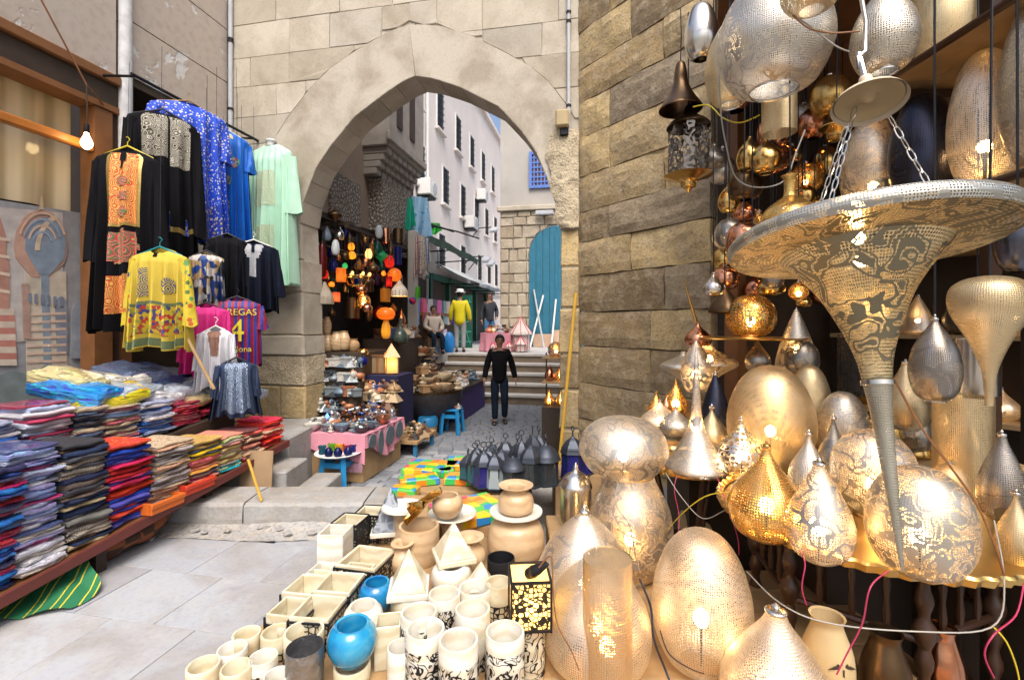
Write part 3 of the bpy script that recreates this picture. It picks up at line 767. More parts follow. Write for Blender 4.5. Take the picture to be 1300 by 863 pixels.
for (u0, v0, u1, v1, nm) in ((676, 448, 690, 375, 'long pale pole leaning left on the blue door'), (678, 368, 693, 424, 'thin crossed cane leaning on the blue door'), (702, 444, 706, 380, 'white pole leaning right on the blue door')):
    a = pe(u0, v0); b_ = pe(u1, v1)
    if a[1] > b_[1]: a, b_ = b_, a
    tag(MB().tube([S(a[0], TE - .55, .9), S(b_[0], TE - .06, b_[1])], .03, 8).build('leaning_pole', m_white if 'cane' not in nm else m_grey_metal), nm, 'pole')
for (u0, u1, v0, v1, nm) in ((678, 701, 424, 448, 'pale wooden board resting against the foot of the blue door'), (703, 716, 419, 448, 'pinkish board leaning beside the white pole')):
    a = pe(u0, v1); b_ = pe(u1, v0)
    tag(MB().box((0, 0, (b_[1] - .9) / 2), (b_[0] - a[0], .03, b_[1] - .9)).build('board', plain('pale_board', (.55, .38, .27), .8), None, S((a[0] + b_[0]) / 2, TE - .16, .905), ANG), nm, 'board')

# upper house wall over the passage shops, with the carved bay
SP = -3.1
pw = thing('passage_house', 'shaded brown house wall over the lamp shop inside the passage', 'building', S(SP, 0, 0), ANG)
m_shade = plain('shaded_brown_render', (.30, .24, .19), .9, var=.35, vs=2.2, bump=.4)  # brown render, its colour toned darker for the shade inside the passage
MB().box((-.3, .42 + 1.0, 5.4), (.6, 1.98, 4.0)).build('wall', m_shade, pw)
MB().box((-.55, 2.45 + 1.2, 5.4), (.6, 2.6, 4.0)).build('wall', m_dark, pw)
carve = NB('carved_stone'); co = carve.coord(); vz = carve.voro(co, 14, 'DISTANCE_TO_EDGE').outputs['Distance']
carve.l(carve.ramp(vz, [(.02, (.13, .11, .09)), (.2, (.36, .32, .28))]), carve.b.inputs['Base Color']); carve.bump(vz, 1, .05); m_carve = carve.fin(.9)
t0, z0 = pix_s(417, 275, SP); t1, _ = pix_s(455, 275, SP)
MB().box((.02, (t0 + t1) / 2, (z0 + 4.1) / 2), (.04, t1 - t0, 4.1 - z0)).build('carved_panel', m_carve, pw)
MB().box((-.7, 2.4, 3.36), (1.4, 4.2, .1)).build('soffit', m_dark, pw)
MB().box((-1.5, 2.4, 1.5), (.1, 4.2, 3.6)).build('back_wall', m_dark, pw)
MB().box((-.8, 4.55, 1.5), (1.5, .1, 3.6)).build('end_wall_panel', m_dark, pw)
for t in (.95, 2.0, 3.1): MB().box((-.06, t, 3.22), (.12, .08, .12)).build('beam_end', m_dark, pw)
MB().box((.0, 2.2, 3.14), (.07, 3.4, .07)).build('hanging_rail', m_dark, pw); MB().box((.45, 2.0, 3.145), (.05, 2.6, .05)).build('hanging_rail', m_dark, pw)
for t in (.8, 1.9, 3.0): MB().box((.2, t, 3.20), (.6, .05, .05)).build('hanging_rail', m_dark, pw)
bay = thing('corbelled_bay', 'carved grey stone bay on stepped corbels jutting over the passage shops', 'bay', S(SP, 0, 0), ANG)
tb0 = pix_s(484, 200, SP + .35)[0]; tb1 = pix_s(528, 200, SP + .35)[0]
zc0 = pix_s(505, 300, SP + .3)[1]; zc1 = pix_s(505, 236, SP + .3)[1]; zc2 = pix_s(505, 205, SP + .3)[1]
m_bay = plain('bay_stone', (.33, .30, .27), .9, var=.3, vs=5, bump=.5)
MB().box((.1, (tb0 + tb1) / 2 + .05, (zc0 + zc1) / 2), (.34, (tb1 - tb0) * .8, zc1 - zc0)).build('carved_panel', m_carve, bay, bevel=.02)
for k in range(4):
    q = MB(); n = 7; z0 = zc1 + (zc2 - zc1) * k / 4; dz = (zc2 - zc1) / 4; ex = .30 + .07 * k
    for j in range(n): q.box((ex / 2 - .05, tb0 + (tb1 - tb0) * (j + .5) / n, z0 + dz / 2), (ex, (tb1 - tb0) / n * .86, dz * .96), taper=1.0)
    q.build('corbel_tier', m_bay, bay, bevel=.012)
MB().box((.2, (tb0 + tb1) / 2, (zc2 + 7.6) / 2 + .005), (.62, tb1 - tb0 + .08, 7.6 - zc2)).build('bay_wall', m_bay, bay, bevel=.02)
MB().box((.52, (tb0 + tb1) / 2, zc2 + .15), (.08, tb1 - tb0 + .2, .16)).build('string_course', m_bay, bay, bevel=.02)
for k in (.25, .62): MB().box((.515, tb0 + (tb1 - tb0) * k, zc2 + 1.4), (.04, .22, 1.9)).build('shutter', m_dark, bay)
# unseen wall added behind the right jamb to block light
MB().box((.32, 2.8, 3.6), (.4, 4.6, 7.6)).build('side_wall', m_shade, thing('passage_light_block', 'plain unseen wall added to block light at the right of the passage', 'wall', S(.9, 0, 0), ANG))
# ================================================================ lamp shop on the right
sh = thing('lamp_shop', 'dark timber lamp shop interior opening beside the tower wall', 'shop', (0, 0, 0))
ce = [T(TL, .05), T(TL, 2.4), T(6.4, 2.4), Vector((4.6, 2.0, 0)), Vector((1.45, 2.0, 0)), Vector((1.4, 3.2, 0))]  # shop ceiling carried out over the stall to block skylight, front edge cut back
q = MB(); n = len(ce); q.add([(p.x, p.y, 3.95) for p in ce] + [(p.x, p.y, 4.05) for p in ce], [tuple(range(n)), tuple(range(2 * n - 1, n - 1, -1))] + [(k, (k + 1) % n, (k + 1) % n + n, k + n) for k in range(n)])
q.build('shading_ceiling', m_brown, sh)
def tb(name, mat, a0, a1, b0, b1, z0, z1, par=sh):
    c = T((a0 + a1) / 2, (b0 + b1) / 2, (z0 + z1) / 2); return MB().box((0, 0, 0), (a1 - a0, b1 - b0, z1 - z0)).build(name, mat, par, c, TA)
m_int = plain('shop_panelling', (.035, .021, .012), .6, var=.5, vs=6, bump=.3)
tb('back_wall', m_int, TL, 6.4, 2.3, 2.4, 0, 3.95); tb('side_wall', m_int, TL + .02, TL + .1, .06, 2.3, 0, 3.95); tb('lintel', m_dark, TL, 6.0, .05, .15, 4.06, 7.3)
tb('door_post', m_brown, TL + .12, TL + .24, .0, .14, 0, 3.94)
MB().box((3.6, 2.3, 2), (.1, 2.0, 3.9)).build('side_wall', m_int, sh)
tb('wall_shelf', m_wood, TL + .3, 4.6, 1.75, 2.28, 1.55, 1.59); tb('wall_shelf', m_wood, TL + .3, 4.6, 1.75, 2.28, 2.35, 2.39); tb('wall_shelf', m_wood, TL + .3, 4.6, 1.75, 2.28, .8, .84)
MB().box((2.0, 2.2, 3.88), (3.2, .06, .06)).build('hanging_rail', m_iron, sh); MB().box((2.0, 3.1, 3.88), (2.4, .06, .06)).build('hanging_rail', m_iron, sh); MB().box((2.0, 1.15, 3.88), (1.0, .06, .06)).build('hanging_rail', m_iron, sh)

# metals
m_sil = pierced('pierced_silver', (.84, .79, .70), .0085, .33)
m_silb = pierced('pierced_silver_bands', (.84, .79, .70), .0085, .33, 1, 14, .04, tint=(.34, .32, .30))
m_sila = pierced('pierced_silver_leaves', (.82, .75, .62), .0085, .34, 2, 19, .035, tint=(.34, .31, .27))
m_gold = pierced('pierced_gold', (.80, .52, .17), .0095, .26, rough=.18)
m_goldm = pierced('fine_gold_mesh', (.80, .64, .38), .0065, .28, rough=.4)
m_flare = pierced('pierced_flare', (.84, .68, .38), .0080, .38, 2, 18, .04, rough=.4, tint=(.17, .15, .10), eng=.9)
m_pew = pierced('pierced_pewter', (.46, .42, .37), .0075, .3, 1, 8, .05, rough=.3, tint=(.14, .13, .12))
m_bras = plain('polished_brass', (.66, .42, .14), .22, 1, var=.25, vs=8, bump=.08)
m_silver = plain('polished_silver', (.66, .63, .58), .25, 1, var=.2, vs=8, bump=.06)
m_cop = plain('polished_copper', (.62, .28, .16), .2, 1, var=.25, vs=8, bump=.08)
m_dkblue = pierced('dark_blue_metal', (.05, .055, .085), .009, .2, 2, 6, .02, rough=.28, tint=(.04, .04, .06))
m_bronze = plain('dark_bronze', (.12, .075, .04), .35, .9, var=.4, vs=8, bump=.15)
m_bulb = glow('warm_bulb', (1, .54, .17), 46)
m_bulbp = glow('dim_bulb', (1, .56, .2), 7)
m_bulbs = glow('soft_bulb', (1, .57, .21), 32)
PROF = {
 'egg': [(.42, 0), (.72, .07), (.95, .26), (1, .43), (.93, .62), (.72, .82), (.42, .95), (.02, 1)],
 'ball': [(.38, 0), (.72, .08), (.96, .28), (1, .48), (.9, .72), (.62, .9), (.3, .985), (.02, 1)],
 'onion': [(.45, 0), (.82, .09), (1, .30), (.88, .50), (.55, .68), (.27, .82), (.13, .92), (.09, 1)],
 'pear': [(.5, 0), (.83, .10), (1, .30), (.90, .50), (.58, .72), (.30, .88), (.2, .96), (.18, 1)],
 'dome': [(.62, 0), (.9, .1), (1, .30), (.93, .52), (.68, .74), (.36, .90), (.14, .975), (.1, 1)],
 'squash': [(.3, 0), (.75, .1), (.98, .35), (1, .52), (.86, .76), (.5, .94), (.02, 1)],
 'vase': [(.55, 0), (.86, .15), (1, .4), (.92, .68), (.66, .9), (.55, 1)],
 'spike': [(.9, 0), (1, .03), (.75, .12), (.42, .26), (.24, .36), (.15, .5), (.10, .75), (.05, .93), (.01, 1)],
 'cone': [(.86, 0), (1, .06), (.92, .25), (.7, .5), (.42, .75), (.2, .92), (.1, 1)],
 'saucer': [(.12, 0), (.45, .22), (.92, .42), (1, .5), (.9, .6), (.5, .75), (.2, .86), (.12, 1)],
 'invonion': [(.11, 0), (.13, .12), (.2, .28), (.5, .50), (.88, .68), (1, .80), (.92, .91), (.6, .975), (.15, 1)],
 'tear': [(.42, 0), (.75, .07), (.97, .26), (1, .42), (.84, .64), (.5, .82), (.2, .94), (.1, 1)],
 'flask': [(.42, 0), (.9, .10), (1, .27), (.80, .46), (.42, .6), (.22, .68), (.2, .9), (.26, 1)],
 'hat': [(1, 0), (.98, .05), (.6, .3), (.35, .55), (.3, .75), (.2, .95), (.02, 1)],
 'pot': [(.6, 0), (.8, .06), (1, .35), (.95, .62), (.66, .84), (.58, .92), (.68, 1)],
}
def lampbody(kind, r, h, seg=40):
    if kind == 'cyl': return [(r, 0), (r, h * .33), (r, h * .66), (r, h)]
    return [(a * r, b_ * h) for a, b_ in smoothprof(PROF[kind], 4)]
def geo(u, vt, vb, w, z=None, y=None):
    if y is None: y = F * (EYE - z) / (vb - HY)
    p = P(u, vb, y); return p, w * y / (2 * F * kx(u)), (vb - vt) * y / F
def lamp(name, label, kind, u, vt, vb, w, mat, z=None, y=None, lit=0, fin=.07, hang=0, group=None, tilt=None, cat='lamp', cap=None, seg=40, base=True, open_top=False):
    p, r, h = geo(u, vt, vb, w, z, y)
    if tilt is not None: o = thing(name, label, cat, p, group=group, rot=tilt)
    else: o = thing(name, label, cat, p, R.uniform(0, 6), group)
    fh = h * fin if fin else 0; hb = h - fh
    q = MB().lathe(lampbody(kind, r, hb), seg)
    o['r'] = r
    q.build('body', mat, o, smooth=True)
    if kind == 'cyl' and not open_top: MB().lathe([(r * .995, hb - .004), (r * .3, hb - .003), (.001, hb - .003)], seg).build('top_plate', mat, o)
    if fin:
        rt = max(PROF[kind][-1][0] * r, .012) if kind != 'cyl' else r * .3
        pr = smoothprof([(rt * 1.05, hb - .004), (rt * 1.15, hb + fh * .15), (rt * .9, hb + fh * .35), (rt * .35, hb + fh * .5), (rt * .45, hb + fh * .7), (.001, hb + fh)], 3)
        MB().lathe(pr, 14).build('finial', cap or m_silver, o, smooth=True)
    if base and not hang and kind not in ('cyl', 'saucer'):
        rb = PROF[kind][0][0] * r
        MB().lathe([(rb * 1.02, 0), (rb * 1.06, .004), (rb * 1.02, .012), (rb * .98, .012)], 24).build('base_ring', cap or m_silver, o, smooth=True)
    if hang and kind in ('tear', 'flask', 'pear'):
        rb = PROF[kind][0][0] * r
        MB().lathe([(rb * .98, .0), (rb * 1.03, -.004), (rb * 1.03, .008), (rb * .98, .008)], 24).build('rim', cap or m_silver, o, smooth=True)
    if lit:
        br = .028 if r > .08 else .018; bz = hb * (.35 if kind not in ('invonion', 'saucer') else .6)
        bo = MB().sphere((0, 0, bz), br, 10, 8, (1, 1, 1.2)).build('bulb', m_bulb if lit == 1 else m_bulbs if lit == 2 else m_bulbp, o, smooth=True)
        MB().tube([(0, 0, .002), (0, 0, bz - br)], .004, 6).build('stem', m_iron, bo)
    if hang: 
        top = hang - p.z
        MB().tube([(0, 0, h - .003), (.006, .004, h + (top - h) * .5), (0, 0, top)], .004, 6).build('cord', m_iron, o)
    return o

# ---- front low table
ft = thing('front_table', 'low wooden table carrying the glowing silver floor lamps', 'table', (.75, 1.75, 0))
for k in range(8): MB().box((0, -.74 + k * .185, .435), (1.5, .181, .03)).build('plank', m_wood, ft, bevel=.004)
for a in (-.66, .66):
    for b_ in (-.72, .66): MB().box((a, b_, .21), (.06, .06, .42)).build('leg', m_wood, ft)
ZF = .45
lamp('dome_lamp', 'large silver pierced dome lamp standing behind the amber cylinder', 'dome', 757, 693, 843, 138, m_sil, ZF, lit=1)
lamp('dome_lamp', 'silver dome lamp engraved with curling bands, behind another dome lamp', 'dome', 742, 640, 792, 128, m_silb, ZF, lit=1)
lamp('cylinder_lamp', 'tall pierced cylinder lamp glowing amber through its flat top', 'cyl', 771, 707, 882, 63, pierced('pierced_amber', (.76, .62, .42), .0075, .27), ZF, lit=1, fin=0)
lamp('egg_lamp', 'large plain silver egg lamp with fine holes on the low table', 'egg', 890, 671, 845, 130, m_sil, ZF, lit=1, fin=0)
lamp('onion_lamp', 'silver pierced onion lamp with round cap in front of the copper pots', 'pear', 985, 765, 925, 150, m_sil, ZF, lit=1)
mb = lamp('bellied_lamp', 'wide silver lamp engraved with leaves, carrying a squashed round lamp', 'vase', 800, 603, 728, 108, m_sila, ZF, lit=1, fin=0)
pm, rm_, hm = geo(800, 603, 728, 108, ZF)
lamp('mushroom_lamp', 'squashed round silver lamp lying on top of the bellied lamp', 'squash', 791, 528, 604, 113, m_silb, y=pm.y - .02, lit=2, fin=0)
can = lamp('canister', 'silver canister with domed lid and finial behind the mushroom lamp', 'cyl', 731, 618, 668, 40, m_silver, .62, fin=0, cat='canister')
pc, rc, hc = geo(731, 618, 668, 40, .62)
MB().lathe(smoothprof([(rc * 1.05, 0), (rc, .02), (rc * .7, .06), (rc * .25, .085), (rc * .15, .11), (.001, .13)], 4), 24).build('lid', m_silver, can, (0, 0, hc + .001), smooth=True)
tag(MB().box((pc.x, pc.y, .31), (.3, .3, .62)).build('wooden_box', m_wood, bevel=.006), 'upright wooden box carrying the silver canister', 'box')

# ---- big tray on its turned stand
ZT = .9
tr_c = (1.47, 2.0)
def tray(name, label, c, z, r, mat, flutes=60):
    o = thing(name, label, 'tray', (c[0], c[1], z))
    MB().lathe([(.001, -.012), (r * .96, -.012), (r * .98, -.004), (r * .98, -.003), (.001, -.003)], 64).build('plate', mat, o)
    q = MB(); n = flutes * 4; vs = []
    for k in range(n):
        a = 2 * math.pi * k / n; b_ = 1 + .012 * math.sin(a * flutes)
        for (rr, zz) in ((.97, -.018), (1.0 * b_, -.016), (1.025 * b_, .012), (1.01 * b_, .020), (.975, .004)): vs.append((r * rr * math.cos(a), r * rr * math.sin(a), zz))
    q.add(vs, [(k * 5 + j, k * 5 + j + 1, ((k + 1) % n) * 5 + j + 1, ((k + 1) % n) * 5 + j) for k in range(n) for j in range(4)]).build('fluted_rim', mat, o, smooth=True)
    return o
m_traym = plain('worn_brass', (.62, .40, .13), .3, .95, var=.35, vs=5, bump=.15)
tray('brass_tray', 'big round brass tray with fluted rim crowded with lamps', tr_c, ZT - .001, .54, m_traym)
std = thing('tray_stand', 'dark turned wooden folding stand under the big brass tray', 'stand', (tr_c[0], tr_c[1], 0))
m_turn = plain('dark_turned_wood', (.045, .02, .010), .4, var=.3, bump=.1)
for k in range(6):
    a = rad(20 + 60 * k); x, y = .4 * math.cos(a), .4 * math.sin(a)
    pr = []
    for j in range(45): zz = j / 44 * .875; pr.append((.022 + .006 * math.sin(zz * 60) + (.008 if 9 < j < 14 or 30 < j < 35 else 0), zz))
    MB().lathe(pr, 12, (x, y, 0)).build('leg', m_turn, std, smooth=True)
for k in range(6):
    a, b_ = rad(20 + 60 * k), rad(80 + 60 * k)
    for zz in (.3, .62, .83): MB().tube([(.4 * math.cos(a), .4 * math.sin(a), zz), (.4 * math.cos(b_), .4 * math.sin(b_), zz)], .014, 8).build('rail', m_turn, std)
    for j in range(1, 4):
        f = j / 4; x = .4 * (math.cos(a) * (1 - f) + math.cos(b_) * f); y = .4 * (math.sin(a) * (1 - f) + math.sin(b_) * f)
        MB().lathe([(.008, .62), (.013, .68), (.008, .73), (.013, .78), (.008, .83)], 8, (x, y, 0)).build('spindle', m_turn, std, smooth=True)
lamp('onion_lamp', 'shiny gold onion lamp at the left edge of the brass tray', 'onion', 973, 558, 682, 104, m_gold, ZT, lit=1, cap=m_bras)
lamp('pear_lamp', 'silver pear lamp with engraved bands at the front of the brass tray', 'pear', 1040, 580, 709, 93, m_silb, ZT, lit=1)
lamp('ball_lamp', 'largest silver ball lamp with dark solid patches on the brass tray', 'ball', 1167, 592, 728, 150, m_sila, ZT, lit=1, fin=0)
lamp('ball_lamp', 'silver ball lamp with engraved rings squeezed behind the hanging flared lamp', 'ball', 1108, 545, 652, 118, m_silb, ZT, lit=1, fin=0)
lamp('onion_lamp', 'small pale silver onion lamp between the gold onion and the gold egg', 'onion', 1027, 545, 634, 56, m_sil, ZT, lit=0)
# ---- counter behind the tray
ct = thing('back_counter', 'wooden counter behind the brass tray holding rows of lamps', 'counter', (1.95, 2.9, 0))
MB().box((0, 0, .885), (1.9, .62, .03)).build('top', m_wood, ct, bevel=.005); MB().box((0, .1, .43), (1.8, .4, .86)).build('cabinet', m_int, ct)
ZC = .9
lamp('egg_lamp', 'big matte gold egg lamp of fine mesh on the back counter', 'egg', 978, 463, 592, 116, m_goldm, ZC, fin=0, lit=2)
lamp('openwork_lamp', 'small silver onion lamp with bold cut leaves beside the gold egg', 'onion', 941, 528, 604, 70, filigree('cut_silver', (.62, .60, .56), 40, .11, 1.0, .3), ZC, lit=2)
lamp('ball_lamp', 'silver ball lamp with embroidered looking rings on the back counter', 'ball', 1070, 497, 592, 70, m_silb, ZC, fin=0)
lamp('onion_lamp', 'small dull silver pointed lamp in front of the ringed ball', 'onion', 1058, 525, 612, 46, m_pew, ZC)
lamp('egg_lamp', 'leaning gold mesh egg lamp half hidden behind the big gold egg', 'egg', 1028, 462, 580, 62, m_goldm, ZC, fin=0)
lamp('cylinder_lamp', 'tall dull gold cylinder lamp at the right end of the counter', 'cyl', 1222, 502, 690, 82, m_goldm, y=2.05, fin=0, open_top=True)
tag(MB().box((0, 0, 0), (.36, .36, .744)).build('wooden_box', m_int, None, (1.955, 2.05, .372), bevel=.006), 'dark wooden box under the tall dull gold cylinder lamp', 'box')
lamp('squash_lamp', 'flat pewter lamp lying beside the tall gold cylinder', 'squash', 1160, 527, 572, 60, m_pew, y=2.75, fin=0)
lamp('cage_lantern', 'square black lattice lantern standing at the back of the counter', 'cyl', 1092, 425, 500, 60, filigree('black_lattice', (.05, .045, .04), 55, .10), y=3.05, fin=0)
lamp('glass_lantern', 'amber mosaic glass lantern glowing low behind the flared stem', 'squash', 1130, 520, 566, 62, filigree('amber_lattice', (.12, .08, .04), 45, .10), y=2.9, lit=2, fin=0)

# ---- small tray further left and the pile behind it
tray('small_tray', 'smaller brass tray holding the long spiked lamp', (1.02, 2.72), .899, .27, m_traym, 40)
st2 = thing('tray_stand', 'plain dark stand under the smaller brass tray', 'stand', (1.02, 2.72, 0))
for k in range(3): a = rad(30 + 120 * k); MB().tube([(.2 * math.cos(a), .2 * math.sin(a), 0), (.1 * math.cos(a), .1 * math.sin(a), .45), (.2 * math.cos(a), .2 * math.sin(a), .88)], .016, 8).build('leg', m_turn, st2)
MB().lathe([(.13, .43), (.13, .46)], 20).build('ring', m_turn, st2)
lamp('spike_lamp', 'pale silver lamp drawn up into a long thin spike on the small tray', 'spike', 884, 437, 597, 82, m_silb, .9, lit=2, fin=0)
pl2 = thing('back_bench', 'rough wooden bench against the tower wall crowded with small lamps', 'bench', (1.62, 3.62, 0), rad(-54))
MB().box((0, 0, 1.0), (1.1, .5, .04)).build('seat', m_wood, pl2)
for a in (-.5, .5):
    for b_ in (-.2, .2): MB().box((a, b_, .49), (.06, .06, .98)).build('leg', m_wood, pl2)
ZN = 1.02
lamp('cone_lamp', 'dark blue metal cone lamp on the bench against the tower wall', 'cone', 908, 470, 548, 47, m_dkblue, y=3.05)
lamp('onion_lamp', 'small white silver onion lamp on the bench left of the spike', 'onion', 838, 507, 548, 52, m_sil, y=3.2, lit=2)
lamp('onion_lamp', 'small speckled silver onion lamp tucked behind the mushroom lamp', 'onion', 858, 515, 552, 44, m_sila, y=3.05)
lamp('saucer_lamp', 'glowing saucer shaped lamp with engraved swirls on the bench', 'saucer', 900, 436, 486, 74, m_silb, y=3.5, lit=1, fin=0)
lamp('saucer_lamp', 'plain pale saucer lamp poking out behind the engraved saucer', 'saucer', 868, 446, 484, 62, m_sil, y=3.75, fin=0)
lamp('teardrop_lamp', 'pale silver teardrop lamp leaning in front of the saucers', 'tear', 884, 432, 498, 40, m_silb, y=3.35, lit=2, fin=0)
lamp('copper_onion', 'shiny copper onion lamp perched above the saucers', 'onion', 886, 408, 441, 36, m_cop, y=3.45, cap=m_cop)
tag(MB().tube([P(884, 410, 3.7), P(868, 355, 3.7)], [.016, .005], 8).build('brass_spire', m_bras, smooth=True), 'thin brass spire sticking up behind the copper onion lamp', 'lamp finial')
for (u, vt, vb, w_, lb, ml) in ((833, 496, 530, 22, 'tiny brass lamp with lit bulb at the left end of the bench', m_gold), (858, 480, 528, 30, 'tiny round brass lamp glowing beside the tower wall', m_gold), (846, 500, 525, 18, 'tiny copper lamp between two brass ones on the bench', m_cop)):
    lamp('small_lamp', lb, 'onion', u, vt, vb, w_, ml, y=3.55, lit=2, cap=m_bras)
lamp('cone_lamp', 'tall silver cone lamp with engraved bands near the shop post', 'cone', 1011, 390, 470, 56, m_silb, y=3.2, lit=2, fin=.05)
lamp('ball_lamp', 'little dark silver ball lamp in front of the tall cone', 'ball', 1018, 432, 478, 46, m_pew, y=3.1, fin=0)
lamp('onion_lamp', 'little bronze onion lamp under the round wooden disc', 'onion', 962, 428, 472, 34, m_pew, y=3.2)
# disc shelf with the drum lamp
dsc = thing('disc_shelf', 'round brass disc shelf carrying the glowing drum lamp', 'shelf', P(953, 428, 3.3))
MB().lathe([(.001, -.012), (.34, -.012), (.35, -.004), (.34, .0), (.001, .0)], 40).build('disc', m_traym, dsc)
MB().tube([(0, 0, -.01), (0, 0, -dsc.location.z)], .025, 10).build('post', m_turn, dsc)
lamp('drum_lamp', 'brightly lit drum lamp of woven gold openwork on the disc shelf', 'ball', 953, 374, 427, 66, filigree('woven_gold', (.62, .42, .16), 55, .16, 1.0, .3), y=3.3, lit=1, fin=0)

# ---- under the tray
def pot(name, label, kind, u, vt, vb, w_, mat, y, cat='pot'):
    p, r, h = geo(u, vt, vb, w_, y=y); p.z = max(p.z, 0); o = thing(name, label, cat, (p.x, p.y, 0)); h = (EYE - (vt - HY) / F * y)
    hh = min(h, .32); z0 = h - hh
    pr = lampbody(kind, r, hh); q = MB().lathe(pr + [(pr[-1][0] * .86, hh - .004), (pr[-1][0] * .7, hh * .7), (.001, hh * .5)], 28); q.v = [(a, b_, c + z0) for a, b_, c in q.v]; q.build('body', mat, o, smooth=True)
    return o, z0, r
m_clay = plain('pale_clay', (.50, .38, .20), .7, var=.2, bump=.1)
lowp = []
o, z0, r = pot('clay_pot', 'pale clay pot with a small painted palm tree under the tray', 'pot', 1050, 780, 900, 72, m_clay, 1.62); lowp.append((o, z0))
for k in range(5):
    a = rad(-60 + 30 * k); q = MB(); y0 = -r - .004
    q.add([(.0 + .002, y0 + .01, z0 + .19), (math.sin(a) * .03, y0 + .008, z0 + .19 + math.cos(a) * .02), (math.sin(a) * .055, y0 + .012, z0 + .19 - .012 + math.cos(a) * .015), (math.sin(a) * .03, y0 + .007, z0 + .182 + math.cos(a) * .012)], [(0, 1, 2, 3)]); q.build('painted_leaf', m_dark, o)
MB().add([(-.004, y0 + .006, z0 + .07), (.006, y0 + .006, z0 + .07), (.004, y0 + .004, z0 + .19), (-.002, y0 + .004, z0 + .19)], [(0, 1, 2, 3)]).build('painted_trunk', m_dark, o)
o, z0, r = pot('brass_pot', 'shiny dark brass bowl under the tray beside the copper pot', 'pot', 1124, 800, 900, 70, m_bronze, 1.6); lowp.append((o, z0))
o, z0, r = pot('copper_pot', 'round copper pot gleaming in the dark under the tray', 'pot', 1195, 795, 880, 66, m_cop, 1.65); lowp.append((o, z0))
o, z0, r = pot('clay_bowl', 'pale ceramic bowl seen between the egg lamp and the small tray', 'pot', 885, 632, 680, 50, m_clay, 2.9); lowp.append((o, z0))
for o, z0 in lowp:
    if z0 > .02: tag(MB().box((0, 0, z0 / 2 - .001), (.22, .22, z0 - .002)).build('wooden_block', m_int, None, (o.location.x, o.location.y, 0)), 'dark wooden block under the ' + o['label'].split(' under')[0].split(' seen')[0].split(' gleaming')[0], 'block')

# ---- the big flared lamp
fy = 1.04; tip = P(1146, 725, fy); th = rad(1)
fl_ = thing('flared_lamp', 'huge hanging flared lamp with wide disc top and long spike of pierced metal', 'lamp', tip, rot=(rad(-10), 0, 0))
cone = smoothprof([(.029, .412), (.037, .47), (.062, .55), (.098, .63), (.14, .69), (.178, .735)], 6)
MB().lathe(cone, 72).build('flared_body', m_flare, fl_, smooth=True)
MB().lathe(smoothprof([(.003, 0), (.008, .08), (.014, .2), (.021, .33), (.029, .411)], 6), 32).build('spike', pierced('spike_metal', (.50, .47, .38), .006, .22, rough=.35), fl_, smooth=True)
MB().lathe([(.026, .405), (.033, .408), (.033, .418), (.028, .421)], 24).build('collar', m_silver, fl_, smooth=True)
MB().lathe([(.172, .733), (.2, .735), (.24, .738), (.290, .742)], 96).build('disc_underside', m_flare, fl_, smooth=True)
MB().lathe(smoothprof([(.290, .742), (.297, .752), (.297, .768), (.290, .778)], 4), 96).build('disc_rim', pierced('rim_metal', (.62, .64, .58), .006, .3, 1, 12, .05, rough=.35), fl_, smooth=True)
MB().lathe([(.290, .778), (.15, .785), (.03, .79), (.001, .79)], 64).build('disc_top', m_silver, fl_, smooth=True)
for x, z in ((.0, .768), (.0, .71)): MB().sphere((x, 0, z), .015, 12, 8).build('bulb', glow('strong_bulb', (1, .58, .2), 70), fl_, smooth=True)
MB().tube([(-.07, 0, .775), (.07, 0, .775)], .005, 6).build('bulb_stem', m_iron, fl_)
hook = P(1097, 92, 1.13)
rot_f = fl_.rotation_euler.to_matrix()
def chain(a, b_, par, r=.006, nm='chain_link'):
    a, b_ = Vector(a), Vector(b_); d = b_ - a; n = max(2, int(d.length / .03)); rotm = d.to_track_quat('Z', 'Y').to_matrix()
    for k in range(n):
        c = a + d * (k + .5) / n; pts = []
        for j in range(11):
            g = 2 * math.pi * j / 10; pts.append(Vector((math.cos(g) * r, 0, math.sin(g) * d.length / n * .62)))
        if k % 2: pts = [Vector((p.y, p.x, p.z)) for p in pts]
        MB().tube([c + rotm @ p for p in pts], .0016, 5, cap=False).build(nm, m_silver, par, smooth=True)
ch = thing('lamp_chain', 'pale metal chains and hook holding up the huge flared lamp', 'chain', (0, 0, 0))
for a in (100, 215, 330):
    pt = tip + rot_f @ Vector((.17 * math.cos(rad(a)), .17 * math.sin(rad(a)), .788)); chain(pt, hook, ch)
hp = [hook + Vector((.0, 0, 0)), hook + Vector((-.012, 0, .012)), hook + Vector((-.016, 0, .035)), hook + Vector((.002, 0, .05)), hook + Vector((.004, 0, .12)), hook + Vector((-.01, 0, .2)), Vector((hook.x - .01, hook.y + .05, 3.87))]
MB().tube(hp, .005, 8).build('hook', m_silver, ch, smooth=True)
sh_p = P(1103, 132, 1.08)
en = thing('enamel_shade', 'small cream enamel lampshade dish hanging on the chain', 'lampshade', sh_p, rot=(rad(-18), rad(8), 0))
MB().lathe(smoothprof([(.074, 0), (.066, .012), (.052, .022), (.044, .03), (.03, .04), (.014, .046), (.013, .075), (.001, .078)], 5), 48).build('dish', plain('cream_enamel', (.66, .54, .38), .35, var=.2, bump=.05), en, smooth=True)
MB().lathe([(.066, .008), (.050, .018), (.036, .022), (.02, .02), (.012, .01), (.006, .005), (.001, .005)], 40).build('inner_ring', plain('yellowed_enamel', (.52, .38, .20), .4), en, smooth=True)
MB().tube([(0, 0, .07), (0, .01, .16)], .006, 8).build('stem', m_silver, en)

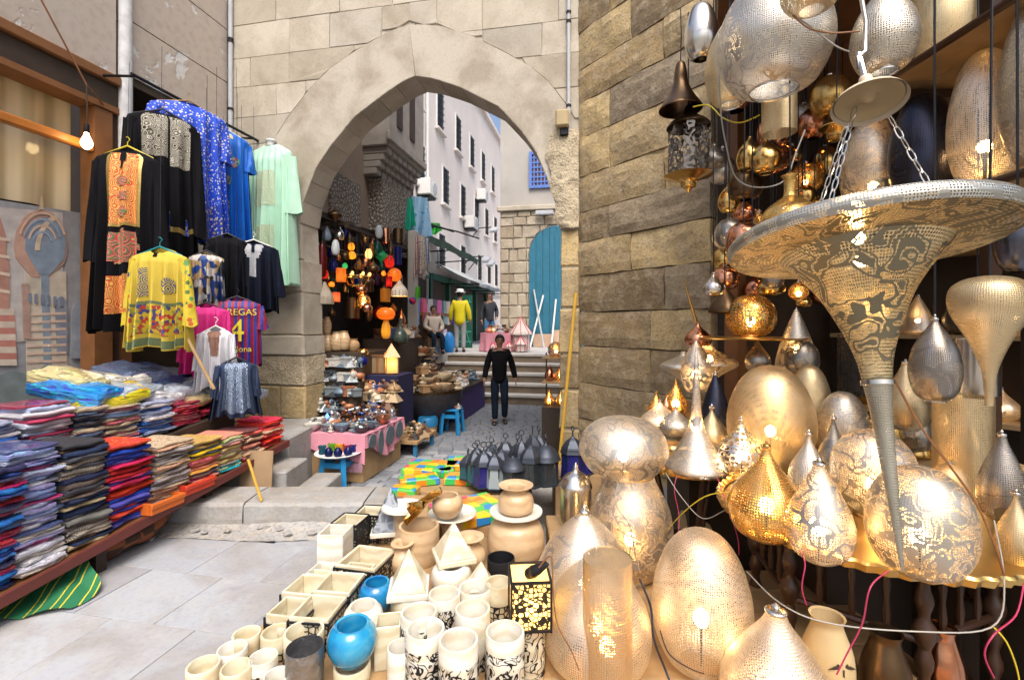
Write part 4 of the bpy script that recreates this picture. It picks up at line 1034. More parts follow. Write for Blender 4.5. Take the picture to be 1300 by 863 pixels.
# ---- hanging lamps upper right
CEZ = 3.9
lamp('teardrop_lamp', 'largest hanging silver teardrop lamp with open dark bottom', 'tear', 982, -60, 116, 152, m_silb, y=2.15, hang=CEZ, lit=0)
lamp('teardrop_lamp', 'pale hanging teardrop lamp behind the largest teardrop', 'tear', 927, 10, 134, 66, m_goldm, y=2.6, hang=CEZ)
lamp('oval_lamp', 'small smooth silver oval lamp hanging next to the tower wall', 'egg', 890, 4, 76, 44, m_silver, y=3.0, hang=CEZ, fin=0)
lamp('cylinder_lamp', 'hanging pewter cylinder lamp below the largest teardrop', 'cyl', 989, 112, 170, 46, m_goldm, y=2.5, hang=CEZ, fin=0)
lamp('teardrop_lamp', 'hanging silver teardrop lamp with dark engraved streaks above the enamel shade', 'tear', 1122, -25, 92, 92, m_sila, y=1.9, hang=CEZ)
lamp('gold_lamp', 'hanging round gold lamp cut off at the top beside the hook', 'ball', 1030, -50, 14, 84, m_goldm, y=1.7, hang=CEZ, fin=0)
lamp('hat_lamp', 'dark bronze wide brimmed lamp hanging by the tower wall', 'hat', 864, 78, 140, 56, m_bronze, y=3.3, hang=CEZ, fin=0)
lamp('hat_lamp', 'dull brass wide brimmed lamp hanging behind the enamel shade', 'hat', 1062, 128, 162, 48, m_bras, y=2.8, hang=CEZ, fin=0)
hx = P(874, 246, 3.35)
tl = thing('tube_lantern', 'dark hanging lantern of perforated panels with brass drop finial', 'lantern', hx)
for k in range(6):
    a = rad(60 * k + 12); c, s_ = math.cos(a), math.sin(a)
    MB().box((.10 * c, .10 * s_, .30), (.075, .075, .34), Matrix.Rotation(a, 3, 'Z')).build('panel', pierced('lantern_panel', (.20, .20, .20), .012, .3, 1, 14, .06, rough=.4), tl)
MB().lathe(smoothprof([(.003, 0), (.02, .03), (.05, .05), (.06, .085), (.14, .12), (.16, .13), (.001, .135)], 4), 24).build('drop_finial', m_bras, tl, smooth=True)
MB().lathe(smoothprof([(.15, .47), (.13, .5), (.05, .56), (.02, .62), (.001, .63)], 4), 24).build('cap', m_bronze, tl, smooth=True)
MB().tube([(0, 0, .6), (0, 0, CEZ - hx.z)], .005, 6).build('cord', m_iron, tl)
for (nm, lb, kd, u, vt, vb, w_, mt, y) in (
 ('onion_lamp', 'front one of two small gold onion lamps hanging together', 'tear', 972, 175, 220, 43, m_bras, 3.0),
 ('onion_lamp', 'rear one of two small gold onion lamps hanging together', 'tear', 952, 172, 218, 36, m_bras, 3.15),
 ('round_lamp', 'round dark copper lamp hanging under the two gold onions', 'ball', 946, 217, 254, 46, m_bronze, 3.2),
 ('onion_lamp', 'tiny gold onion lamp hanging left of the dark copper one', 'tear', 925, 232, 270, 28, m_bras, 3.3),
 ('flask_lamp', 'amber gold flask shaped lamp hanging above the flared disc', 'flask', 1003, 218, 300, 82, m_gold, 2.3),
 ('ball_lamp', 'rose copper ball lamp hanging next to the flared disc', 'ball', 944, 282, 328, 48, m_cop, 2.8),
 ('onion_lamp', 'tiny grey lamp hanging before the rose copper ball', 'onion', 955, 292, 324, 25, m_pew, 2.6),
 ('ball_lamp', 'dull pewter ball lamp hanging behind the rose copper ball', 'ball', 926, 278, 314, 36, m_pew, 3.1),
 ('onion_lamp', 'small bright silver onion lamp hanging under the copper ball', 'onion', 906, 345, 376, 28, m_silver, 3.2),
 ('bell_lamp', 'brass bell lamp with ribs hanging before the dark shop', 'cone', 920, 362, 398, 44, m_bronze, 3.4),
 ('ball_lamp', 'little gold ball lamp hanging deep in the shop', 'ball', 1022, 236, 262, 30, m_bras, 3.6),
 ('vase_lamp', 'dark pewter vase lamp hanging behind the flared stem', 'tear', 1187, 398, 508, 72, m_pew, 1.9),
 ('inverted_lamp', 'large dull gold lamp hanging upside down with narrow foot', 'invonion', 1256, 350, 515, 116, m_goldm, 1.55),
 ('ball_lamp', 'dark steel ball lamp hanging at the edge of the flared disc', 'ball', 1292, 240, 345, 70, plain('dark_steel', (.13, .13, .16), .25, 1), 1.7),
 ('cylinder_lamp', 'pale wide cylinder lamp hanging behind the upside down gold lamp', 'cyl', 1240, 430, 500, 62, m_silver, 2.2),
):
    lamp(nm, lb, kd, u, vt, vb, w_, mt, y=y, hang=CEZ, fin=0 if kd in ('ball', 'cyl', 'invonion') else .07, cap=m_bras if mt in (m_bras, m_gold) else None)

# ---- crowded lamps at the back of the shop
rq = random.Random(77)
MT = [(m_goldm, 'pale gold'), (m_sil, 'pale silver'), (m_silb, 'engraved silver'), (m_gold, 'gold'), (m_bras, 'brass'), (m_cop, 'copper'), (m_pew, 'pewter')]
KW = {'onion': 'onion', 'tear': 'teardrop', 'egg': 'egg', 'ball': 'ball', 'pear': 'pear', 'cone': 'cone'}
def extra(x, y, z, r, h, kd, mt, where, group, hang=0, lit=0):
    o = thing('small_lamp' if r < .1 else 'standing_lamp', '%s %s lamp %s' % (mt[1], KW[kd], where), 'lamp', (x, y, z), rq.uniform(0, 6), group)
    MB().lathe(lampbody(kd, r, h), 28).build('body', mt[0], o, smooth=True)
    MB().lathe(smoothprof([(r * .14, h - .003), (r * .16, h + .012), (r * .06, h + .02), (.001, h + .035)], 3), 10).build('finial', m_silver, o, smooth=True)
    if lit: MB().sphere((0, 0, h * .35), .022, 8, 6).build('bulb', m_bulbs, o)
    if hang: MB().tube([(0, 0, h), (0, 0, hang - z)], .004, 5).build('cord', m_iron, o)
for zs, nm in ((1.592, 'middle'), (2.392, 'upper'), (.842, 'lowest')):
    a = TL + .45
    while a < 4.5:
        r = rq.uniform(.11, .19); p = T(a + r, 2.0); extra(p.x, p.y, zs, r, r * rq.uniform(1.9, 3.0), rq.choice(['onion', 'egg', 'ball', 'pear', 'cone']), rq.choice(MT), 'on the %s shelf at the back of the shop' % nm, 'lamps on the back shelves', lit=rq.random() < .6); a += 2 * r + .03
for k in range(40):
    u = rq.uniform(905, 1070); v = rq.uniform(140, 400); y = rq.uniform(3.3, 4.1); p = P(u, v, y); r = rq.uniform(.06, .13); mt = rq.choice(MT[2:])
    extra(p.x, p.y, p.z, r, r * rq.uniform(1.6, 2.4), rq.choice(['onion', 'tear', 'ball']), mt, 'hanging in the crowd inside the dark shop', 'lamps hanging inside the dark shop', CEZ, lit=rq.random() < .35)
spots = []
for k in range(400):
    r = rq.uniform(.07, .13); x = rq.uniform(1.2, 2.8); y = rq.uniform(2.7, 3.12)
    if all(math.hypot(x - a, y - b_) > r + c for a, b_, c in spots): spots.append((x, y, r))
for (x, y, r) in spots[:20]:
    if abs(x - 1.38) < .25 and y < 2.9: continue
    extra(x, y, .901, r, r * rq.uniform(2.0, 3.4), rq.choice(['onion', 'egg', 'ball', 'pear', 'cone']), rq.choice(MT[:5]), 'packed on the back counter behind the tray', 'lamps packed on the back counter', lit=rq.random() < .5)
for k, (u, vt, vb, w_, kd, ml, y, lb) in enumerate(((1272, 545, 660, 70, 'pear', m_pew, 1.75, 'dark pewter pear lamp at the right end behind the tray'), (1205, 585, 640, 60, 'egg', m_goldm, 2.0, 'gold egg lamp squeezed behind the largest ball'), (1150, 455, 545, 64, 'pear', m_goldm, 2.4, 'dull gold pear lamp behind the flared spike'), (1128, 560, 640, 70, 'ball', m_sila, 2.15, 'leafy silver ball lamp behind the ringed one'), (1290, 620, 720, 60, 'onion', m_goldm, 1.6, 'gold onion lamp at the right rim of the tray'))):
    lamp('standing_lamp', lb, kd, u, vt, vb, w_, ml, y=y, lit=k % 2, fin=.06)
bx_ = thing('stacked_crates', 'dark crates stacked behind the tray carrying the right hand lamps', 'crates', (2.0, 1.95, 0)); MB().box((.1, -.2, .44), (.5, .36, .88)).build('crate', m_int, bx_); MB().box((-.35, .35, .45), (.5, .4, .9)).build('crate', m_int, bx_)
# ---- shelves with the big egg lamps
shf = thing('side_shelf', 'long wooden side shelves carrying big egg lamps', 'shelf', (1.9, 0, 0))
for zz, nm in ((2.29, 'lower'), (2.96, 'upper')):
    for k in range(3): MB().box((.11 + k * .2, 1.55, zz - .025), (.196, 2.1, .04)).build('plank', m_wood, shf, bevel=.004)
    MB().tube([(.0, .55, zz - .03), (.005, 1.5, zz - .032), (.0, 2.6, zz - .03)], .018, 8).build('edge_pole', m_turn, shf)
for yy in (.7, 2.45): MB().box((.58, yy, 1.95), (.06, .06, 3.9)).build('post', m_turn, shf)
for zz in (2.24, 2.91):
    for yy in (.7, 2.45): MB().box((.32, yy, zz - .03), (.55, .04, .04)).build('bracket', m_turn, shf)
def shelf_egg(label, u, vt, vb, w_, mat, kind, xs, z, lit=0, nm='egg_lamp'):
    y = xs * F / (u - CX); p = Vector((xs, y, z)); r = w_ * y / (2 * F * kx(u)); h = (EYE - (vt - HY) / F * y) - z
    o = thing(nm, label, 'lamp', p); MB().lathe(lampbody(kind, r, h), 44).build('body', mat, o, smooth=True)
    rb = PROF[kind][0][0] * r; MB().lathe([(rb * 1.02, 0), (rb * 1.06, .004), (rb * 1.0, .012)], 24).build('base_ring', m_silver, o)
    if lit: MB().sphere((0, 0, h * .3), .028, 10, 8).build('bulb', m_bulb, o); MB().tube([(0, 0, 0), (0, 0, h * .28)], .008, 6).build('bulb_stem', m_iron, o)
shelf_egg('silver egg lamp with round dark patches at the far end of the shelf', 1108, 148, 262, 88, m_sila, 'egg', 2.02, 2.295, 1)
shelf_egg('dark blue violet egg lamp between two pale eggs on the shelf', 1172, 118, 250, 96, m_dkblue, 'egg', 2.06, 2.296, 0)
shelf_egg('bright lit plain silver egg lamp on the lower shelf', 1250, 62, 225, 104, m_sil, 'egg', 2.10, 2.2965, 1)
shelf_egg('big silver egg lamp with brown streaks at the near end of the shelf', 1335, -25, 185, 150, m_sila, 'egg', 2.06, 2.297, 0)
shelf_egg('round gold ball lamp on the upper shelf', 1196, -60, 50, 90, m_goldm, 'ball', 2.12, 2.965, 0, 'ball_lamp')

# ---- cables
m_cw = plain('white_cable', (.36, .34, .30), .5, bump=0); m_cy = plain('yellow_cable', (.65, .50, .03), .45, bump=0); m_cr = plain('red_cable', (.42, .03, .09), .45, bump=0); m_ck = plain('black_cable', (.02, .02, .03), .4, bump=0); m_cbr = plain('brown_cable', (.25, .11, .04), .5, bump=0)
def cable(label, mat, pts, r=.0022):
    P3 = [P(*p) for p in pts]; out = []
    for i in range(len(P3) - 1):
        p0, p1, p2, p3 = P3[max(i - 1, 0)], P3[i], P3[i + 1], P3[min(i + 2, len(P3) - 1)]
        for k in range(6):
            t = k / 6; out.append(.5 * (2 * p1 + (p2 - p0) * t + (2 * p0 - 5 * p1 + 4 * p2 - p3) * t * t + (3 * p1 - p0 - 3 * p2 + p3) * t ** 3))
    out.append(P3[-1]); o = out[0].copy()
    tag(MB().tube([p - o for p in out], r, 6).build('cable', mat, None, o, smooth=True), label, 'cable')
cable('yellow cable looping between the egg lamp and the gold onion', m_cy, [(838, 690, 2.3), (858, 660, 2.1), (895, 630, 2.0), (935, 624, 1.95)])
cable('white cable drooping from the small tray to the brass tray', m_cw, [(845, 600, 2.45), (866, 632, 2.35), (893, 658, 2.2), (925, 646, 2.1), (945, 655, 1.98)])
cable('red cable hanging down under the small tray', m_cr, [(862, 595, 2.5), (856, 620, 2.45), (862, 655, 2.4), (860, 690, 2.3)])
cable('crimson cable hanging beside the gold onion lamp', m_cr, [(911, 606, 2.3), (922, 640, 2.1), (936, 680, 2.0), (938, 704, 2.0)])
cable('long pale cable strung across the front of the tray stand', m_cw, [(948, 725, 1.7), (990, 765, 1.5), (1050, 790, 1.42), (1160, 801, 1.38), (1258, 796, 1.38), (1275, 740, 1.4), (1262, 660, 1.45)])
cable('brown red cable curving down right of the flared spike', m_cbr, [(1135, 480, 1.35), (1168, 540, 1.35), (1205, 590, 1.35), (1240, 640, 1.35), (1262, 690, 1.35), (1275, 730, 1.38)], .0032)
cable('magenta cable dangling below the fluted tray rim', m_cr, [(1128, 724, 1.42), (1105, 745, 1.36), (1095, 790, 1.36), (1075, 830, 1.36), (1062, 856, 1.36)])
cable('short purple cable hanging off the front of the tray', m_cr, [(1015, 698, 1.58), (1022, 715, 1.52), (1018, 745, 1.5), (1024, 768, 1.5)])
cable('red cable snaking down at the right edge under the tray', m_cr, [(1300, 740, 1.4), (1290, 780, 1.35), (1262, 805, 1.3), (1250, 830, 1.3), (1262, 860, 1.3)])
cable('green yellow cable hanging at the right edge under the tray', m_cy, [(1262, 796, 1.37), (1278, 815, 1.36), (1290, 845, 1.36), (1296, 875, 1.36)])
cable('black cable bundle running down between dome lamp and egg lamp', m_ck, [(812, 735, 1.7), (826, 770, 1.55), (830, 810, 1.5), (845, 850, 1.5), (856, 880, 1.45)], .004)
cable('second black cable lying on the low table before the egg lamp', m_ck, [(838, 800, 1.58), (850, 830, 1.58), (880, 850, 1.58), (910, 858, 1.6)])
cable('brown cable running down the front of the dome lamp', m_cbr, [(684, 720, 1.50), (700, 706, 1.48), (702, 745, 1.46), (707, 790, 1.46), (725, 825, 1.46), (735, 850, 1.46)])
cable('white cable wound round the leafy bellied lamp', m_cw, [(785, 610, 2.2), (782, 640, 2.12), (800, 668, 2.1), (806, 700, 2.12), (812, 725, 2.1)])
cable('thin white wire looping under the hanging gold lamps', m_cw, [(912, 40, 2.4), (914, 130, 2.4), (922, 185, 2.5), (934, 225, 2.6), (960, 238, 2.6), (995, 230, 2.6), (1010, 195, 2.6), (1022, 165, 2.6)], .004)
cable('yellow wire running from the hat lamp to the cylinder lamp', m_cy, [(880, 136, 3.0), (900, 134, 2.9), (918, 150, 2.8), (940, 156, 2.7), (965, 146, 2.6)], .004)
cable('dark wire crossing in front of the largest teardrop', m_cbr, [(1002, 15, 1.75), (1025, 35, 1.7), (1055, 42, 1.7), (1092, 40, 1.65)], .003)
cable('pale wire slanting past the largest teardrop to the shelf', m_cw, [(1005, 18, 1.75), (1030, 35, 1.75), (1060, 58, 1.72), (1078, 66, 1.75)], .003)
# ================================================================ clothes stall on the left
SE = -2.2
def ztab(t): return .27 + .11 * (t + 2.9)
ctb = thing('clothes_table', 'low sloping plank table loaded with stacks of folded clothes', 'table', S(0, 0, 0), ANG)
t0, t1 = -5.6, -1.25
for k in range(6):
    s0 = SE - .28 * (k + 1); q = MB()
    q.add([(s, t, ztab(t) - d) for d in (.03, 0) for s, t in ((s0 + .004, t0), (s0 + .276, t0), (s0 + .276, t1), (s0 + .004, t1))], [(0, 3, 2, 1), (4, 5, 6, 7), (0, 1, 5, 4), (1, 2, 6, 5), (2, 3, 7, 6), (3, 0, 4, 7)]).build('plank', m_brown, ctb)
q = MB(); q.add([(s, t, ztab(t) - d) for d in (.06, -.005) for s, t in ((SE + .002, t0), (SE + .03, t0), (SE + .03, t1), (SE + .002, t1))], [(0, 3, 2, 1), (4, 5, 6, 7), (0, 1, 5, 4), (1, 2, 6, 5), (2, 3, 7, 6), (3, 0, 4, 7)]).build('edge_board', plain('maroon_paint', (.13, .03, .025), .5), ctb)
for t in (-5.2, -4.2, -3.1, -2.2, -1.4):
    for s in (SE - .1, -3.6): MB().box((s, t, (ztab(t) - .03) / 2), (.07, .07, ztab(t) - .03)).build('leg', m_dark, ctb)
rs2 = MB(); rs3 = MB()
rs2.add([(s, t, ztab(t) + d) for d in (0.002, .38) for s, t in ((-3.05, t0), (-2.62, t0), (-2.62, -1.5), (-3.05, -1.5))], [(0, 3, 2, 1), (4, 5, 6, 7), (0, 1, 5, 4), (1, 2, 6, 5), (2, 3, 7, 6), (3, 0, 4, 7)]).build('riser', m_dark, ctb)
rs3.add([(s, t, ztab(t) + d) for d in (0.002, .62) for s, t in ((-3.75, t0), (-3.06, t0), (-3.06, -1.3), (-3.75, -1.3))], [(0, 3, 2, 1), (4, 5, 6, 7), (0, 1, 5, 4), (1, 2, 6, 5), (2, 3, 7, 6), (3, 0, 4, 7)]).build('riser', m_dark, ctb)
# folded garment meshes: a folded slab with soft round front fold, unit size
def folded(seed, plastic=False):
    rr = random.Random(seed); q = MB(); n = 7; prof = []
    for a in range(7): g = rad(-90 + 30 * a); prof.append((.5 - .06 + .06 * math.cos(g), .5 + .5 * math.sin(g)))
    prof += [(.2, 1.02), (-.2, 1.0), (-.5, .96), (-.5, .04), (-.1, 0)]
    vs = []; ph = [rr.uniform(0, 6) for _ in range(4)]
    for i in range(n + 1):
        x = i / n - .5; ed = 1 - .25 * (abs(x) * 2) ** 6
        for (y, z) in prof:
            wob = .05 * math.sin(x * 7 + ph[0]) + .03 * math.sin(x * 13 + ph[1])
            vs.append((x + rr.uniform(-.012, .012), -(y + (wob * .5 if y > .3 else 0)) + rr.uniform(-.008, .008), .5 + (z - .5) * ed + .11 * math.sin(x * 6 + ph[2] + y * 2) * (1.2 if z > .5 else 1.1) + rr.uniform(-.09, .09)))
    L = len(prof); fs = [(i * L + k, i * L + (k + 1) % L, (i + 1) * L + (k + 1) % L, (i + 1) * L + k) for i in range(n) for k in range(L)]
    fs += [tuple(range(L)), tuple(n * L + k for k in range(L - 1, -1, -1))]
    return q.add(vs, fs).mesh('folded_garment', smooth=True)
FOLD = [folded(k) for k in range(8)]
m_cloth = plain('folded_cloth', (1, 1, 1), .85, var=.25, vs=14, bump=.35, bs=160, bd=.003, objcol=True)
def packed(name, rough, coat, bs, bd, k):
    b = NB(name); co = b.shifted(b.coord(), 11); base = b.n('ObjectInfo').outputs['Color']; vo = b.voro(co, k, 'F1', 1); hs = b.n('HueSaturation'); b.l(base, hs.inputs['Color'])
    sp = b.n('SeparateColor'); b.l(vo.outputs['Color'], sp.inputs[0]); b.l(b.math('MULTIPLY_ADD', sp.outputs[0], .16, .42), hs.inputs['Hue']); b.l(b.math('MULTIPLY_ADD', sp.outputs[1], 1.6, .3), hs.inputs['Value'])
    c = b.mix(b.math('MULTIPLY', b.math('GREATER_THAN', b.noise(co, k * .35, 2), .53), .75), base, hs.outputs[0]); b.l(c, b.b.inputs['Base Color'])
    b.bump(b.noise(co, bs, 3, .6), .7, bd)
    if coat: b.b.inputs['Coat Weight'].default_value = coat; b.b.inputs['Coat Roughness'].default_value = .08
    return b.fin(rough)
m_plas = packed('cloth_in_plastic', .4, 1.0, 5, .06, 9); m_prn = packed('printed_folded_cloth', .85, 0, 30, .01, 26)
def striped(name, k1, k2, sc_=60):
    b = NB(name); co = b.shifted(b.coord(), 3); w_ = b.n('TexWave'); w_.inputs['Scale'].default_value = sc_ / 6; w_.inputs['Distortion'].default_value = 1.5; w_.bands_direction = 'X'; b.l(co, w_.inputs[0])
    n = b.noise(co, 22, 2); base = b.n('ObjectInfo').outputs['Color']
    c = b.mix(b.ramp(w_.outputs['Fac'], [(.45, 0.), (.6, 1.)]), base, k1); c = b.mix(b.ramp(n, [(.58, 0.), (.62, 1.)]), c, k2)
    b.l(c, b.b.inputs['Base Color']); b.bump(n, .3, .004); return b.fin(.8)
m_str = striped('patterned_cloth', (.55, .45, .32), (.05, .03, .06)); m_str2 = striped('bright_patterned_cloth', (.6, .12, .10), (.65, .5, .1))
PAL = {
 'white': [(.62, .62, .68), (.42, .46, .60), (.70, .69, .70), (.24, .30, .5), (.50, .10, .22), (.62, .55, .48), (.36, .34, .56), (.08, .10, .22)],
 'dark': [(.02, .025, .05), (.02, .04, .15), (.32, .03, .05), (.03, .03, .03), (.05, .14, .36), (.02, .02, .06), (.48, .04, .14)],
 'brown': [(.06, .035, .025), (.02, .025, .06), (.05, .05, .06), (.36, .30, .2), (.03, .03, .035), (.10, .08, .07), (.02, .03, .07), (.14, .14, .13)],
 'red': [(.40, .015, .03), (.50, .08, .02), (.03, .07, .32), (.42, .02, .10), (.05, .05, .22), (.30, .01, .03), (.10, .10, .34)],
 'pattern': [(.34, .06, .05), (.4, .3, .2), (.08, .07, .09), (.5, .4, .3), (.4, .15, .08), (.1, .12, .2)],
 'bright': [(.5, .03, .08), (.6, .42, .05), (.03, .3, .36), (.55, .25, .2), (.05, .06, .08), (.5, .06, .2), (.25, .35, .1)],
 'blue': [(.05, .12, .38), (.4, .44, .58), (.5, .52, .6), (.25, .3, .45), (.55, .53, .55), (.3, .06, .1)],
 'bagged': [(.06, .07, .10), (.5, .42, .32), (.3, .33, .4), (.55, .5, .48), (.08, .12, .2), (.4, .12, .16)],
 'crimson': [(.42, .05, .08), (.5, .08, .1), (.3, .02, .06), (.5, .2, .22)],
 'coral': [(.62, .09, .07), (.6, .16, .14), (.5, .35, .25), (.55, .07, .1), (.12, .05, .05)],
}
def vivid(c):
    m_ = sum(c) / 3; return tuple(max(.008, min(.85, (m_ + (x - m_) * 1.3) * 1.0)) for x in c)
PAL = {k: [vivid(c) for c in v] for k, v in PAL.items()}
NST = [0]
ORD = ['topmost', 'second', 'third', 'fourth', 'fifth', 'sixth', 'seventh', 'eighth', 'ninth', 'tenth', 'eleventh', 'twelfth', 'thirteenth', 'fourteenth', 'fifteenth', 'sixteenth', 'seventeenth', 'eighteenth', 'nineteenth', 'twentieth']
def ordinal(k): return ORD[k] if k < 20 else ['twenty', 'thirty', 'forty'][(k + 1) // 10 - 2] + ('-' + ['first', 'second', 'third', 'fourth', 'fifth', 'sixth', 'seventh', 'eighth', 'ninth'][(k + 1) % 10 - 1] if (k + 1) % 10 else 'th')
def cname(c):
    r, g, b_ = c; mx, mn = max(c), min(c)
    if mx < .13: return 'navy' if b_ > 1.3 * r else 'black' if mx < .08 else 'dark brown'
    if mx - mn < .13: return 'white' if mx > .45 else 'grey'
    if b_ == mx: return 'pale blue' if mn > .25 else 'blue'
    if g == mx: return 'green'
    if b_ > .75 * g: return ('pink' if r > .45 else 'crimson') if g > .08 else 'red'
    return 'cream' if g > .3 and b_ > .15 else 'yellow' if g > .3 else 'orange' if g > .1 and b_ < .08 else 'salmon' if r > .45 else 'brown'
def stack(u0, u1, vt, pal, word, mat, s=SE - .02, base=0, depth=.36, th=.023, zb=None):
    ta = pix_s(u0, vt, s)[0]; tbb = pix_s(u1, vt, s)[0]; tm = (ta + tbb) / 2; wd = abs(tbb - ta) * .97
    zt = pix_s((u0 + u1) / 2, vt, s)[1]; z = (ztab(tm) + base + .004) if zb is None else zb; rr = random.Random(int(u0 * 7 + vt)); n = 0
    made = []; k0 = rr.randrange(9); z0_ = z
    lean = rr.uniform(-.001, .001); lean2 = rr.uniform(-.0015, .0015)
    while z < zt - .01:
        h = th * rr.uniform(.6, 1.6); c = PAL[pal][(k0 + n * 3 + rr.randrange(2)) % len(PAL[pal])]
        mt = mat if not isinstance(mat, tuple) else mat[rr.randrange(len(mat))]
        o = ob('folded_garment', FOLD[rr.randrange(8)], mt, None, S(s - depth / 2 + rr.uniform(-.025, .02) + lean * n, tm + rr.uniform(-.02, .02) + lean2 * n, z), ANG + rad(90) + rr.uniform(-.11, .11), scale=(wd * rr.uniform(.88, 1.06), depth * rr.uniform(.9, 1.04), h * 1.12), color=c)
        made.append((o, c)); z += h * .97; n += 1
    for k, (o, c) in enumerate(reversed(made)): tag(o, 'folded %s piece, %s%s of the %s' % (cname(c), ordinal(k), '' if k == 0 else ' from top', word), 'clothes', word)
    NST[0] += n
stack(-28, 24, 600, 'dark', 'dark navy and red stack', (m_prn, m_plas))
stack(24, 88, 568, 'white', 'tall pale plastic-packed stack', m_plas)
stack(86, 142, 563, 'brown', 'dark brown and navy stack', (m_cloth, m_prn, m_str))
stack(142, 195, 560, 'red', 'red, orange and blue stack', (m_cloth, m_cloth, m_prn), th=.018)
stack(194, 240, 562, 'pattern', 'patterned stack over the orange crate', m_str, th=.018)
stack(240, 278, 558, 'bright', 'stack above the red crate', (m_cloth, m_str2), th=.02)
stack(278, 308, 552, 'bright', 'bright stack above the cardboard', (m_cloth, m_str), th=.02)
stack(309, 334, 545, 'coral', 'low salmon stack near the end', (m_cloth, m_str), th=.02)
stack(335, 360, 532, 'coral', 'coral red stack at the table end', (m_cloth, m_prn), th=.022)
s2 = -2.66; b2 = .384
stack(-40, 30, 540, 'blue', 'plastic stack behind the navy one', m_plas, s2, b2)
stack(30, 92, 514, 'blue', 'high blue and white plastic stack', (m_plas, m_cloth), s2, b2)
stack(93, 134, 520, 'bagged', 'plastic stack behind the brown one', m_plas, s2, b2)
stack(134, 180, 515, 'bagged', 'plastic stack behind the red one', m_plas, s2, b2)
stack(180, 222, 512, 'blue', 'plastic stack behind the patterned one', m_plas, s2, b2)
stack(222, 258, 512, 'crimson', 'crimson plastic stack by the wall', m_plas, s2, b2)
stack(258, 300, 516, 'crimson', 'dark red plastic stack at the back', m_plas, s2, b2)
# loose bags heaped on top
s3 = -3.1
HP = [(112, 492, 66, (.52, .40, .06), 'mustard yellow printed shirt in a clear bag on the heap'), (128, 505, 70, (.50, .45, .05), 'yellow green printed shirt in a clear bag lower on the heap'), (100, 500, 50, (.06, .22, .5), 'bright blue shirt in a clear bag under the yellow ones'),
      (150, 498, 56, (.35, .4, .45), 'grey shirt in a clear bag beside the yellow ones'), (198, 478, 62, (.05, .07, .16), 'navy and white patterned scarf in a bag high on the heap'), (205, 488, 58, (.30, .38, .62), 'blue white patterned shirt in a bag on the heap'),
      (232, 482, 54, (.48, .5, .55), 'silvery white shirt in a bag at the back of the heap'), (250, 500, 70, (.07, .09, .18), 'dark navy shirt in a glossy bag on the right heap'), (212, 508, 66, (.55, .45, .28), 'cream shirt in a bag lying across the heap'), (280, 506, 60, (.10, .11, .18), 'charcoal shirt in a glossy bag at the end of the heap'), (170, 488, 50, (.16, .28, .55), 'mid blue shirt in a bag in the middle of the heap'), (184, 504, 48, (.6, .6, .62), 'white shirt in a clear bag in the middle of the heap'), (95, 484, 48, (.55, .5, .3), 'sand coloured shirt in a clear bag at the left of the heap'), (135, 484, 52, (.62, .6, .55), 'ivory shirt in a clear bag at the back left of the heap'), (225, 496, 50, (.5, .54, .6), 'pale grey blue shirt in a bag across the heap'), (262, 488, 48, (.5, .1, .12), 'dark red shirt in a glossy bag at the back right'), (165, 476, 46, (.08, .1, .16), 'black and white printed shirt in a bag at the back'), (300, 498, 44, (.3, .34, .42), 'steel grey shirt in a glossy bag near the wall')]
for k, (u, v, w_, c, lb) in enumerate(HP):
    ss = -2.98 if v > 494 else -3.2; t, z = pix_s(u, v, ss); y = S(ss, t).y; wd = w_ * y / F
    o = ob('bagged_shirt', FOLD[k % 8], m_plas, None, S(ss, t, z - .03), 0, rot=(rad(R.uniform(4, 14)), rad(R.uniform(-8, 8)), ANG + rad(90) + R.uniform(-.35, .35)), scale=(wd * 1.1, .5, .11), color=vivid(c)); tag(o, lb, 'clothes', 'bagged shirts on the heap')
q = MB(); q.add([(s, t, ztab(t) + d) for d in (.622, .66) for s, t in ((-3.7, -4.2), (-3.1, -4.2), (-3.1, -1.35), (-3.7, -1.35))], [(0, 3, 2, 1), (4, 5, 6, 7), (0, 1, 5, 4), (1, 2, 6, 5), (2, 3, 7, 6), (3, 0, 4, 7)]).build('riser', m_dark, ctb)
# crates at the front edge
def crate(label, u0, u1, v0, v1, col, s):
    ta, za = pix_s(u0, v1, s); tbb, zb_ = pix_s(u1, v0, s); o = thing('plastic_crate', label, 'crate', S(s, (ta + tbb) / 2, za), ANG)
    m = plain('crate_' + label.split()[0], col, .45, var=.2, bump=.1); w_, h = tbb - ta, max(.08, zb_ - za)
    MB().box((0, 0, h / 2), (.02, w_, h)).build('front', m, o, bevel=.004); MB().box((-.3, 0, h / 2), (.02, w_, h)).build('back', m, o); MB().box((-.15, 0, .01), (.28, w_, .02)).build('floor', m, o)
    for a in (-1, 1): MB().box((-.15, a * (w_ / 2 - .011), h / 2), (.278, .02, h)).build('side', m, o)
    MB().box((.015, 0, h - .02), (.012, w_ + .01, .03)).build('rim', m, o, bevel=.003)
crate('orange plastic crate hanging at the front edge of the clothes table', 191, 233, 624, 655, (.62, .14, .02), SE + .05)
crate('red plastic crate tucked under the pink and yellow scarves', 235, 272, 606, 630, (.55, .05, .02), SE + .03)
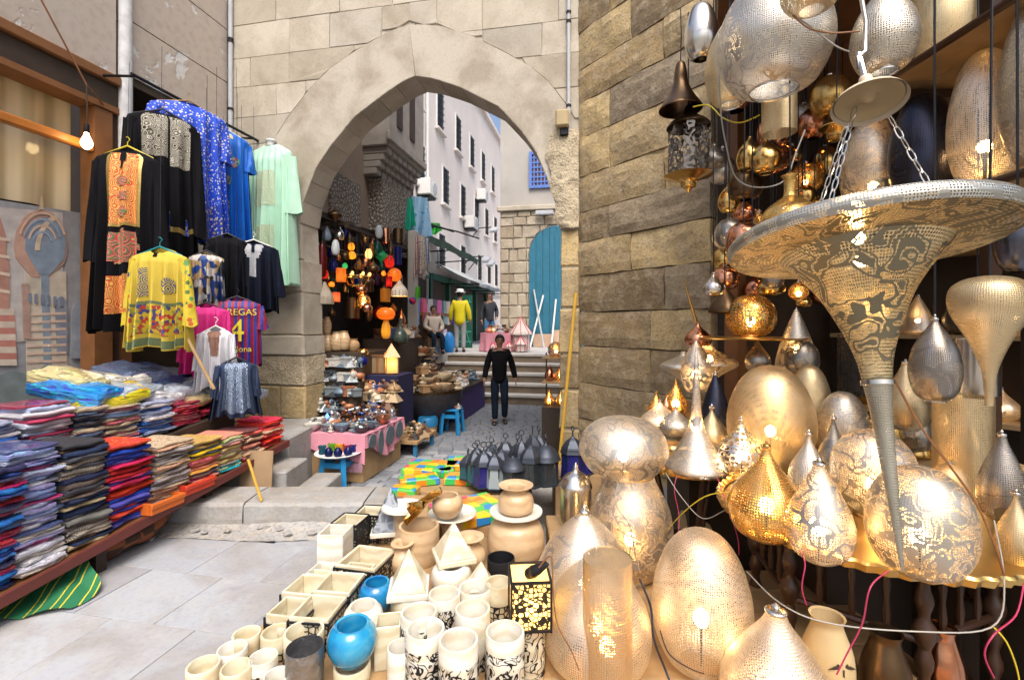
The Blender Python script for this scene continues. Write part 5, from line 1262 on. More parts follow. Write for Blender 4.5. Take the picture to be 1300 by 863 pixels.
# things under the table
gs = NB('green_striped_canvas'); co = gs.coord(); wv = gs.n('TexWave'); wv.inputs['Scale'].default_value = 2.6; wv.bands_direction = 'X'; wv.inputs['Distortion'].default_value = .4; gs.l(co, wv.inputs[0])
gs.l(gs.ramp(wv.outputs['Fac'], [(0, (.02, .16, .07)), (.62, (.02, .16, .07)), (.64, (.60, .50, .03)), (.8, (.60, .50, .03)), (.82, (.02, .16, .07))]), gs.b.inputs['Base Color']); m_green = gs.fin(.7)
pg = onz(30, 770, 0)
q = MB(); q.grid(lambda u, v: ((u - .5) * .75 + .08 * math.sin(v * 5), (v - .5) * .5, .004 + .16 * v * v + .03 * abs(math.sin(u * 9 + v * 3)) * (1 - v * .4)), 40, 20)
tag(q.build('striped_canvas', m_green, None, (pg.x - .12, pg.y + .05, 0), rad(22), smooth=True), 'green canvas with yellow stripes spilling out under the clothes table', 'canvas')
pb_ = onz(118, 712, 0)
bn = NB('brown_plaid'); co = bn.coord(); ck = bn.n('TexChecker'); ck.inputs['Scale'].default_value = 9; bn.l(co, ck.inputs[0]); ck.inputs[1].default_value = (.20, .06, .02, 1); ck.inputs[2].default_value = (.05, .025, .015, 1); bn.l(ck.outputs[0], bn.b.inputs['Base Color']); m_plaid = bn.fin(.85)
q = MB(); q.grid(lambda u, v: ((.42 + .04 * math.sin(v * 11)) * math.cos(u * 6.283) * math.sin(v * 3.14), (.25 + .03 * math.sin(u * 20)) * math.sin(u * 6.283) * math.sin(v * 3.14), .13 - .13 * math.cos(v * 3.14) + .015 * math.sin(u * 31 + v * 9)), 32, 12)
tag(q.build('rolled_blanket', m_plaid, None, (pb_.x, pb_.y + .12, .002), rad(62), smooth=True), 'dark red brown plaid blanket bundled under the clothes table', 'blanket')
pk = onz(187, 686, 0); o = thing('cigarette_pack', 'small blue and white cigarette pack dropped on the paving', 'cigarette pack', (pk.x, pk.y, .001), rad(15))
MB().box((0, 0, .014), (.085, .05, .022)).build('carton', plain('pack_white', (.6, .65, .7), .4, bump=0), o, bevel=.002); MB().box((-.025, 0, .0145), (.03, .051, .0235)).build('blue_flap', plain('pack_blue', (.02, .10, .4), .4, bump=0), o)
cb = P(322, 612, 4.47); cbo = thing('cardboard_sheet', 'brown cardboard sheet propped at the end of the clothes table', 'cardboard', (cb.x, cb.y, -.2), rad(-4))
MB().box((0, .03, .34), (.32, .012, .68), Matrix.Rotation(rad(-5), 3, 'X')).build('sheet', plain('cardboard', (.34, .23, .13), .85), cbo)
a = P(315, 590, 4.05); b_ = P(332, 614, 4.0); tag(MB().tube([(a.x, a.y, a.z + .05), (b_.x, b_.y, .195)], .012, 8).build('leaning_stick', m_yel), 'short yellow stick leaning before the cardboard sheet', 'stick')

# ---------------------------------------------------------------- hanging clothes
rail = thing('clothes_rail', 'dark iron rail above the hanging dresses on the shop wall', 'rail', S(-3.55, 0, 0), ANG)
MB().tube([(0, -1.8, 4.2), (0, .0, 4.2)], .018, 8).build('bar', m_iron, rail)
for t in (-1.75, -1.1, -.1): MB().tube([(0, t, 4.2), (-.5, t, 4.26)], .014, 8).build('bracket', m_iron, rail)
def fsec(t_, a, hw, d, ph, amp, kf):
    """one point of the cloth tube: f down the garment, a round it"""
    wv = 1 + amp * t_ * math.sin(kf * a + ph + 2.2 * t_)
    return hw * math.cos(a), d * math.sin(a) * wv + amp * .25 * t_ * math.sin(kf * 1.7 * a + ph)
class Garment:
    def __init__(g, name, label, u, vt, vb, y, W, mat, rz, bottom=1.15, waist=.9, depth=.09, sl=None, slw=.075, sla=14, amp=.30, kf=8, hanger=None, neck=.30, sm=None, hook=True, seed=1):
        p = P(u, vt, y); g.L = (vb - vt) * y / F; g.W = W; g.d = depth; g.neck = neck; g.bot = bottom; g.wa = waist; g.amp = amp; g.kf = kf; g.ph = seed * 1.7
        g.o = thing(name, label, 'clothes', p, rz)
        q = MB(); nr, na = 64, 96; g.nr, g.na = nr, na; vs = []
        for i in range(nr + 1):
            for k in range(na): vs.append(g.pt(i / nr, 2 * math.pi * k / na))
        fs = [(i * na + k, i * na + (k + 1) % na, (i + 1) * na + (k + 1) % na, (i + 1) * na + k) for i in range(nr) for k in range(na)]
        q.add(vs, fs).build('body', mat, g.o, smooth=True)
        if sl:
            for sg in (-1, 1):
                a0 = rad(sla * .4); x0, z0 = sg * W * .84, -g.L * .045 - slw * .6; q = MB(); vs = []; n, m_ = 14, 16
                for i in range(n + 1):
                    f = i / n; cx = x0 + sg * math.sin(a0) * sl * f; cz = z0 - math.cos(a0) * sl * f; hw = slw * (.72 + .25 * f)
                    for k in range(m_):
                        a = 2 * math.pi * k / m_; wv = 1 + .35 * math.sin(3 * a + f * 6 + sg); vs.append((cx + hw * math.cos(a) * math.cos(a0), depth * .55 * math.sin(a) * wv, cz + hw * math.cos(a) * math.sin(a0) * sg + .012 * math.sin(f * 14 + 3 * a)))
                q.add(vs, [(i * m_ + k, i * m_ + (k + 1) % m_, (i + 1) * m_ + (k + 1) % m_, (i + 1) * m_ + k) for i in range(n) for k in range(m_)] + [tuple(range(m_))]).build('sleeve', sm or mat, g.o, smooth=True)
        if hanger:
            h = MB(); h.tube([(-W * .8, 0, -.02 - g.L * .03), (0, 0, .035), (W * .8, 0, -.02 - g.L * .03)], .009, 8); hg = h.build('hanger', hanger, g.o, smooth=True)
            MB().tube([(0, 0, .035), (0, 0, .07), (.02, 0, .095), (0, 0, .12), (-.012, 0, .115)], .004, 6).build('hook', hanger, hg)
            if hook: MB().tube([(0, 0, .12), (0, .03, 4.2 - p.z)], .0018, 5).build('cord', m_iron, g.o)
    def hw(g, f):
        if f < .05: return g.W * (g.neck + (1 - g.neck) * (f / .05) ** .8)
        k = (f - .05) / .95
        return g.W * (1 + (g.wa - 1) * min(1, k / .3) * (1 if k < .3 else 1)) if k < .3 else g.W * (g.wa + (g.bot - g.wa) * (k - .3) / .7)
    def pt(g, f, a):
        hw = g.hw(f); d = g.d * (.45 + .55 * min(1, f / .12)); x, y = fsec(f, a, hw, d, g.ph, g.amp, g.kf)
        return (x, y, -g.L * f - .02 * abs(math.cos(a)) ** 2 * min(1, f / .05) + .022 * f * math.sin(5 * a + g.ph) + (.03 * math.sin(a) - .0 if f < .02 else 0))
    def pick(g, name, mat, test, off):
        """the faces of the body grid that pass the test, lifted off the cloth"""
        nr, na = g.nr, g.na; used = {}; vs = []; fs = []
        def vid(i, k):
            k %= na
            if (i, k) not in used:
                x, y, z = g.pt(i / nr, 2 * math.pi * k / na); used[(i, k)] = len(vs); vs.append((x, y - off, z - .0))
            return used[(i, k)]
        for i in range(nr):
            for k in range(na // 2, na):
                f = (i + .5) / nr; a = 2 * math.pi * (k + .5) / na
                if test(math.cos(a), f): fs.append((vid(i, k), vid(i, k + 1), vid(i + 1, k + 1), vid(i + 1, k)))
        if fs: MB().add(vs, fs).build(name, mat, g.o, smooth=True)
        return g
    def patch(g, name, x0, x1, f0, f1, mat, off=.005, shape=None):
        xm, xh = (x0 + x1) / 2, (x1 - x0) / 2
        return g.pick(name, mat, lambda x, f: f0 <= f <= f1 and abs(x - xm) <= xh * (shape((f - f0) / (f1 - f0)) if shape else 1), off)
    def disc(g, name, xc, fc, r, mat, off=.008):
        return g.pick(name, mat, lambda x, f: math.hypot((x - xc) * g.hw(f), (f - fc) * g.L) <= r, off)
def emb(name, cols, scale, rnd=1, rough=.7):
    if name in MATS: return MATS[name]
    b = NB(name); co = b.coord(); vo = b.voro(co, scale, 'F1', rnd)
    r1 = b.math('SINE', b.math('MULTIPLY', vo.outputs['Distance'], 34)); st = [(i / len(cols), c) for i, c in enumerate(cols)]
    c = b.ramp(b.math('MULTIPLY_ADD', r1, .5, .5), st, True); b.l(c, b.b.inputs['Base Color']); b.bump(r1, .4, .003); return b.fin(rough)
def cells(name, cols, scale, base=None, thr=.35, metal=0, rough=.6):
    if name in MATS: return MATS[name]
    b = NB(name); co = b.coord(); vo = b.voro(co, scale, 'F1', .8); hue = b.n('SeparateColor'); b.l(vo.outputs['Color'], hue.inputs[0])
    c = b.ramp(hue.outputs[0], [(i / len(cols), k) for i, k in enumerate(cols)], True)
    if base: c = b.mix(b.math('LESS_THAN', vo.outputs['Distance'], thr), base, c)
    b.l(c, b.b.inputs['Base Color'])
    if metal: b.l(b.math('MULTIPLY', b.math('LESS_THAN', vo.outputs['Distance'], thr), metal), b.b.inputs['Metallic'])
    b.bump(b.noise(co, 60, 2), .2, .003); return b.fin(rough, metal if False else 0)
m_blk = plain('black_cotton', (.008, .008, .010), .9, spec=.1, var=.3, bump=.2, bs=90)
m_redemb = emb('red_gold_embroidery', [(.62, .05, .03), (.72, .40, .06), (.04, .12, .05), (.70, .16, .08), (.75, .5, .12)], 13)
m_round = emb('round_embroidery', [(.5, .06, .08), (.6, .42, .12), (.03, .03, .03), (.65, .10, .22), (.10, .2, .06)], 8, .2)
m_goldtrim = plain('gold_braid', (.45, .32, .10), .4, .5, var=.4, vs=60, bump=.6, bs=120)
rzl = ANG + rad(90)
g = Garment('black_robe', 'long black robe with red and gold embroidered front on a yellow hanger', 162, 190, 418, 4.5, .27, m_blk, rad(12), 1.1, .95, .10, .95, .085, 8, hanger=plain('yellow_plastic', (.65, .52, .02), .35, bump=0), seed=1)
g.patch('embroidered_panel', -.42, .52, .03, .43, m_redemb).patch('neck_trim', -.5, -.40, .02, .43, m_goldtrim, off=.008).patch('neck_trim', .5, .6, .02, .43, m_goldtrim, off=.008).patch('hem_trim', -.46, .56, .42, .435, m_goldtrim, off=.009)
for f in (.19, .275, .36): g.disc('medallion', .05, f, .045, m_round, .012)
g.patch('neck_slit', -.1, .16, .02, .13, m_blk, off=.017, shape=lambda v: 1 - v)
g.disc('round_medallion', .02, .55, .155, m_round).patch('embroidered_band', -.55, .45, .70, .90, m_redemb)
g2 = Garment('black_robe', 'black robe with silver gold swirls hanging beside the royal blue one', 207, 143, 345, 4.95, .30, m_blk, rad(38), 1.05, .95, .10, 1.15, .10, 6, hanger=m_iron, seed=2)
m_swirl = emb('silver_swirl_embroidery', [(.02, .02, .02), (.42, .36, .22), (.02, .02, .02), (.5, .48, .42)], 16)
g2.patch('embroidered_panel', -.6, .1, .02, .30, m_swirl).patch('embroidered_panel', .2, .8, .02, .34, m_swirl).patch('cuff_band', .2, .9, .72, .75, m_goldtrim)
m_seq = cells('blue_sequin_cloth', [(.6, .62, .7), (.4, .45, .6), (.7, .6, .45)], 34, (.015, .07, .55), .32)
g3 = Garment('blue_robe', 'royal blue robe covered in silver sequins on a wooden hanger', 240, 132, 304, 5.2, .36, m_seq, rad(48), 1.1, .98, .10, .45, .10, 16, hanger=m_wood, seed=3, sm=m_seq)
g3.patch('embroidered_hem', -.8, .8, .74, .98, cells('gold_blue_hem', [(.5, .35, .15), (.5, .48, .5), (.02, .05, .35)], 30, (.015, .05, .38), .4))
m_bb = plain('bright_blue_satin', (.01, .13, .55), .45, var=.25, bump=.1)
g4 = Garment('blue_robe', 'bright blue satin robe with red beaded motifs beside the mint dress', 284, 166, 310, 5.7, .27, m_bb, rad(40), 1.15, 1.0, .10, .35, .10, 16, hanger=m_white, seed=4)
m_bead = cells('bead_motif', [(.4, .05, .1), (.1, .35, .2), (.5, .45, .3), (.02, .05, .3)], 45)
g4.disc('beaded_motif', -.3, .30, .07, m_bead).disc('beaded_motif', .3, .28, .07, m_bead).disc('beaded_motif', 0, .45, .06, m_bead).patch('beaded_strip', -.1, .1, .62, .78, m_bead).patch('beaded_neck', -.35, .35, .03, .08, m_bead)
m_mint = plain('mint_satin', (.42, .68, .52), .5, var=.15, bump=.1)
g5 = Garment('mint_dress', 'mint green kaftan dress with gold embroidery on a white bust', 344, 184, 360, 6.2, .30, m_mint, ANG, 1.22, 1.08, .11, .75, .16, 10, seed=5, hook=False, kf=13)
m_gsw = emb('gold_swirl_on_mint', [(.42, .68, .52), (.42, .34, .16), (.42, .68, .52), (.5, .45, .28)], 17)
g5.patch('embroidered_panel', -.4, .4, .20, .46, m_gsw).patch('embroidered_panel', -.3, .3, .60, .88, m_gsw)
MB().lathe(smoothprof([(.05, -.02), (.055, .02), (.07, .05), (.03, .075), (.001, .08)], 4), 16).build('bust_neck', m_white, g5.o, smooth=True); MB().box((0, .06, .04), (.05, .12, .05)).build('wall_mount', m_white, g5.o)
m_egy = cells('yellow_egyptian_print', [(.55, .42, .03), (.10, .16, .05), (.55, .42, .03), (.03, .08, .22), (.5, .12, .03), (.55, .42, .03), (.1, .3, .1)], 20, (.62, .48, .04), .42)
m_yellow = plain('yellow_cotton', (.54, .41, .05), .8, var=.15, bump=.15)
g6 = Garment('yellow_tunic', 'yellow tunic printed with figures in a pharaonic style on a teal hanger', 203, 318, 441, 4.25, .235, m_yellow, rad(6), 1.1, 1.02, .085, .6, .075, 12, hanger=plain('teal_plastic', (.01, .22, .25), .35, bump=0), seed=6, sm=m_egy, hook=True)
m_gband = emb('green_key_band', [(.02, .16, .06), (.55, .42, .05), (.03, .05, .15)], 40, .1)
g6.patch('printed_band', -.92, .92, .90, .985, m_gband).patch('printed_band', -.9, .9, .53, .56, m_gband).patch('printed_figures', -.88, .88, .57, .86, cells('row_of_figures', [(.55, .42, .04), (.4, .05, .04), (.06, .06, .2), (.3, .3, .05), (.55, .42, .04)], 34))
m_bird = emb('blue_wing_print', [(.02, .05, .22), (.5, .15, .03), (.05, .25, .10), (.5, .4, .05)], 11, .3)
g6.disc('printed_bird', .45, .36, .065, m_bird).patch('printed_queen', -.62, -.25, .18, .48, m_bird).patch('neck_shadow', -.14, .14, .0, .10, m_blk, shape=lambda v: 1 - .9 * v)
m_navy = plain('dark_navy_cotton', (.008, .011, .022), .9, bump=.2, spec=.1)
g7 = Garment('navy_blouse', 'short dark navy top with silver embroidered neckline below the mint dress', 322, 308, 394, 5.45, .24, m_navy, rad(24), 1.1, 1.0, .09, .55, .075, 18, hanger=m_white, seed=7)
m_silem = emb('silver_neck_embroidery', [(.4, .42, .45), (.05, .06, .09), (.5, .5, .52)], 30)
g7.patch('neck_embroidery', -.5, .5, .01, .24, m_silem, shape=lambda v: 1 - .55 * v).patch('neck_slit', -.12, .12, .005, .2, m_navy, off=.009, shape=lambda v: 1 - .9 * v).patch('centre_embroidery', -.1, .1, .24, .5, m_silem)
g8 = Garment('pink_shirt', 'hot pink long shirt hanging behind the small white tunic', 262, 388, 474, 4.75, .20, plain('hot_pink_cotton', (.62, .025, .22), .75, bump=.2), rad(18), 1.15, 1.0, .08, .5, .06, 10, hanger=m_iron, seed=8)
jr = NB('striped_jersey'); co = jr.coord(); wv = jr.n('TexWave'); wv.inputs['Scale'].default_value = 5.2; wv.bands_direction = 'X'; jr.l(co, wv.inputs[0]); jr.l(jr.ramp(wv.outputs['Fac'], [(.0, (.02, .04, .25)), (.5, (.30, .015, .05))], True), jr.b.inputs['Base Color']); m_jer = jr.fin(.6)
g9 = Garment('football_shirt', 'blue and maroon striped football shirt with yellow name and number four', 301, 380, 462, 5.1, .23, m_jer, rad(22), 1.05, 1.0, .08, .25, .085, 20, hanger=m_iron, seed=9, amp=.12)
m_ytx = plain('yellow_print', (.62, .52, .03), .6, var=.1, bump=0)
def text(body, size, loc, mat, par, rot=(rad(90), 0, 0), sx=1, nm='lettering'):
    cu_ = bpy.data.curves.new(nm, 'FONT'); cu_.body = body; cu_.size = size; cu_.align_x = 'CENTER'; cu_.extrude = .0015
    t_ = bpy.data.objects.new(nm, cu_); COL.objects.link(t_); bpy.context.view_layer.update()
    me = bpy.data.meshes.new_from_object(t_.evaluated_get(bpy.context.evaluated_depsgraph_get())); bpy.data.objects.remove(t_); bpy.data.curves.remove(cu_)
    o = ob(nm, me, mat, par, loc, rot=rot); o.scale = (sx, 1, 1); return o
text('ABREGAS', .095, (0, -.098, -.17), m_ytx, g9.o); text('4', .34, (.01, -.1, -.45), m_ytx, g9.o, sx=.9); text('celona', .085, (.04, -.1, -.56), m_ytx, g9.o)
g10 = Garment('white_tunic', 'small white tunic with brown embroidered neck before the pink shirt', 274, 418, 492, 4.6, .15, plain('white_cotton', (.62, .62, .66), .8, bump=.2), rad(18), 1.15, 1.0, .07, .35, .05, 12, hanger=m_white, seed=10)
g10.patch('neck_embroidery', -.4, .4, .01, .45, emb('brown_neck', [(.2, .08, .04), (.5, .4, .35), (.25, .1, .06)], 40), shape=lambda v: 1 - .6 * v)
g11 = Garment('navy_robe', 'navy child robe with pale blue arabesques at the foot of the hanging clothes', 300, 458, 526, 4.6, .17, plain('navy_cotton', (.02, .035, .08), .8), rad(30), 1.35, 1.0, .08, .3, .05, 14, hanger=m_iron, seed=11)
g11.patch('printed_panel', -.55, .55, .03, .92, emb('pale_blue_arabesque', [(.02, .035, .09), (.35, .45, .6), (.02, .035, .09), (.4, .5, .65)], 15))
g12 = Garment('patterned_shawl', 'black and ochre tribal patterned shawl hanging behind the yellow tunic', 262, 322, 392, 5.0, .16, cells('tribal_print', [(.03, .03, .03), (.4, .28, .15), (.5, .48, .45), (.02, .06, .25)], 14), rad(30), 1.1, 1.0, .07, hanger=m_iron, seed=12)
g13 = Garment('black_jacket', 'plain black jacket hanging between the blue robes and the navy top', 288, 300, 384, 5.3, .20, m_blk, rad(26), 1.1, 1.0, .08, .5, .07, 12, hanger=m_iron, seed=13)
g14 = Garment('maroon_scarf', 'dark maroon scarf hanging below the football shirt', 306, 440, 520, 5.4, .12, plain('maroon_cotton', (.12, .01, .025), .8), rad(20), 1.0, 1.0, .06, hanger=m_iron, seed=14)
a = P(237, 428, 4.25); b_ = P(272, 494, 4.2); tag(MB().tube([a, b_], .014, 8).build('wooden_stick', m_wood), 'slim wooden stick slanting across the pink shirt', 'stick')
# ================================================================ alabaster display table
ZA = .5
at_ = thing('display_table', 'low table covered in white cloth and crowded with alabaster ware', 'table', (0, 0, 0))
top = [(-1.04, .75), (-1.04, 1.5), (-.93, 2.4), (-.74, 3.3), (-.03, 3.3), (-.03, .75)]; n = len(top)
MB().add([(x, y, ZA - .03) for x, y in top] + [(x, y, ZA) for x, y in top], [tuple(range(n - 1, -1, -1)), tuple(range(n, 2 * n))] + [(k, (k + 1) % n, (k + 1) % n + n, k + n) for k in range(n)]).build('top', m_wood, at_)
for x, y in ((-.96, .85), (-.86, 2.3), (-.66, 3.2), (-.1, 3.2), (-.1, .85)): MB().box((x, y, (ZA - .03) / 2), (.06, .06, ZA - .03)).build('leg', m_wood, at_)
def alabaster(name, c1, c2, sss=.45):
    b = NB(name); co = b.shifted(b.coord(), 6); w_ = b.n('TexWave'); w_.bands_direction = 'Z'; w_.inputs['Scale'].default_value = 5; w_.inputs['Distortion'].default_value = 7; w_.inputs['Detail'].default_value = 3; w_.inputs['Detail Scale'].default_value = 1.2
    b.l(co, w_.inputs[0]); n = b.noise(co, 9, 3)
    c = b.mix(b.ramp(w_.outputs['Fac'], [(.3, 0.), (.9, 1.)]), c1, c2); c = b.mix(b.math('MULTIPLY', b.ramp(n, [(.62, 0.), (.76, 1.)]), .4), c, (.50, .27, .12))
    b.l(c, b.b.inputs['Base Color']); b.b.inputs['Subsurface Weight'].default_value = sss; b.b.inputs['Subsurface Scale'].default_value = .04; b.b.inputs['Subsurface Radius'].default_value = (1, .7, .4)
    b.b.inputs['Coat Weight'].default_value = .25; b.b.inputs['Coat Roughness'].default_value = .15; return b.fin(.35)
m_al = alabaster('cream_alabaster', (.70, .64, .48), (.60, .51, .35)); m_alw = alabaster('white_alabaster', (.76, .73, .65), (.67, .61, .49)); m_tan = alabaster('tan_alabaster', (.58, .42, .25), (.50, .34, .19), .1)
bl_ = NB('blue_glaze'); co = bl_.shifted(bl_.coord(), 4); n_ = bl_.noise(co, 7, 4, .6, .5); bl_.l(bl_.ramp(n_, [(.35, (.006, .14, .36)), (.55, (.015, .27, .50)), (.72, (.10, .38, .50))]), bl_.b.inputs['Base Color']); bl_.b.inputs['Coat Weight'].default_value = .6; m_blueg = bl_.fin(.2)
m_fil = filigree('black_filigree', (.015, .014, .014), 26, .07, .3, .5, True); m_fil2 = filigree('black_lattice_net', (.02, .018, .016), 50, .11)
m_emb = plain('embossed_silver', (.30, .30, .31), .35, .9, var=.5, vs=30, bump=1.0, bs=45, bd=.006)
def cup(label, u, vr, w_, h, mat, z0=ZA, fil=None, ff=(.0, .6), kind='cyl', nm='candle_cup', wall=.13, cat='candle holder', u2=None):
    y = F * (EYE - z0 - h) / (vr - HY); p = P(u, vr, y); p.z = z0 + .001; r = w_ * y / (2 * F * kx(u)); o = thing(nm, label, cat, p, R.uniform(0, 6))
    if kind == 'cyl': pr = [(r * .93, 0), (r * .96, .006), (r, h * .5), (r, h * .96), (r * .975, h), (r * (1 - wall), h), (r * (1 - wall * 1.3), h * .8), (r * (1 - wall * 1.4), h * .22), (.001, h * .2)]
    elif kind == 'bowl': pr = smoothprof([(r * .6, 0), (r * .85, h * .2), (r, h * .5), (r * .93, h * .8), (r * .72, h * .97)], 4) + [(r * .70, h), (r * .6, h * .985), (r * .62, h * .8), (r * .75, h * .4), (.001, h * .2)]
    elif kind == 'jar': pr = smoothprof([(r * .6, 0), (r * .85, h * .12), (r, h * .38), (r * .88, h * .6), (r * .58, h * .74), (r * .5, h * .8), (r * .56, h * .86), (r * .86, h * .95), (r * .88, h * .99)], 4) + [(r * .8, h), (r * .5, h * .96), (r * .4, h * .8), (.001, h * .6)]
    MB().lathe(pr, 36).build('body', mat, o, smooth=True)
    if fil: MB().lathe([(r * 1.012, h * ff[0]), (r * 1.02, h * (ff[0] * .6 + ff[1] * .4)), (r * 1.02, h * ff[1])], 36).build('metal_filigree', fil, o, smooth=True)
    return o
def box_(label, u, vr, w_, h, mat, z0=ZA, fil=None, rz=None, ff=(0, .85), dp=1.0):
    y = F * (EYE - z0 - h) / (vr - HY); p = P(u, vr, y); p.z = z0 + .001; a = w_ * y / (F * 1.15) / 2; o = thing('square_holder', label, 'candle holder', p, rad(R.uniform(-14, -6)) if rz is None else rz); t = a * .13; b_ = a * dp
    for sx, sy, lx, ly in ((0, -1, 2 * a, t), (0, 1, 2 * a, t), (-1, 0, t, 2 * b_ - 2 * t - .001), (1, 0, t, 2 * b_ - 2 * t - .001)): MB().box((sx * (a - t / 2), sy * (b_ - t / 2), h / 2), (lx, ly, h)).build('side_slab', mat, o, bevel=.002)
    MB().box((0, 0, .006), (2 * a - 2 * t - .002, 2 * b_ - 2 * t - .002, .012)).build('floor_slab', mat, o)
    if fil:
        z0_, z1_ = h * ff[0] + .002, h * ff[1]
        for sx, sy in ((0, -1), (0, 1), (-1, 0), (1, 0)):
            q = MB(); A, B = a + .003, b_ + .003
            if sx == 0: q.add([(-A, sy * B, z0_), (A, sy * B, z0_), (A, sy * B, z1_), (-A, sy * B, z1_)], [(0, 1, 2, 3)])
            else: q.add([(sx * A, -B, z0_), (sx * A, B, z0_), (sx * A, B, z1_), (sx * A, -B, z1_)], [(0, 1, 2, 3)])
            q.build('metal_filigree', fil, o)
        q = MB()
        for sx, sy in ((-1, -1), (1, -1), (1, 1), (-1, 1)): q.box((sx * (a + .003), sy * (b_ + .003), h * .45), (.006, .006, h * .86))
        for sy in (-1, 1): q.box((0, sy * (b_ + .0035), z1_), (2 * a, .006, .007)); q.box((sy * (a + .0035), 0, z1_), (.006, 2 * b_, .007))
        q.build('metal_frame', m_iron, o)
    return o
cup('honey cream cup at the very front left corner of the display', 258, 843, 46, .085, m_al)
cup('cream cup with brown flaw beside the front left corner cup', 300, 846, 43, .085, m_al, fil=m_fil2, ff=(0, .4))
cup('pure white cup in the front left cluster', 295, 822, 41, .08, m_alw)
cup('pale green cream cup over black net in the left cluster', 334, 833, 39, .085, m_alw, fil=m_fil2, ff=(0, .55))
cup('cream cup at the left rim of the cluster', 313, 803, 38, .08, m_al, fil=m_fil2, ff=(0, .3))
cup('cup with orange brown flaw over black net', 351, 801, 41, .085, m_al, fil=m_fil2, ff=(0, .5))
cup('wide cream cup behind the embossed silver beaker', 386, 800, 53, .11, m_al, fil=m_fil2, ff=(0, .4))
cup('embossed dark silver beaker among the cream cups', 387, 820, 50, .14, m_emb, ZA + .012, nm='silver_beaker', wall=.05, cat='beaker')
cup('white cup half cut by the picture bottom beside the beaker', 352, 856, 37, .08, m_alw)
cup('small amber cup behind the square net boxes', 362, 789, 30, .07, m_al)
box_('square cream box in gold black honeycomb net, front one', 405, 769, 58, .12, m_al, fil=m_fil2)
box_('square cream box with thin black net beside the honeycomb one', 369, 769, 46, .10, m_al, fil=m_fil2, ff=(0, .6))
box_('square cream box with fine floral net in the second row', 431, 738, 54, .12, m_al, fil=m_fil)
box_('square brown cream box with low net in the second row', 391, 741, 50, .09, m_al, fil=m_fil2, ff=(0, .6))
box_('large open square box with honeycomb side in the third row', 465, 706, 62, .11, m_al, fil=m_fil2)
box_('small square box squeezed under the large open one', 452, 723, 42, .09, m_al, fil=m_fil2)
box_('small flat cream box at the left rim of the third row', 411, 721, 36, .07, m_alw, fil=m_fil2)
box_('tiny flat cream box behind the left rim', 400, 730, 34, .06, m_al)
box_('plain tall pale green cream box standing alone', 426, 672, 38, .17, m_alw, rz=rad(-4))
box_('dark net clad tall box behind the plain pale one', 445, 659, 38, .16, m_al, fil=filigree('dense_net', (.03, .03, .03), 60, .25), ff=(0, 1.0))
box_('dark net clad box at the far left end of the table', 471, 648, 36, .15, m_al, fil=MATS['dense_net'], ff=(0, 1.0))
# grey lattice pyramid shade, white slab
def pyramid(label, ua, va, ub, vb, w_, z0, mat, slab=None, fil=None, nm='pyramid_lamp'):
    y = F * (EYE - z0) / (vb - HY); p = P(ub, vb, y); h = (vb - va) * y / F * .93; a = w_ * y / F / 2 * .82; o = thing(nm, label, 'pyramid', p, rad(R.uniform(8, 24)))
    z = 0
    if slab: MB().box((0, 0, .012), (2.25 * a, 2.25 * a, .024)).build('base_slab', slab, o, bevel=.003); z = .025
    MB().add([(-a, -a, z), (a, -a, z), (a, a, z), (-a, a, z), (0, 0, z + h)], [(3, 2, 1, 0), (0, 1, 4), (1, 2, 4), (2, 3, 4), (3, 0, 4)]).build('shade', mat, o, bevel=.002)
    if fil: k = 1.03; MB().add([(-a * k, -a * k, z), (a * k, -a * k, z), (a * k, a * k, z), (-a * k, a * k, z), (0, 0, z + h * k)], [(0, 1, 4), (1, 2, 4), (2, 3, 4), (3, 0, 4)]).build('metal_lattice', fil, o)
    return o
pyramid('pyramid shade clad in grey metal lattice near the wooden vase', 503, 622, 496, 672, 50, ZA + .06, plain('grey_panel', (.16, .18, .21), .6), m_alw, filigree('grey_lattice', (.25, .27, .3), 26, .10, .6))
box_('square net box under the lattice pyramid', 494, 668, 44, .055, m_al, fil=m_fil2)
pyramid('cream alabaster pyramid with small doorway on a white slab', 523, 700, 519, 750, 54, ZA + .10, m_al, m_alw)
cup('squat cream drum under the doorway pyramid', 519, 752, 46, .098, m_al, nm='alabaster_drum', cat='alabaster ware')
pyramid('striped cream alabaster pyramid on a pinkish slab', 574, 665, 576, 708, 52, ZA + .12, m_al, m_al)
cup('round white alabaster bowl under the striped pyramid', 573, 716, 52, .118, m_alw, kind='bowl', nm='alabaster_bowl', cat='bowl')
pyramid('small cream pyramid between the cylinders and the tan jar', 611, 709, 611, 742, 40, ZA + .10, m_al)
cup('cream drum under the small pyramid', 611, 738, 38, .099, m_al, nm='alabaster_drum', cat='alabaster ware')
# wood grained vase with brass leaf dishes
cup('brown wood grained cylinder vase holding brass leaf dishes', 532, 666, 52, .18, m_tan, nm='tan_vase', cat='vase')
for (u, v, rz_, sz, lb, lean) in ((542, 640, 20, .10, 'large brass leaf dish lying on the tan vase', -35), (530, 655, 50, .065, 'small brass leaf dish below the large one', -40), (527, 647, -20, .075, 'brass leaf dish tucked behind the other two', -20)):
    p = P(u, v, 2.42); q = MB()
    q.grid(lambda a, b_: ((a - .5) * 2 * sz * .52 * math.sin(math.pi * min(1, b_ * .92 + .04)) ** .8, (b_ - .5) * 2 * sz, .035 * (abs(a - .5) * 2) ** 2 + .02 * (b_ - .5) ** 2), 14, 18)
    o = ob('leaf_dish', q.mesh('leaf_dish', smooth=True), m_bras, None, (p.x, p.y, p.z), rot=(rad(lean), rad(15), rad(rz_ + 60))); tag(o, lb, 'dish', 'brass leaf dishes')
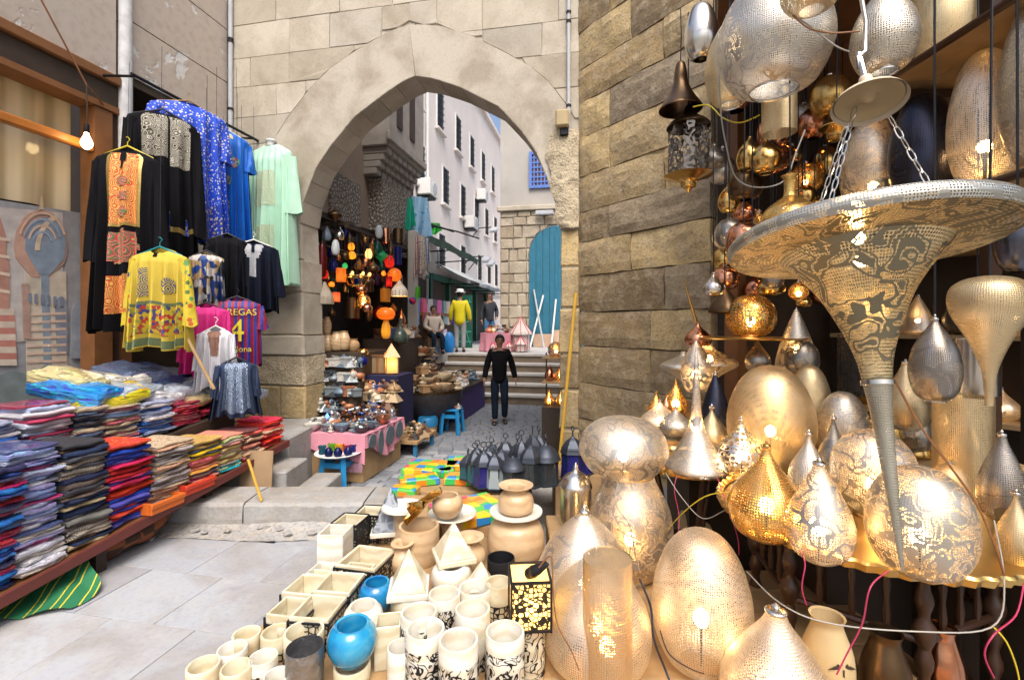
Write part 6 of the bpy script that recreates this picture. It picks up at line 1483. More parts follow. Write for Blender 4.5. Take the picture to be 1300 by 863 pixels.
for (u, v, w_, lb) in ((512, 648, 54, 'white alabaster plate behind the brass leaf dishes'), (574, 656, 62, 'white alabaster plate under the tan mortar')):
    y = 2.55; p = P(u, v, y); r = w_ * y / 1200; tag(MB().lathe([(.001, 0), (r * .6, .001), (r, .02), (r * .98, .026), (r * .6, .008), (.001, .007)], 36).build('alabaster_plate', m_alw, None, (p.x, p.y, p.z), smooth=True), lb, 'plate')
    tag(MB().lathe([(r * .5, 0), (r * .4, (p.z - ZA) / 2), (r * .5, p.z - ZA - .002), (.001, p.z - ZA - .002)], 24).build('alabaster_stand', m_tan, None, (p.x, p.y, ZA + .001), smooth=True), 'tan alabaster stand below the ' + lb.split(' alabaster plate ')[1].replace('under ', '').replace('behind ', 'plate behind ') if 'behind' in lb else 'tan alabaster stand below the plate with the mortar', 'stand')
cup('rounded tan mortar on the white plate behind the pyramids', 568, 628, 40, .11, m_tan, P(574, 656, 2.55).z + .027, kind='bowl', nm='tan_mortar', cat='mortar')
cup('small tan alabaster jar with wide rim before the wooden vase', 511, 688, 34, .14, m_tan, kind='jar', nm='tan_jar', cat='jar')
cup('rounded tan jug behind the striped pyramid', 596, 680, 42, .16, m_tan, kind='jar', nm='tan_jug', cat='jug')
# tall tan jar built of pot, plate and vase
yj = 2.4; pj = P(655, 712, yj); pj.z = ZA + .001
rj = 73 * yj / 1200; hj = EYE - (653 - HY) / F * yj - pj.z
tag(MB().lathe(smoothprof([(rj * .7, 0), (rj * .95, hj * .2), (rj, hj * .5), (rj * .85, hj * .8), (rj * .5, hj * .97), (rj * .4, hj)], 5) + [(.001, hj)], 40).build('tan_pot', m_tan, None, pj, smooth=True), 'big round tan alabaster pot under the wide white plate', 'pot')
rp = 67 * yj / 1200; tag(MB().lathe([(.001, .0), (rp * .6, .0), (rp, .014), (rp * 1.0, .022), (rp * .6, .012), (.001, .011)], 44).build('alabaster_plate', m_alw, None, pj + Vector((0, 0, hj + .001)), smooth=True), 'wide white alabaster plate between the tan pot and the vase', 'plate')
hv = EYE - (615 - HY) / F * yj - (pj.z + hj + .012); rv = 44 * yj / 1200
tag(MB().lathe(smoothprof([(rv * .7, 0), (rv, hv * .15), (rv, hv * .5), (rv * .85, hv * .68), (rv * .62, hv * .78), (rv * .7, hv * .86), (rv * .98, hv * .96), (rv, hv)], 5) + [(rv * .85, hv), (rv * .5, hv * .9), (rv * .45, hv * .6), (.001, hv * .4)], 40).build('tan_vase', m_tan, None, pj + Vector((0, 0, hj + .013)), smooth=True), 'tan alabaster vase with flared rim standing on the wide plate', 'vase')
cup('dark metal tumbler leaning beside the tall tan jar', 636, 707, 35, .13, m_iron, nm='metal_tumbler', wall=.06, cat='tumbler')
# blue pots
cup('cream alabaster foot under the front blue pot', 447, 842, 48, .06, m_al, kind='cyl', nm='pot_foot', cat='alabaster ware')  # foot that the front blue pot stands on
cup('glossy turquoise blue pot in front, set on a cream foot', 447, 791, 64, .125, m_blueg, ZA + .062, kind='bowl', nm='blue_pot', cat='pot')
cup('glossy turquoise blue pot farther back beside the pyramid', 478, 738, 46, .12, m_blueg, kind='bowl', nm='blue_pot', cat='pot')
cup('plain cream cup between the two blue pots', 461, 768, 52, .12, m_alw, kind='bowl')
box_('plain cream cube with brown edge beside the front blue pot', 493, 786, 36, .15, m_al, rz=rad(10))
# the row of tall cylinders
for (u, v, w_, h, ml, fl__, ff, lb) in ((564, 753, 41, .17, m_alw, m_fil, (.0, .8), 'white cylinder with black scroll in the second row left'), (603, 745, 42, .15, m_alw, None, 0, 'plain white wide cylinder in the back row'), (633, 738, 34, .16, m_al, m_fil2, (.0, .55), 'cream cylinder with black net beside the lit square lantern'),
    (532, 776, 47, .18, m_alw, m_fil, (.05, .8), 'white cylinder with pink flaw and black leaf scroll'), (600, 772, 45, .19, m_alw, m_fil, (.0, .3), 'tall white cylinder with dark foot band in the middle row'), (540, 797, 50, .19, m_alw, m_fil, (.1, .75), 'front white cylinder with round black arabesque band'),
    (582, 811, 51, .20, m_alw, m_fil, (.0, .72), 'front cream cylinder with black lotus lattice'), (641, 801, 50, .20, m_alw, m_fil, (.0, .78), 'front white cylinder with large black scroll pattern'), (509, 820, 36, .12, m_alw, None, 0, 'short white cup at the foot of the cream cube'), (640, 830, 36, .10, m_emb, None, 0, 'small shiny beaker behind the large scroll cylinder')):
    cup(lb, u, v, w_, h, ml, fil=fl__, ff=ff or (0, .5))
# lit square lantern on its vase
yl = 1.68; pv = P(672, 858, yl); pv.z = .451
hv = EYE - (787 - HY) / F * yl - pv.z; rv = 40 * yl / 1200
o = thing('scroll_vase', 'cream vase with black scroll under the lit square lantern', 'vase', pv); MB().lathe([(rv * .9, 0), (rv, hv * .3), (rv, hv), (.001, hv)], 32).build('body', m_al, o, smooth=True); MB().lathe([(rv * 1.02, hv * .1), (rv * 1.02, hv * .95)], 32).build('metal_filigree', m_fil, o)
o = thing('square_lantern', 'lit square lantern with black star lattice standing on a vase', 'lantern', (pv.x, pv.y, pv.z + hv + .001), rad(4))
a = 51 * yl / F / 2 * .9; hl = EYE - (727 - HY) / F * yl - (pv.z + hv)

MB().box((0, 0, hl / 2), (2 * a, 2 * a, hl - .004)).build('shade', glass('lantern_milk', (.75, .62, .4)), o); MB().sphere((0, 0, hl * .45), .028, 8, 6).build('bulb', m_bulb, o)
star = filigree('star_lattice', (.02, .018, .015), 62, .11); 
for sx, sy in ((0, -1), (0, 1), (-1, 0), (1, 0)):
    A = a + .004; q = MB()
    q.add([(-A, sy * A, .004), (A, sy * A, .004), (A, sy * A, hl * .99), (-A, sy * A, hl * .99)] if sx == 0 else [(sx * A, -A, .004), (sx * A, A, .004), (sx * A, A, hl * .99), (sx * A, -A, hl * .99)], [(0, 1, 2, 3)]); q.build('star_lattice', star, o)
q = MB()
for sx in (-1, 1):
    for sy in (-1, 1): q.box((sx * (a + .004), sy * (a + .004), hl / 2), (.007, .007, hl + .006))
    for zz in (.003, hl): q.box((0, sx * (a + .004), zz), (2 * a, .008, .008)); q.box((sx * (a + .004), 0, zz), (.008, 2 * a, .008))
q.build('frame', m_iron, o)
p = P(683, 722, 1.62); o = thing('lamp_socket', 'dark brown lamp socket leaning over the lit square lantern', 'socket', p, rot=(rad(25), rad(50), 0)); MB().lathe(smoothprof([(.001, -.05), (.017, -.05), (.019, -.01), (.013, .02), (.006, .045), (.001, .05)], 3), 16).build('shell', m_iron, o, smooth=True); MB().lathe([(.02, -.03), (.021, -.028), (.021, -.02), (.02, -.018)], 16).build('ring', m_bronze, o)

# ---- mosaic boxes, lantern tray
def mosaic():
    b = NB('bright_mosaic'); co = b.coord('Object'); vo = b.voro(co, 13, 'F1', .35); h = b.n('SeparateColor'); b.l(vo.outputs['Color'], h.inputs[0])
    cols = [(.75, .22, .01), (.03, .45, .10), (.70, .55, .01), (.03, .22, .55), (.60, .06, .14), (.10, .50, .06), (.75, .35, .02)]
    b.l(b.ramp(h.outputs[1], [(i / 7, c) for i, c in enumerate(cols)], True), b.b.inputs['Base Color']); b.b.inputs['Coat Weight'].default_value = .5; return b.fin(.35)
m_mos = mosaic()
mt = thing('mosaic_table', 'low crate table carrying bright mosaic boxes before the lane', 'table', (-.35, 3.82, 0)); MB().box((0, .0, .21), (.9, .5, .40)).build('crate', m_wood, mt); MB().box((0, .0, .425), (1.0, .6, .03)).build('top', m_wood, mt)
for (u, v, lx, ly, rz_, lb) in ((547, 598, .42, .30, -8, 'flat box with large orange green mosaic at the lane edge'), (592, 592, .34, .3, 4, 'flat box with pastel mosaic behind the orange green one'), (532, 614, .30, .16, 20, 'orange cornered mosaic box at the front left'), (586, 612, .26, .18, -4, 'yellow topped mosaic box beside the lantern tray'), (566, 604, .12, .10, 30, 'small blue mosaic box between the flat ones'), (596, 655, .40, .34, 30, 'steep mosaic mat with yellow orange diamonds beside the tan jar'), (514, 628, .2, .12, -10, 'transparent green mosaic box near the lattice pyramid')):
    zz = .441 if v < 640 else .56; p = onz(u, v, zz); mm = dup if False else None
    o = tag(MB().box((0, 0, .03), (lx, ly, .058)).build('mosaic_box', m_mos, None, (p.x, p.y, zz), rad(rz_), bevel=.008), lb, 'box', 'bright mosaic boxes')
p = onz(596, 655, .56); tag(MB().box((p.x, p.y, .53), (.34, .28, .056)).build('wooden_box', m_wood), 'wooden box under the steep diamond mosaic mat', 'box')
ZL = .5; lc = onz(648, 600, ZL)
tray('iron_tray', 'dark scalloped tray crowded with small iron lanterns', (lc.x + .01, lc.y), ZL, .35, m_bronze, 22)
o = thing('tray_stand', 'black stand under the tray of iron lanterns', 'stand', (lc.x + .01, lc.y, -.19)); MB().lathe([(.16, 0), (.10, .1), (.08, .4), (.16, .66)], 20).build('column', m_dark, o)
def iron_lantern(u, v, w_, vt, glasscol, lb, domed=False):
    p = onz(u, v, ZL - .002); y = p.y; r = w_ * y / 1200; h = (v - vt) * y / F; o = thing('iron_lantern', lb, 'lantern', p, R.uniform(0, 6), 'small iron lanterns on the tray')
    mi = plain('blue_grey_iron', (.055, .065, .085), .45, .6, var=.4, bump=.2)
    hb = h * .5
    MB().lathe([(r * .8, 0), (r, .01), (r * .9, hb)], 6).build('glass_body', glasscol, o)
    q = MB()
    for k in range(6): a = k * math.pi / 3; q.bar((r * .82 * math.cos(a), r * .82 * math.sin(a), 0), (r * .93 * math.cos(a), r * .93 * math.sin(a), hb), .008)
    q.build('frame', mi, o); MB().lathe([(.001, 0), (r * 1.05, 0), (r * 1.05, .012), (r * .9, .014)], 6).build('base', mi, o)
    MB().lathe(smoothprof([(r * 1.08, hb), (r * 1.0, hb + .02), (r * .9, hb + h * .12), (r * .5, hb + h * .24), (r * .15, hb + h * .3), (.006, hb + h * .36), (.005, h - .03)], 3), 12 if domed else 6).build('roof', mi, o, smooth=domed)
    MB().tube([(.02 * math.cos(t_), 0, h - .012 + .02 * math.sin(t_)) for t_ in [k * math.pi / 6 for k in range(13)]], .004, 6, cap=False).build('ring', mi, o)
m_g1 = plain('cobalt_glass', (.02, .02, .14), .12, var=.2, bump=0); m_g2 = plain('frosted_glass', (.30, .36, .38), .3, var=.2, bump=.1); m_g3 = pierced('pierced_grey_iron', (.16, .19, .21), .012, .3); m_g4 = plain('teal_glass', (.03, .10, .12), .12, bump=0)
GL = [(594, 607, 22, 570, m_g4, 'teal'), (603, 612, 20, 563, m_g4, 'teal'), (606, 600, 20, 560, m_g1, 'cobalt'), (614, 617, 26, 562, m_g1, 'cobalt'), (620, 602, 22, 562, m_g2, 'frosted'), (628, 619, 26, 566, m_g2, 'frosted'), (624, 595, 20, 556, m_g4, 'teal'), (637, 608, 24, 562, m_g1, 'cobalt'), (642, 596, 22, 551, m_g4, 'teal'), (651, 617, 34, 571, m_g3, 'pierced'), (657, 602, 22, 552, m_g2, 'frosted'), (662, 612, 22, 547, m_g1, 'cobalt'), (674, 616, 30, 553, m_g3, 'pierced'), (676, 598, 24, 541, m_g4, 'teal'), (693, 613, 36, 552, m_g3, 'pierced'), (684, 594, 22, 542, m_g1, 'cobalt')]
RK = ['at the left rim of the tray', 'second along the left rim', 'behind the left rim pair', 'in the front left of the tray', 'behind the cobalt front one', 'in the middle front of the tray', 'at the back left of the tray', 'in the centre of the tray', 'at the back centre of the tray', 'squat and domed at the front', 'behind the squat domed one', 'right of the squat domed one', 'wide, right front of the tray', 'at the back right of the tray', 'largest, at the right rim', 'at the rear right rim']
for k, (u, v, w_, vt, gm, gn) in enumerate(GL): iron_lantern(u, v, w_, vt, gm, 'small iron lantern with %s panes, %s' % (gn, RK[k]), k in (9, 14))
for k, (u, v, w_, vt, lb) in enumerate(((727, 606, 30, 542, 'iron lantern with cobalt panes standing beside the mushroom lamp'), (739, 600, 30, 547, 'iron lantern with blue panes half behind the mushroom lamp'))):
    ZL = .5; iron_lantern(u, v, w_, vt, m_g1, lb)
p = onz(731, 596, .5); tag(MB().box((p.x, p.y, .155), (.36, .3, .68)).build('wooden_crate', m_wood), 'tall wooden crate under the two blue paned lanterns', 'crate')
# ================================================================ stalls inside the passage
def PT(u, v, y): return P(u, v, y)
def gl(name, col, e): return glass(name, col, .15, e)
RAILZ = 3.12
LB = {}
def hang_lamp(label, kind, u, vt, vb, w_, mat, y, lit=0, group='lamps hanging in the passage shop', nm='hanging_lamp', seg=16):
    return lamp(nm, label, kind, u, vt, vb, w_, mat, y=y, lit=lit, fin=.08, hang=RAILZ, seg=seg, cap=m_bronze)
g_red = gl('red_glass', (.42, .01, .015), .12); g_dred = gl('dark_red_glass', (.16, .008, .01), .05); g_blue = gl('blue_glass', (.01, .02, .25), .05); g_or = gl('orange_glass', (.80, .24, .03), .45); g_yel = gl('yellow_glass', (.75, .42, .05), .4); g_grn = gl('emerald_glass', (.01, .32, .18), .2); g_pink = gl('coral_glass', (.8, .18, .08), .4); g_wh = plain('milk_glass', (.55, .60, .62), .25, bump=0)
HL = [
 ('long dark red glass lantern nearest the arch pier', 'egg', 409, 304, 352, 13, g_dred, 6.9, 0), ('second dark red glass lantern under the long red one', 'ball', 412, 340, 354, 10, g_red, 7.0, 0),
 ('small cobalt glass lantern beside the red ones', 'tear', 424, 326, 345, 12, g_blue, 7.2, 0), ('white milk glass drop lamp with pointed foot', 'egg', 426, 302, 324, 11, g_wh, 7.0, 0), ('silver glass drop lamp behind the milk glass one', 'pear', 431, 286, 305, 13, m_silver, 7.2, 0), ('milk glass drop lamp by the carved panel', 'egg', 481, 284, 303, 10, g_wh, 7.9, 0), ('grey blue glass lamp at the pier edge', 'pear', 415, 286, 306, 12, plain('grey_glass', (.2, .26, .33), .2, bump=0), 7.1, 0),
 ('glowing orange square lantern', 'cyl', 433, 339, 358, 13, g_or, 7.0, 0), ('yellow green flower lamp, upper', 'ball', 446, 307, 318, 9, g_yel, 7.4, 0), ('yellow green flower lamp, lower', 'ball', 447, 318, 329, 10, g_yel, 7.35, 0), ('bright warm glass cup lamp above the brass chandelier', 'pot', 468, 315, 328, 9, gl('hot_glass', (1, .55, .2), 2.5), 7.6, 0),
 ('emerald diamond glass lantern', 'saucer', 484, 313, 334, 17, g_grn, 7.9, 0), ('dark emerald lantern under the diamond one', 'egg', 485, 330, 346, 10, gl('dark_green_glass', (.01, .09, .07), .03), 7.95, 0), ('round bright red glass lamp', 'ball', 494, 322, 340, 13, g_red, 8.0, 0), ('deep blue glass cylinder by the pale post', 'cyl', 505, 312, 336, 10, g_blue, 8.3, 0), ('round glowing orange glass lamp', 'ball', 501, 339, 357, 18, g_or, 8.0, 0),
 ('coral red lit cube lamp low on the left', 'cyl', 427, 370, 383, 10, g_pink, 7.0, 0), ('tiny orange lamp above the coral cube', 'ball', 421, 357, 364, 8, g_or, 7.1, 0), ('red glass cylinder under the emerald lantern', 'cyl', 494, 350, 364, 8, g_red, 7.9, 0), ('amber square lantern right of the chandelier', 'cyl', 489, 365, 383, 13, gl('amber_glass', (.5, .24, .03), .2), 7.8, 0),
 ('dark bronze lamp behind the emerald one', 'onion', 474, 330, 346, 16, m_bronze, 7.6, 0), ('bronze onion lamp under the dark one', 'onion', 468, 348, 362, 16, m_bronze, 7.5, 0), ('copper lamp with glowing core in the middle', 'onion', 459, 357, 372, 16, m_cop, 7.4, 2), ('brass pierced lamp hanging under the copper one', 'ball', 462, 372, 392, 18, m_gold, 7.4, 1), ('green glass bead lamp near the chandelier', 'ball', 438, 333, 341, 7, g_grn, 7.3, 0), ('dark lattice lantern hanging over the panel edge', 'saucer', 425, 262, 282, 20, m_bronze, 7.0, 0), ('bronze bowl lamp left of the yellow flowers', 'pot', 438, 318, 330, 12, m_bronze, 7.3, 0), ('large bronze lantern in the dark middle', 'cyl', 447, 376, 404, 20, m_bronze, 7.6, 0), ('small orange bead lamp above the red ball', 'ball', 487, 343, 350, 6, g_or, 7.9, 0), ('pink and copper glass lamp in the cluster', 'pot', 466, 384, 396, 14, m_cop, 7.3, 2), ('dim purple lamp beside the emerald lantern', 'egg', 478, 345, 362, 9, gl('purple_glass', (.06, .02, .10), .05), 7.8, 0),
]
for h in HL: hang_lamp(*h[:8], lit=h[8] or (3 if h[6] in (g_or, g_yel, g_pink, g_red, g_grn) else 0))
# brass chandelier
cp = PT(453, 352, 7.3); o = thing('chandelier', 'round brass chandelier with small glowing lights among the glass lamps', 'chandelier', cp)
MB().lathe([(.20, 0), (.21, .01), (.20, .02), (.19, .01), (.20, 0)], 28).build('ring', m_bras, o, smooth=True); MB().lathe([(.12, -.14), (.13, -.13), (.12, -.12), (.11, -.13), (.12, -.14)], 24).build('ring', m_bras, o, smooth=True)
for k in range(8):
    a = k * math.pi / 4; MB().tube([(.2 * math.cos(a), .2 * math.sin(a), .01), (.12 * math.cos(a), .12 * math.sin(a), -.13)], .006, 5).build('arm', m_bras, o); MB().sphere((.2 * math.cos(a), .2 * math.sin(a), .045), .022, 8, 6, (1, 1, 1.4)).build('light_cup', gl('hot_glass', (1, .55, .2), 2.5), o)
MB().tube([(0, 0, 0), (0, 0, RAILZ - cp.z)], .006, 5).build('cord', m_iron, o)
for k in range(3): a = k * 2.09; MB().tube([(.2 * math.cos(a), .2 * math.sin(a), .01), (0, 0, .22)], .004, 5).build('stay', m_iron, o)
def shade(label, u, vt, vb, w_, y, col):
    p, r, h = geo(u, vt, vb, w_, y=y); o = thing('wicker_shade', label, 'lampshade', p); m = plain('wicker_' + label.split()[0], col, .8, var=.3, vs=40, bump=.6, bs=80)
    MB().lathe(smoothprof([(r, 0), (r * .98, h * .3), (r * .8, h * .5), (r * .35, h * .8), (.02, h)], 4), 20).build('woven_shade', m, o, smooth=True)
    for k in range(14): a = k * .4488; MB().tube([(r * 1.01 * math.cos(a), r * 1.01 * math.sin(a), 0), (r * .99 * math.cos(a), r * .99 * math.sin(a), h * .3), (r * .36 * math.cos(a), r * .36 * math.sin(a), h * .8)], .006, 4).build('rib', m_wood, o)
    MB().tube([(0, 0, h), (0, 0, RAILZ - p.z)], .004, 5).build('cord', m_iron, o); return o
shade('grey wicker pagoda lampshade at the arch pier', 412, 358, 386, 24, 6.9, (.30, .27, .22))
o = shade('white wire pagoda lampshade lit from inside', 507, 356, 376, 22, 8.0, (.62, .56, .46)); MB().sphere((0, 0, .08), .04, 8, 6).build('bulb', m_bulbs, o)
# standing lamps and vases
def stand(label, kind, u, vt, vb, w_, mat, y, nm='lamp', cat='lamp', fin=0, lit=0): return lamp(nm, label, kind, u, vt, vb, w_, mat, y=y, fin=fin, lit=lit, seg=18, cat=cat)
stand('orange mushroom lamp shade glowing on a yellow glass stem', 'squash', 490, 390, 406, 24, g_or, 7.7, 'glass_mushroom', lit=3)
stand('yellow glass stem under the orange mushroom shade', 'vase', 490, 407, 430, 12, g_yel, 7.7, 'mushroom_stem', lit=3)  # stem of the mushroom lamp, built as its own object
stand('dark green mosaic vase beside the yellow stem', 'flask', 508, 404, 437, 20, plain('dark_mosaic', (.04, .06, .05), .15, var=.6, vs=30, bump=.2), 7.9, 'mosaic_vase', 'vase')
for (u, vt, vb, w_, lb) in ((407, 404, 428, 13, 'pale stone vase next to the arch pier'), (416, 424, 446, 18, 'beige round stone pot in the pale row'), (428, 421, 445, 20, 'largest beige stone pot in the pale row'), (437, 420, 444, 16, 'beige stone jar at the end of the pale row'), (415, 402, 424, 12, 'narrow beige stone vase above the pale row')):
    stand(lb, 'pot', u, vt, vb, w_, m_tan, 7.2, 'stone_pot', 'pot')
stand('amber wicker basket beside the beige pots', 'pot', 449, 430, 446, 16, m_wood, 7.3, 'basket', 'basket'); stand('polished brass bowl on the grey trinket pile', 'squash', 461, 442, 454, 16, m_bras, 7.1, 'brass_bowl', 'bowl'); stand('cobalt blue bowl on the grey trinket pile', 'squash', 460, 453, 463, 14, g_blue, 6.9, 'blue_bowl', 'bowl')
# shelving that carries them
rk = thing('shop_rack', 'dark stepped shop rack carrying pots and lanterns in the passage', 'rack', S(-2.9, 0, 0), ANG)
def rbox(nm, s0, s1, t0, t1, z0, z1, mat=m_dark): MB().box(((s0 + s1) / 2, (t0 + t1) / 2, (z0 + z1) / 2), (s1 - s0, t1 - t0, z1 - z0)).build(nm, mat, rk)
zr_ = P(428, 446, 7.2).z; rbox('shelf', -.35, .55, .62, 1.75, -.2, zr_ - .004); zq = P(490, 431, 7.7).z; rbox('shelf', -.05, .62, 1.76, 2.6, -.2, zq - .0045)
RACK_TOP = zq - .0035
# lit house lantern and wooden lanterns
yh = 7.2; ph = P(497, 473, yh); o = thing('house_lantern', 'brightly lit paper house lantern with pyramid roof', 'lantern', ph, rad(20)); hw = .085; hh = (473 - 453) * yh / F
MB().box((0, 0, hh / 2), (2 * hw, 2 * hw, hh)).build('shade', glass('house_paper', (.75, .5, .25)), o); MB().add([(-.12, -.12, hh + .002), (.12, -.12, hh + .002), (.12, .12, hh + .002), (-.12, .12, hh + .002), (0, 0, hh + .21)], [(3, 2, 1, 0), (0, 1, 4), (1, 2, 4), (2, 3, 4), (3, 0, 4)]).build('roof', glass('house_paper', (.75, .5, .25)), o); MB().sphere((0, 0, hh * .6), .03, 8, 6).build('bulb', m_bulbs, o)
for sx in (-1, 1):
    for sy in (-1, 1): MB().box((sx * hw, sy * hw, hh / 2), (.014, .014, hh)).build('post', m_wood, o)
for k, (u, lb) in enumerate(((474, 'brown wooden lantern with pale panes, left one'), (484, 'brown wooden lantern with pale panes beside the lit house lantern'))):
    p = P(u, 473, 7.25); o = thing('wooden_lantern', lb, 'lantern', p, rad(15)); MB().box((0, 0, .13), (.09, .09, .25)).build('pane', plain('dim_pane', (.22, .16, .08), .5), o)
    for sx in (-1, 1):
        for sy in (-1, 1): MB().box((sx * .05, sy * .05, .13), (.018, .018, .26)).build('post', m_brown, o)
    MB().box((0, 0, .265), (.13, .13, .015)).build('lid', m_brown, o); MB().box((0, 0, .004), (.13, .13, .012)).build('base', m_brown, o)
zq2 = P(490, 474, 7.25).z; tq = st_of(P(486, 474, 7.22).x, 7.22); MB().box((0, 0, (zq2 - .004 - .2 + .0) / 2 - .0 + .0), (.7, .6, zq2 + .196)).build('cloth_table', plain('navy_cloth', (.012, .012, .05), .85), thing('lantern_table', 'navy draped table under the lit house lantern', 'table', S(tq[0], tq[1] + .05, 0), ANG)).location.z = 0
# pink table
pk_ = thing('pink_table', 'wooden table draped in pink checked cloth with copper trinkets', 'table', S(0, 0, 0), ANG)
TS0, TS1, TT0, TT1, TZ = -2.62, -1.66, -.60, .50, .38
MB().box(((TS0 + TS1) / 2, (TT0 + TT1) / 2, .06), (TS1 - TS0 - .05, TT1 - TT0 - .05, .5)).build('cabinet', m_wood, pk_); MB().box(((TS0 + TS1) / 2, (TT0 + TT1) / 2, TZ - .03), (TS1 - TS0, TT1 - TT0, .04)).build('top', m_wood, pk_)
pkm = NB('pink_check'); co = pkm.coord(); ck = pkm.n('TexChecker'); ck.inputs['Scale'].default_value = 55; ck.inputs[1].default_value = (.60, .16, .24, 1); ck.inputs[2].default_value = (.66, .38, .44, 1); pkm.l(co, ck.inputs[0]); pkm.l(ck.outputs[0], pkm.b.inputs['Base Color']); m_pk = pkm.fin(.85)
q = MB(); q.grid(lambda u, v: (TS0 + (TS1 - TS0 + .02) * u, TT0 - .01 + (TT1 - TT0 + .02) * v, TZ - .006 + .004 * math.sin(u * 20 + v * 13)), 14, 18).build('cloth_top', m_pk, pk_, smooth=True)
def drape(u, v):
    t_ = TT0 - .01 + (TT1 - TT0 + .03) * u; drop = (.16 + .22 * math.sin(min(1, max(0, u * 1.15 - .12)) * math.pi)) ; return (TS1 + .012 + .022 * abs(math.sin(u * 17)) * v + .01 * math.sin(u * 41), t_, TZ - drop * v + .02 * math.sin(v * 25 + 6 * abs(u - .5)) * v * .5)
MB().grid(drape, 60, 10).build('cloth_front', m_pk, pk_, smooth=True)
MB().grid(lambda u, v: (TS0 + (TS1 - TS0 + .02) * u, TT0 - .012 - .015 * abs(math.sin(u * 21)) * v, TZ - (.14 + .2 * u) * v), 40, 8).build('cloth_side', m_pk, pk_, smooth=True)
m_frg = plain('fringe_pink', (.62, .34, .46), .8)
for k in range(16): x = TS1 - .02 - k * .016; MB().tube([(x, TT0 - .022, TZ - .33), (x + .006, TT0 - .024, TZ - .38), (x - .004, TT0 - .02, TZ - .44)], .005, 4).build('tassel', m_frg, pk_)
m_slate = plain('slate_plaque', (.10, .13, .15), .6, var=.4, vs=25, bump=.7, bs=60)
for k, (tt, w_, h_) in enumerate(((-.50, .18, .17), (-.28, .14, .30), (-.02, .24, .24), (.26, .22, .22))):
    o = tag(MB().lathe([(.001, -.006), (w_ / 2, -.006), (w_ / 2, .006), (.001, .006)], 20, sy=1).build('carved_plaque', m_slate, None, S(TS1 + .055, tt, TZ - h_ / 2 - .01)), ['small square slate plaque hung at the left of the pink table', 'tall oval slate plaque hung on the pink table', 'wide carved slate plaque hung in the middle of the pink table', 'carved slate plaque hung at the right end of the pink table'][k], 'plaque', 'slate plaques on the pink table')
    o.rotation_euler = (0, rad(90), ANG); o.scale = (h_ / w_, 1, 1)
# trinkets: small figures, bowls, pots in heaps
def fig(kind, seed):
    rr = random.Random(seed); q = MB()
    if kind == 'figure': q.lathe(smoothprof([(.5, 0), (.55, .15), (.25, .3), (.38, .5), (.42, .62), (.14, .7), (.2, .8), (.16, .92), (.02, 1)], 2), 8)
    elif kind == 'bowl': q.lathe(smoothprof([(.3, 0), (.4, .1), (.8, .5), (.9, .8)], 2) + [(.8, .78), (.4, .3), (.01, .25)], 10)
    elif kind == 'jug': q.lathe(smoothprof([(.4, 0), (.62, .25), (.5, .5), (.2, .7), (.22, .85), (.36, 1)], 2), 10); q.tube([(.5, 0, .4), (.85, 0, .55), (.7, 0, .85), (.25, 0, .9)], .06, 5)
    elif kind == 'pyramid': q.add([(-.6, -.6, 0), (.6, -.6, 0), (.6, .6, 0), (-.6, .6, 0), (0, 0, 1)], [(3, 2, 1, 0), (0, 1, 4), (1, 2, 4), (2, 3, 4), (3, 0, 4)])
    elif kind == 'box': q.box((0, 0, .35), (1, .8, .6)); q.box((0, 0, .72), (1.1, .9, .12))
    elif kind == 'animal': q.sphere((0, 0, .5), .35, 8, 6, (1.5, .8, .9)); q.sphere((.5, 0, .85), .2, 8, 6, (1.3, .8, 1)); [q.tube([(a, b_, .35), (a, b_, 0)], .09, 5) for a in (-.35, .35) for b_ in (-.15, .15)]
    return q.mesh('trinket_' + kind, smooth=kind not in ('pyramid', 'box'))
FIG = {k: fig(k, 1) for k in ('figure', 'bowl', 'jug', 'pyramid', 'box', 'animal')}
m_tri = plain('trinket_glaze', (1, 1, 1), .4, .25, var=.35, vs=50, bump=.4, bs=60, objcol=True); m_trim = plain('trinket_metal', (1, 1, 1), .3, .9, var=.3, vs=40, bump=.2, objcol=True)
WORD = {'figure': 'standing figurine', 'bowl': 'bowl', 'jug': 'jug', 'pyramid': 'pyramid', 'box': 'lidded box', 'animal': 'animal figurine'}
CNT = {}
def trinkets(where, group, spots, kinds, cols, mat, size, n, seed, zfun=None):
    rr = random.Random(seed)
    for k in range(n):
        kd = rr.choice(kinds); cn, c = rr.choice(cols); s_ = size * rr.uniform(.7, 1.35); x, y, z = spots(rr, k, n)
        o = ob(WORD[kd].replace(' ', '_'), FIG[kd], mat, None, (x, y, z), rr.uniform(0, 6.3), scale=s_, color=c); lb = 'small %s %s %s' % (cn, WORD[kd], where); tag(o, lb, 'trinket', group)
def rect(s0, s1, t0, t1, z):
    def f(rr, k, n):
        p = S(rr.uniform(s0, s1), rr.uniform(t0, t1)); return p.x, p.y, z
    return f
COP = [('copper', (.50, .20, .10)), ('silver', (.5, .5, .52)), ('dark bronze', (.15, .08, .05)), ('blue', (.04, .10, .30))]
STN = [('grey', (.20, .24, .26)), ('charcoal', (.06, .07, .08)), ('white', (.6, .58, .52)), ('slate blue', (.13, .19, .25)), ('terracotta', (.40, .16, .08))]
BEI = [('beige', (.45, .33, .20)), ('cream', (.58, .48, .33)), ('brown', (.16, .09, .05)), ('black', (.03, .03, .03)), ('tan', (.38, .24, .12))]
trinkets('at the near end of the pink table', 'dark stone trinkets on the pink table', rect(TS0 + .1, TS1 - .06, TT0 + .06, TT0 + .48, TZ + .001), ('bowl', 'animal', 'figure'), STN, m_tri, .085, 60, 5)
trinkets('at the far end of the pink table', 'copper trinkets on the pink table', rect(TS0 + .1, TS1 - .05, TT0 + .5, TT1 - .04, TZ + .001), ('figure', 'jug', 'bowl', 'pyramid'), COP, m_trim, .12, 64, 6)
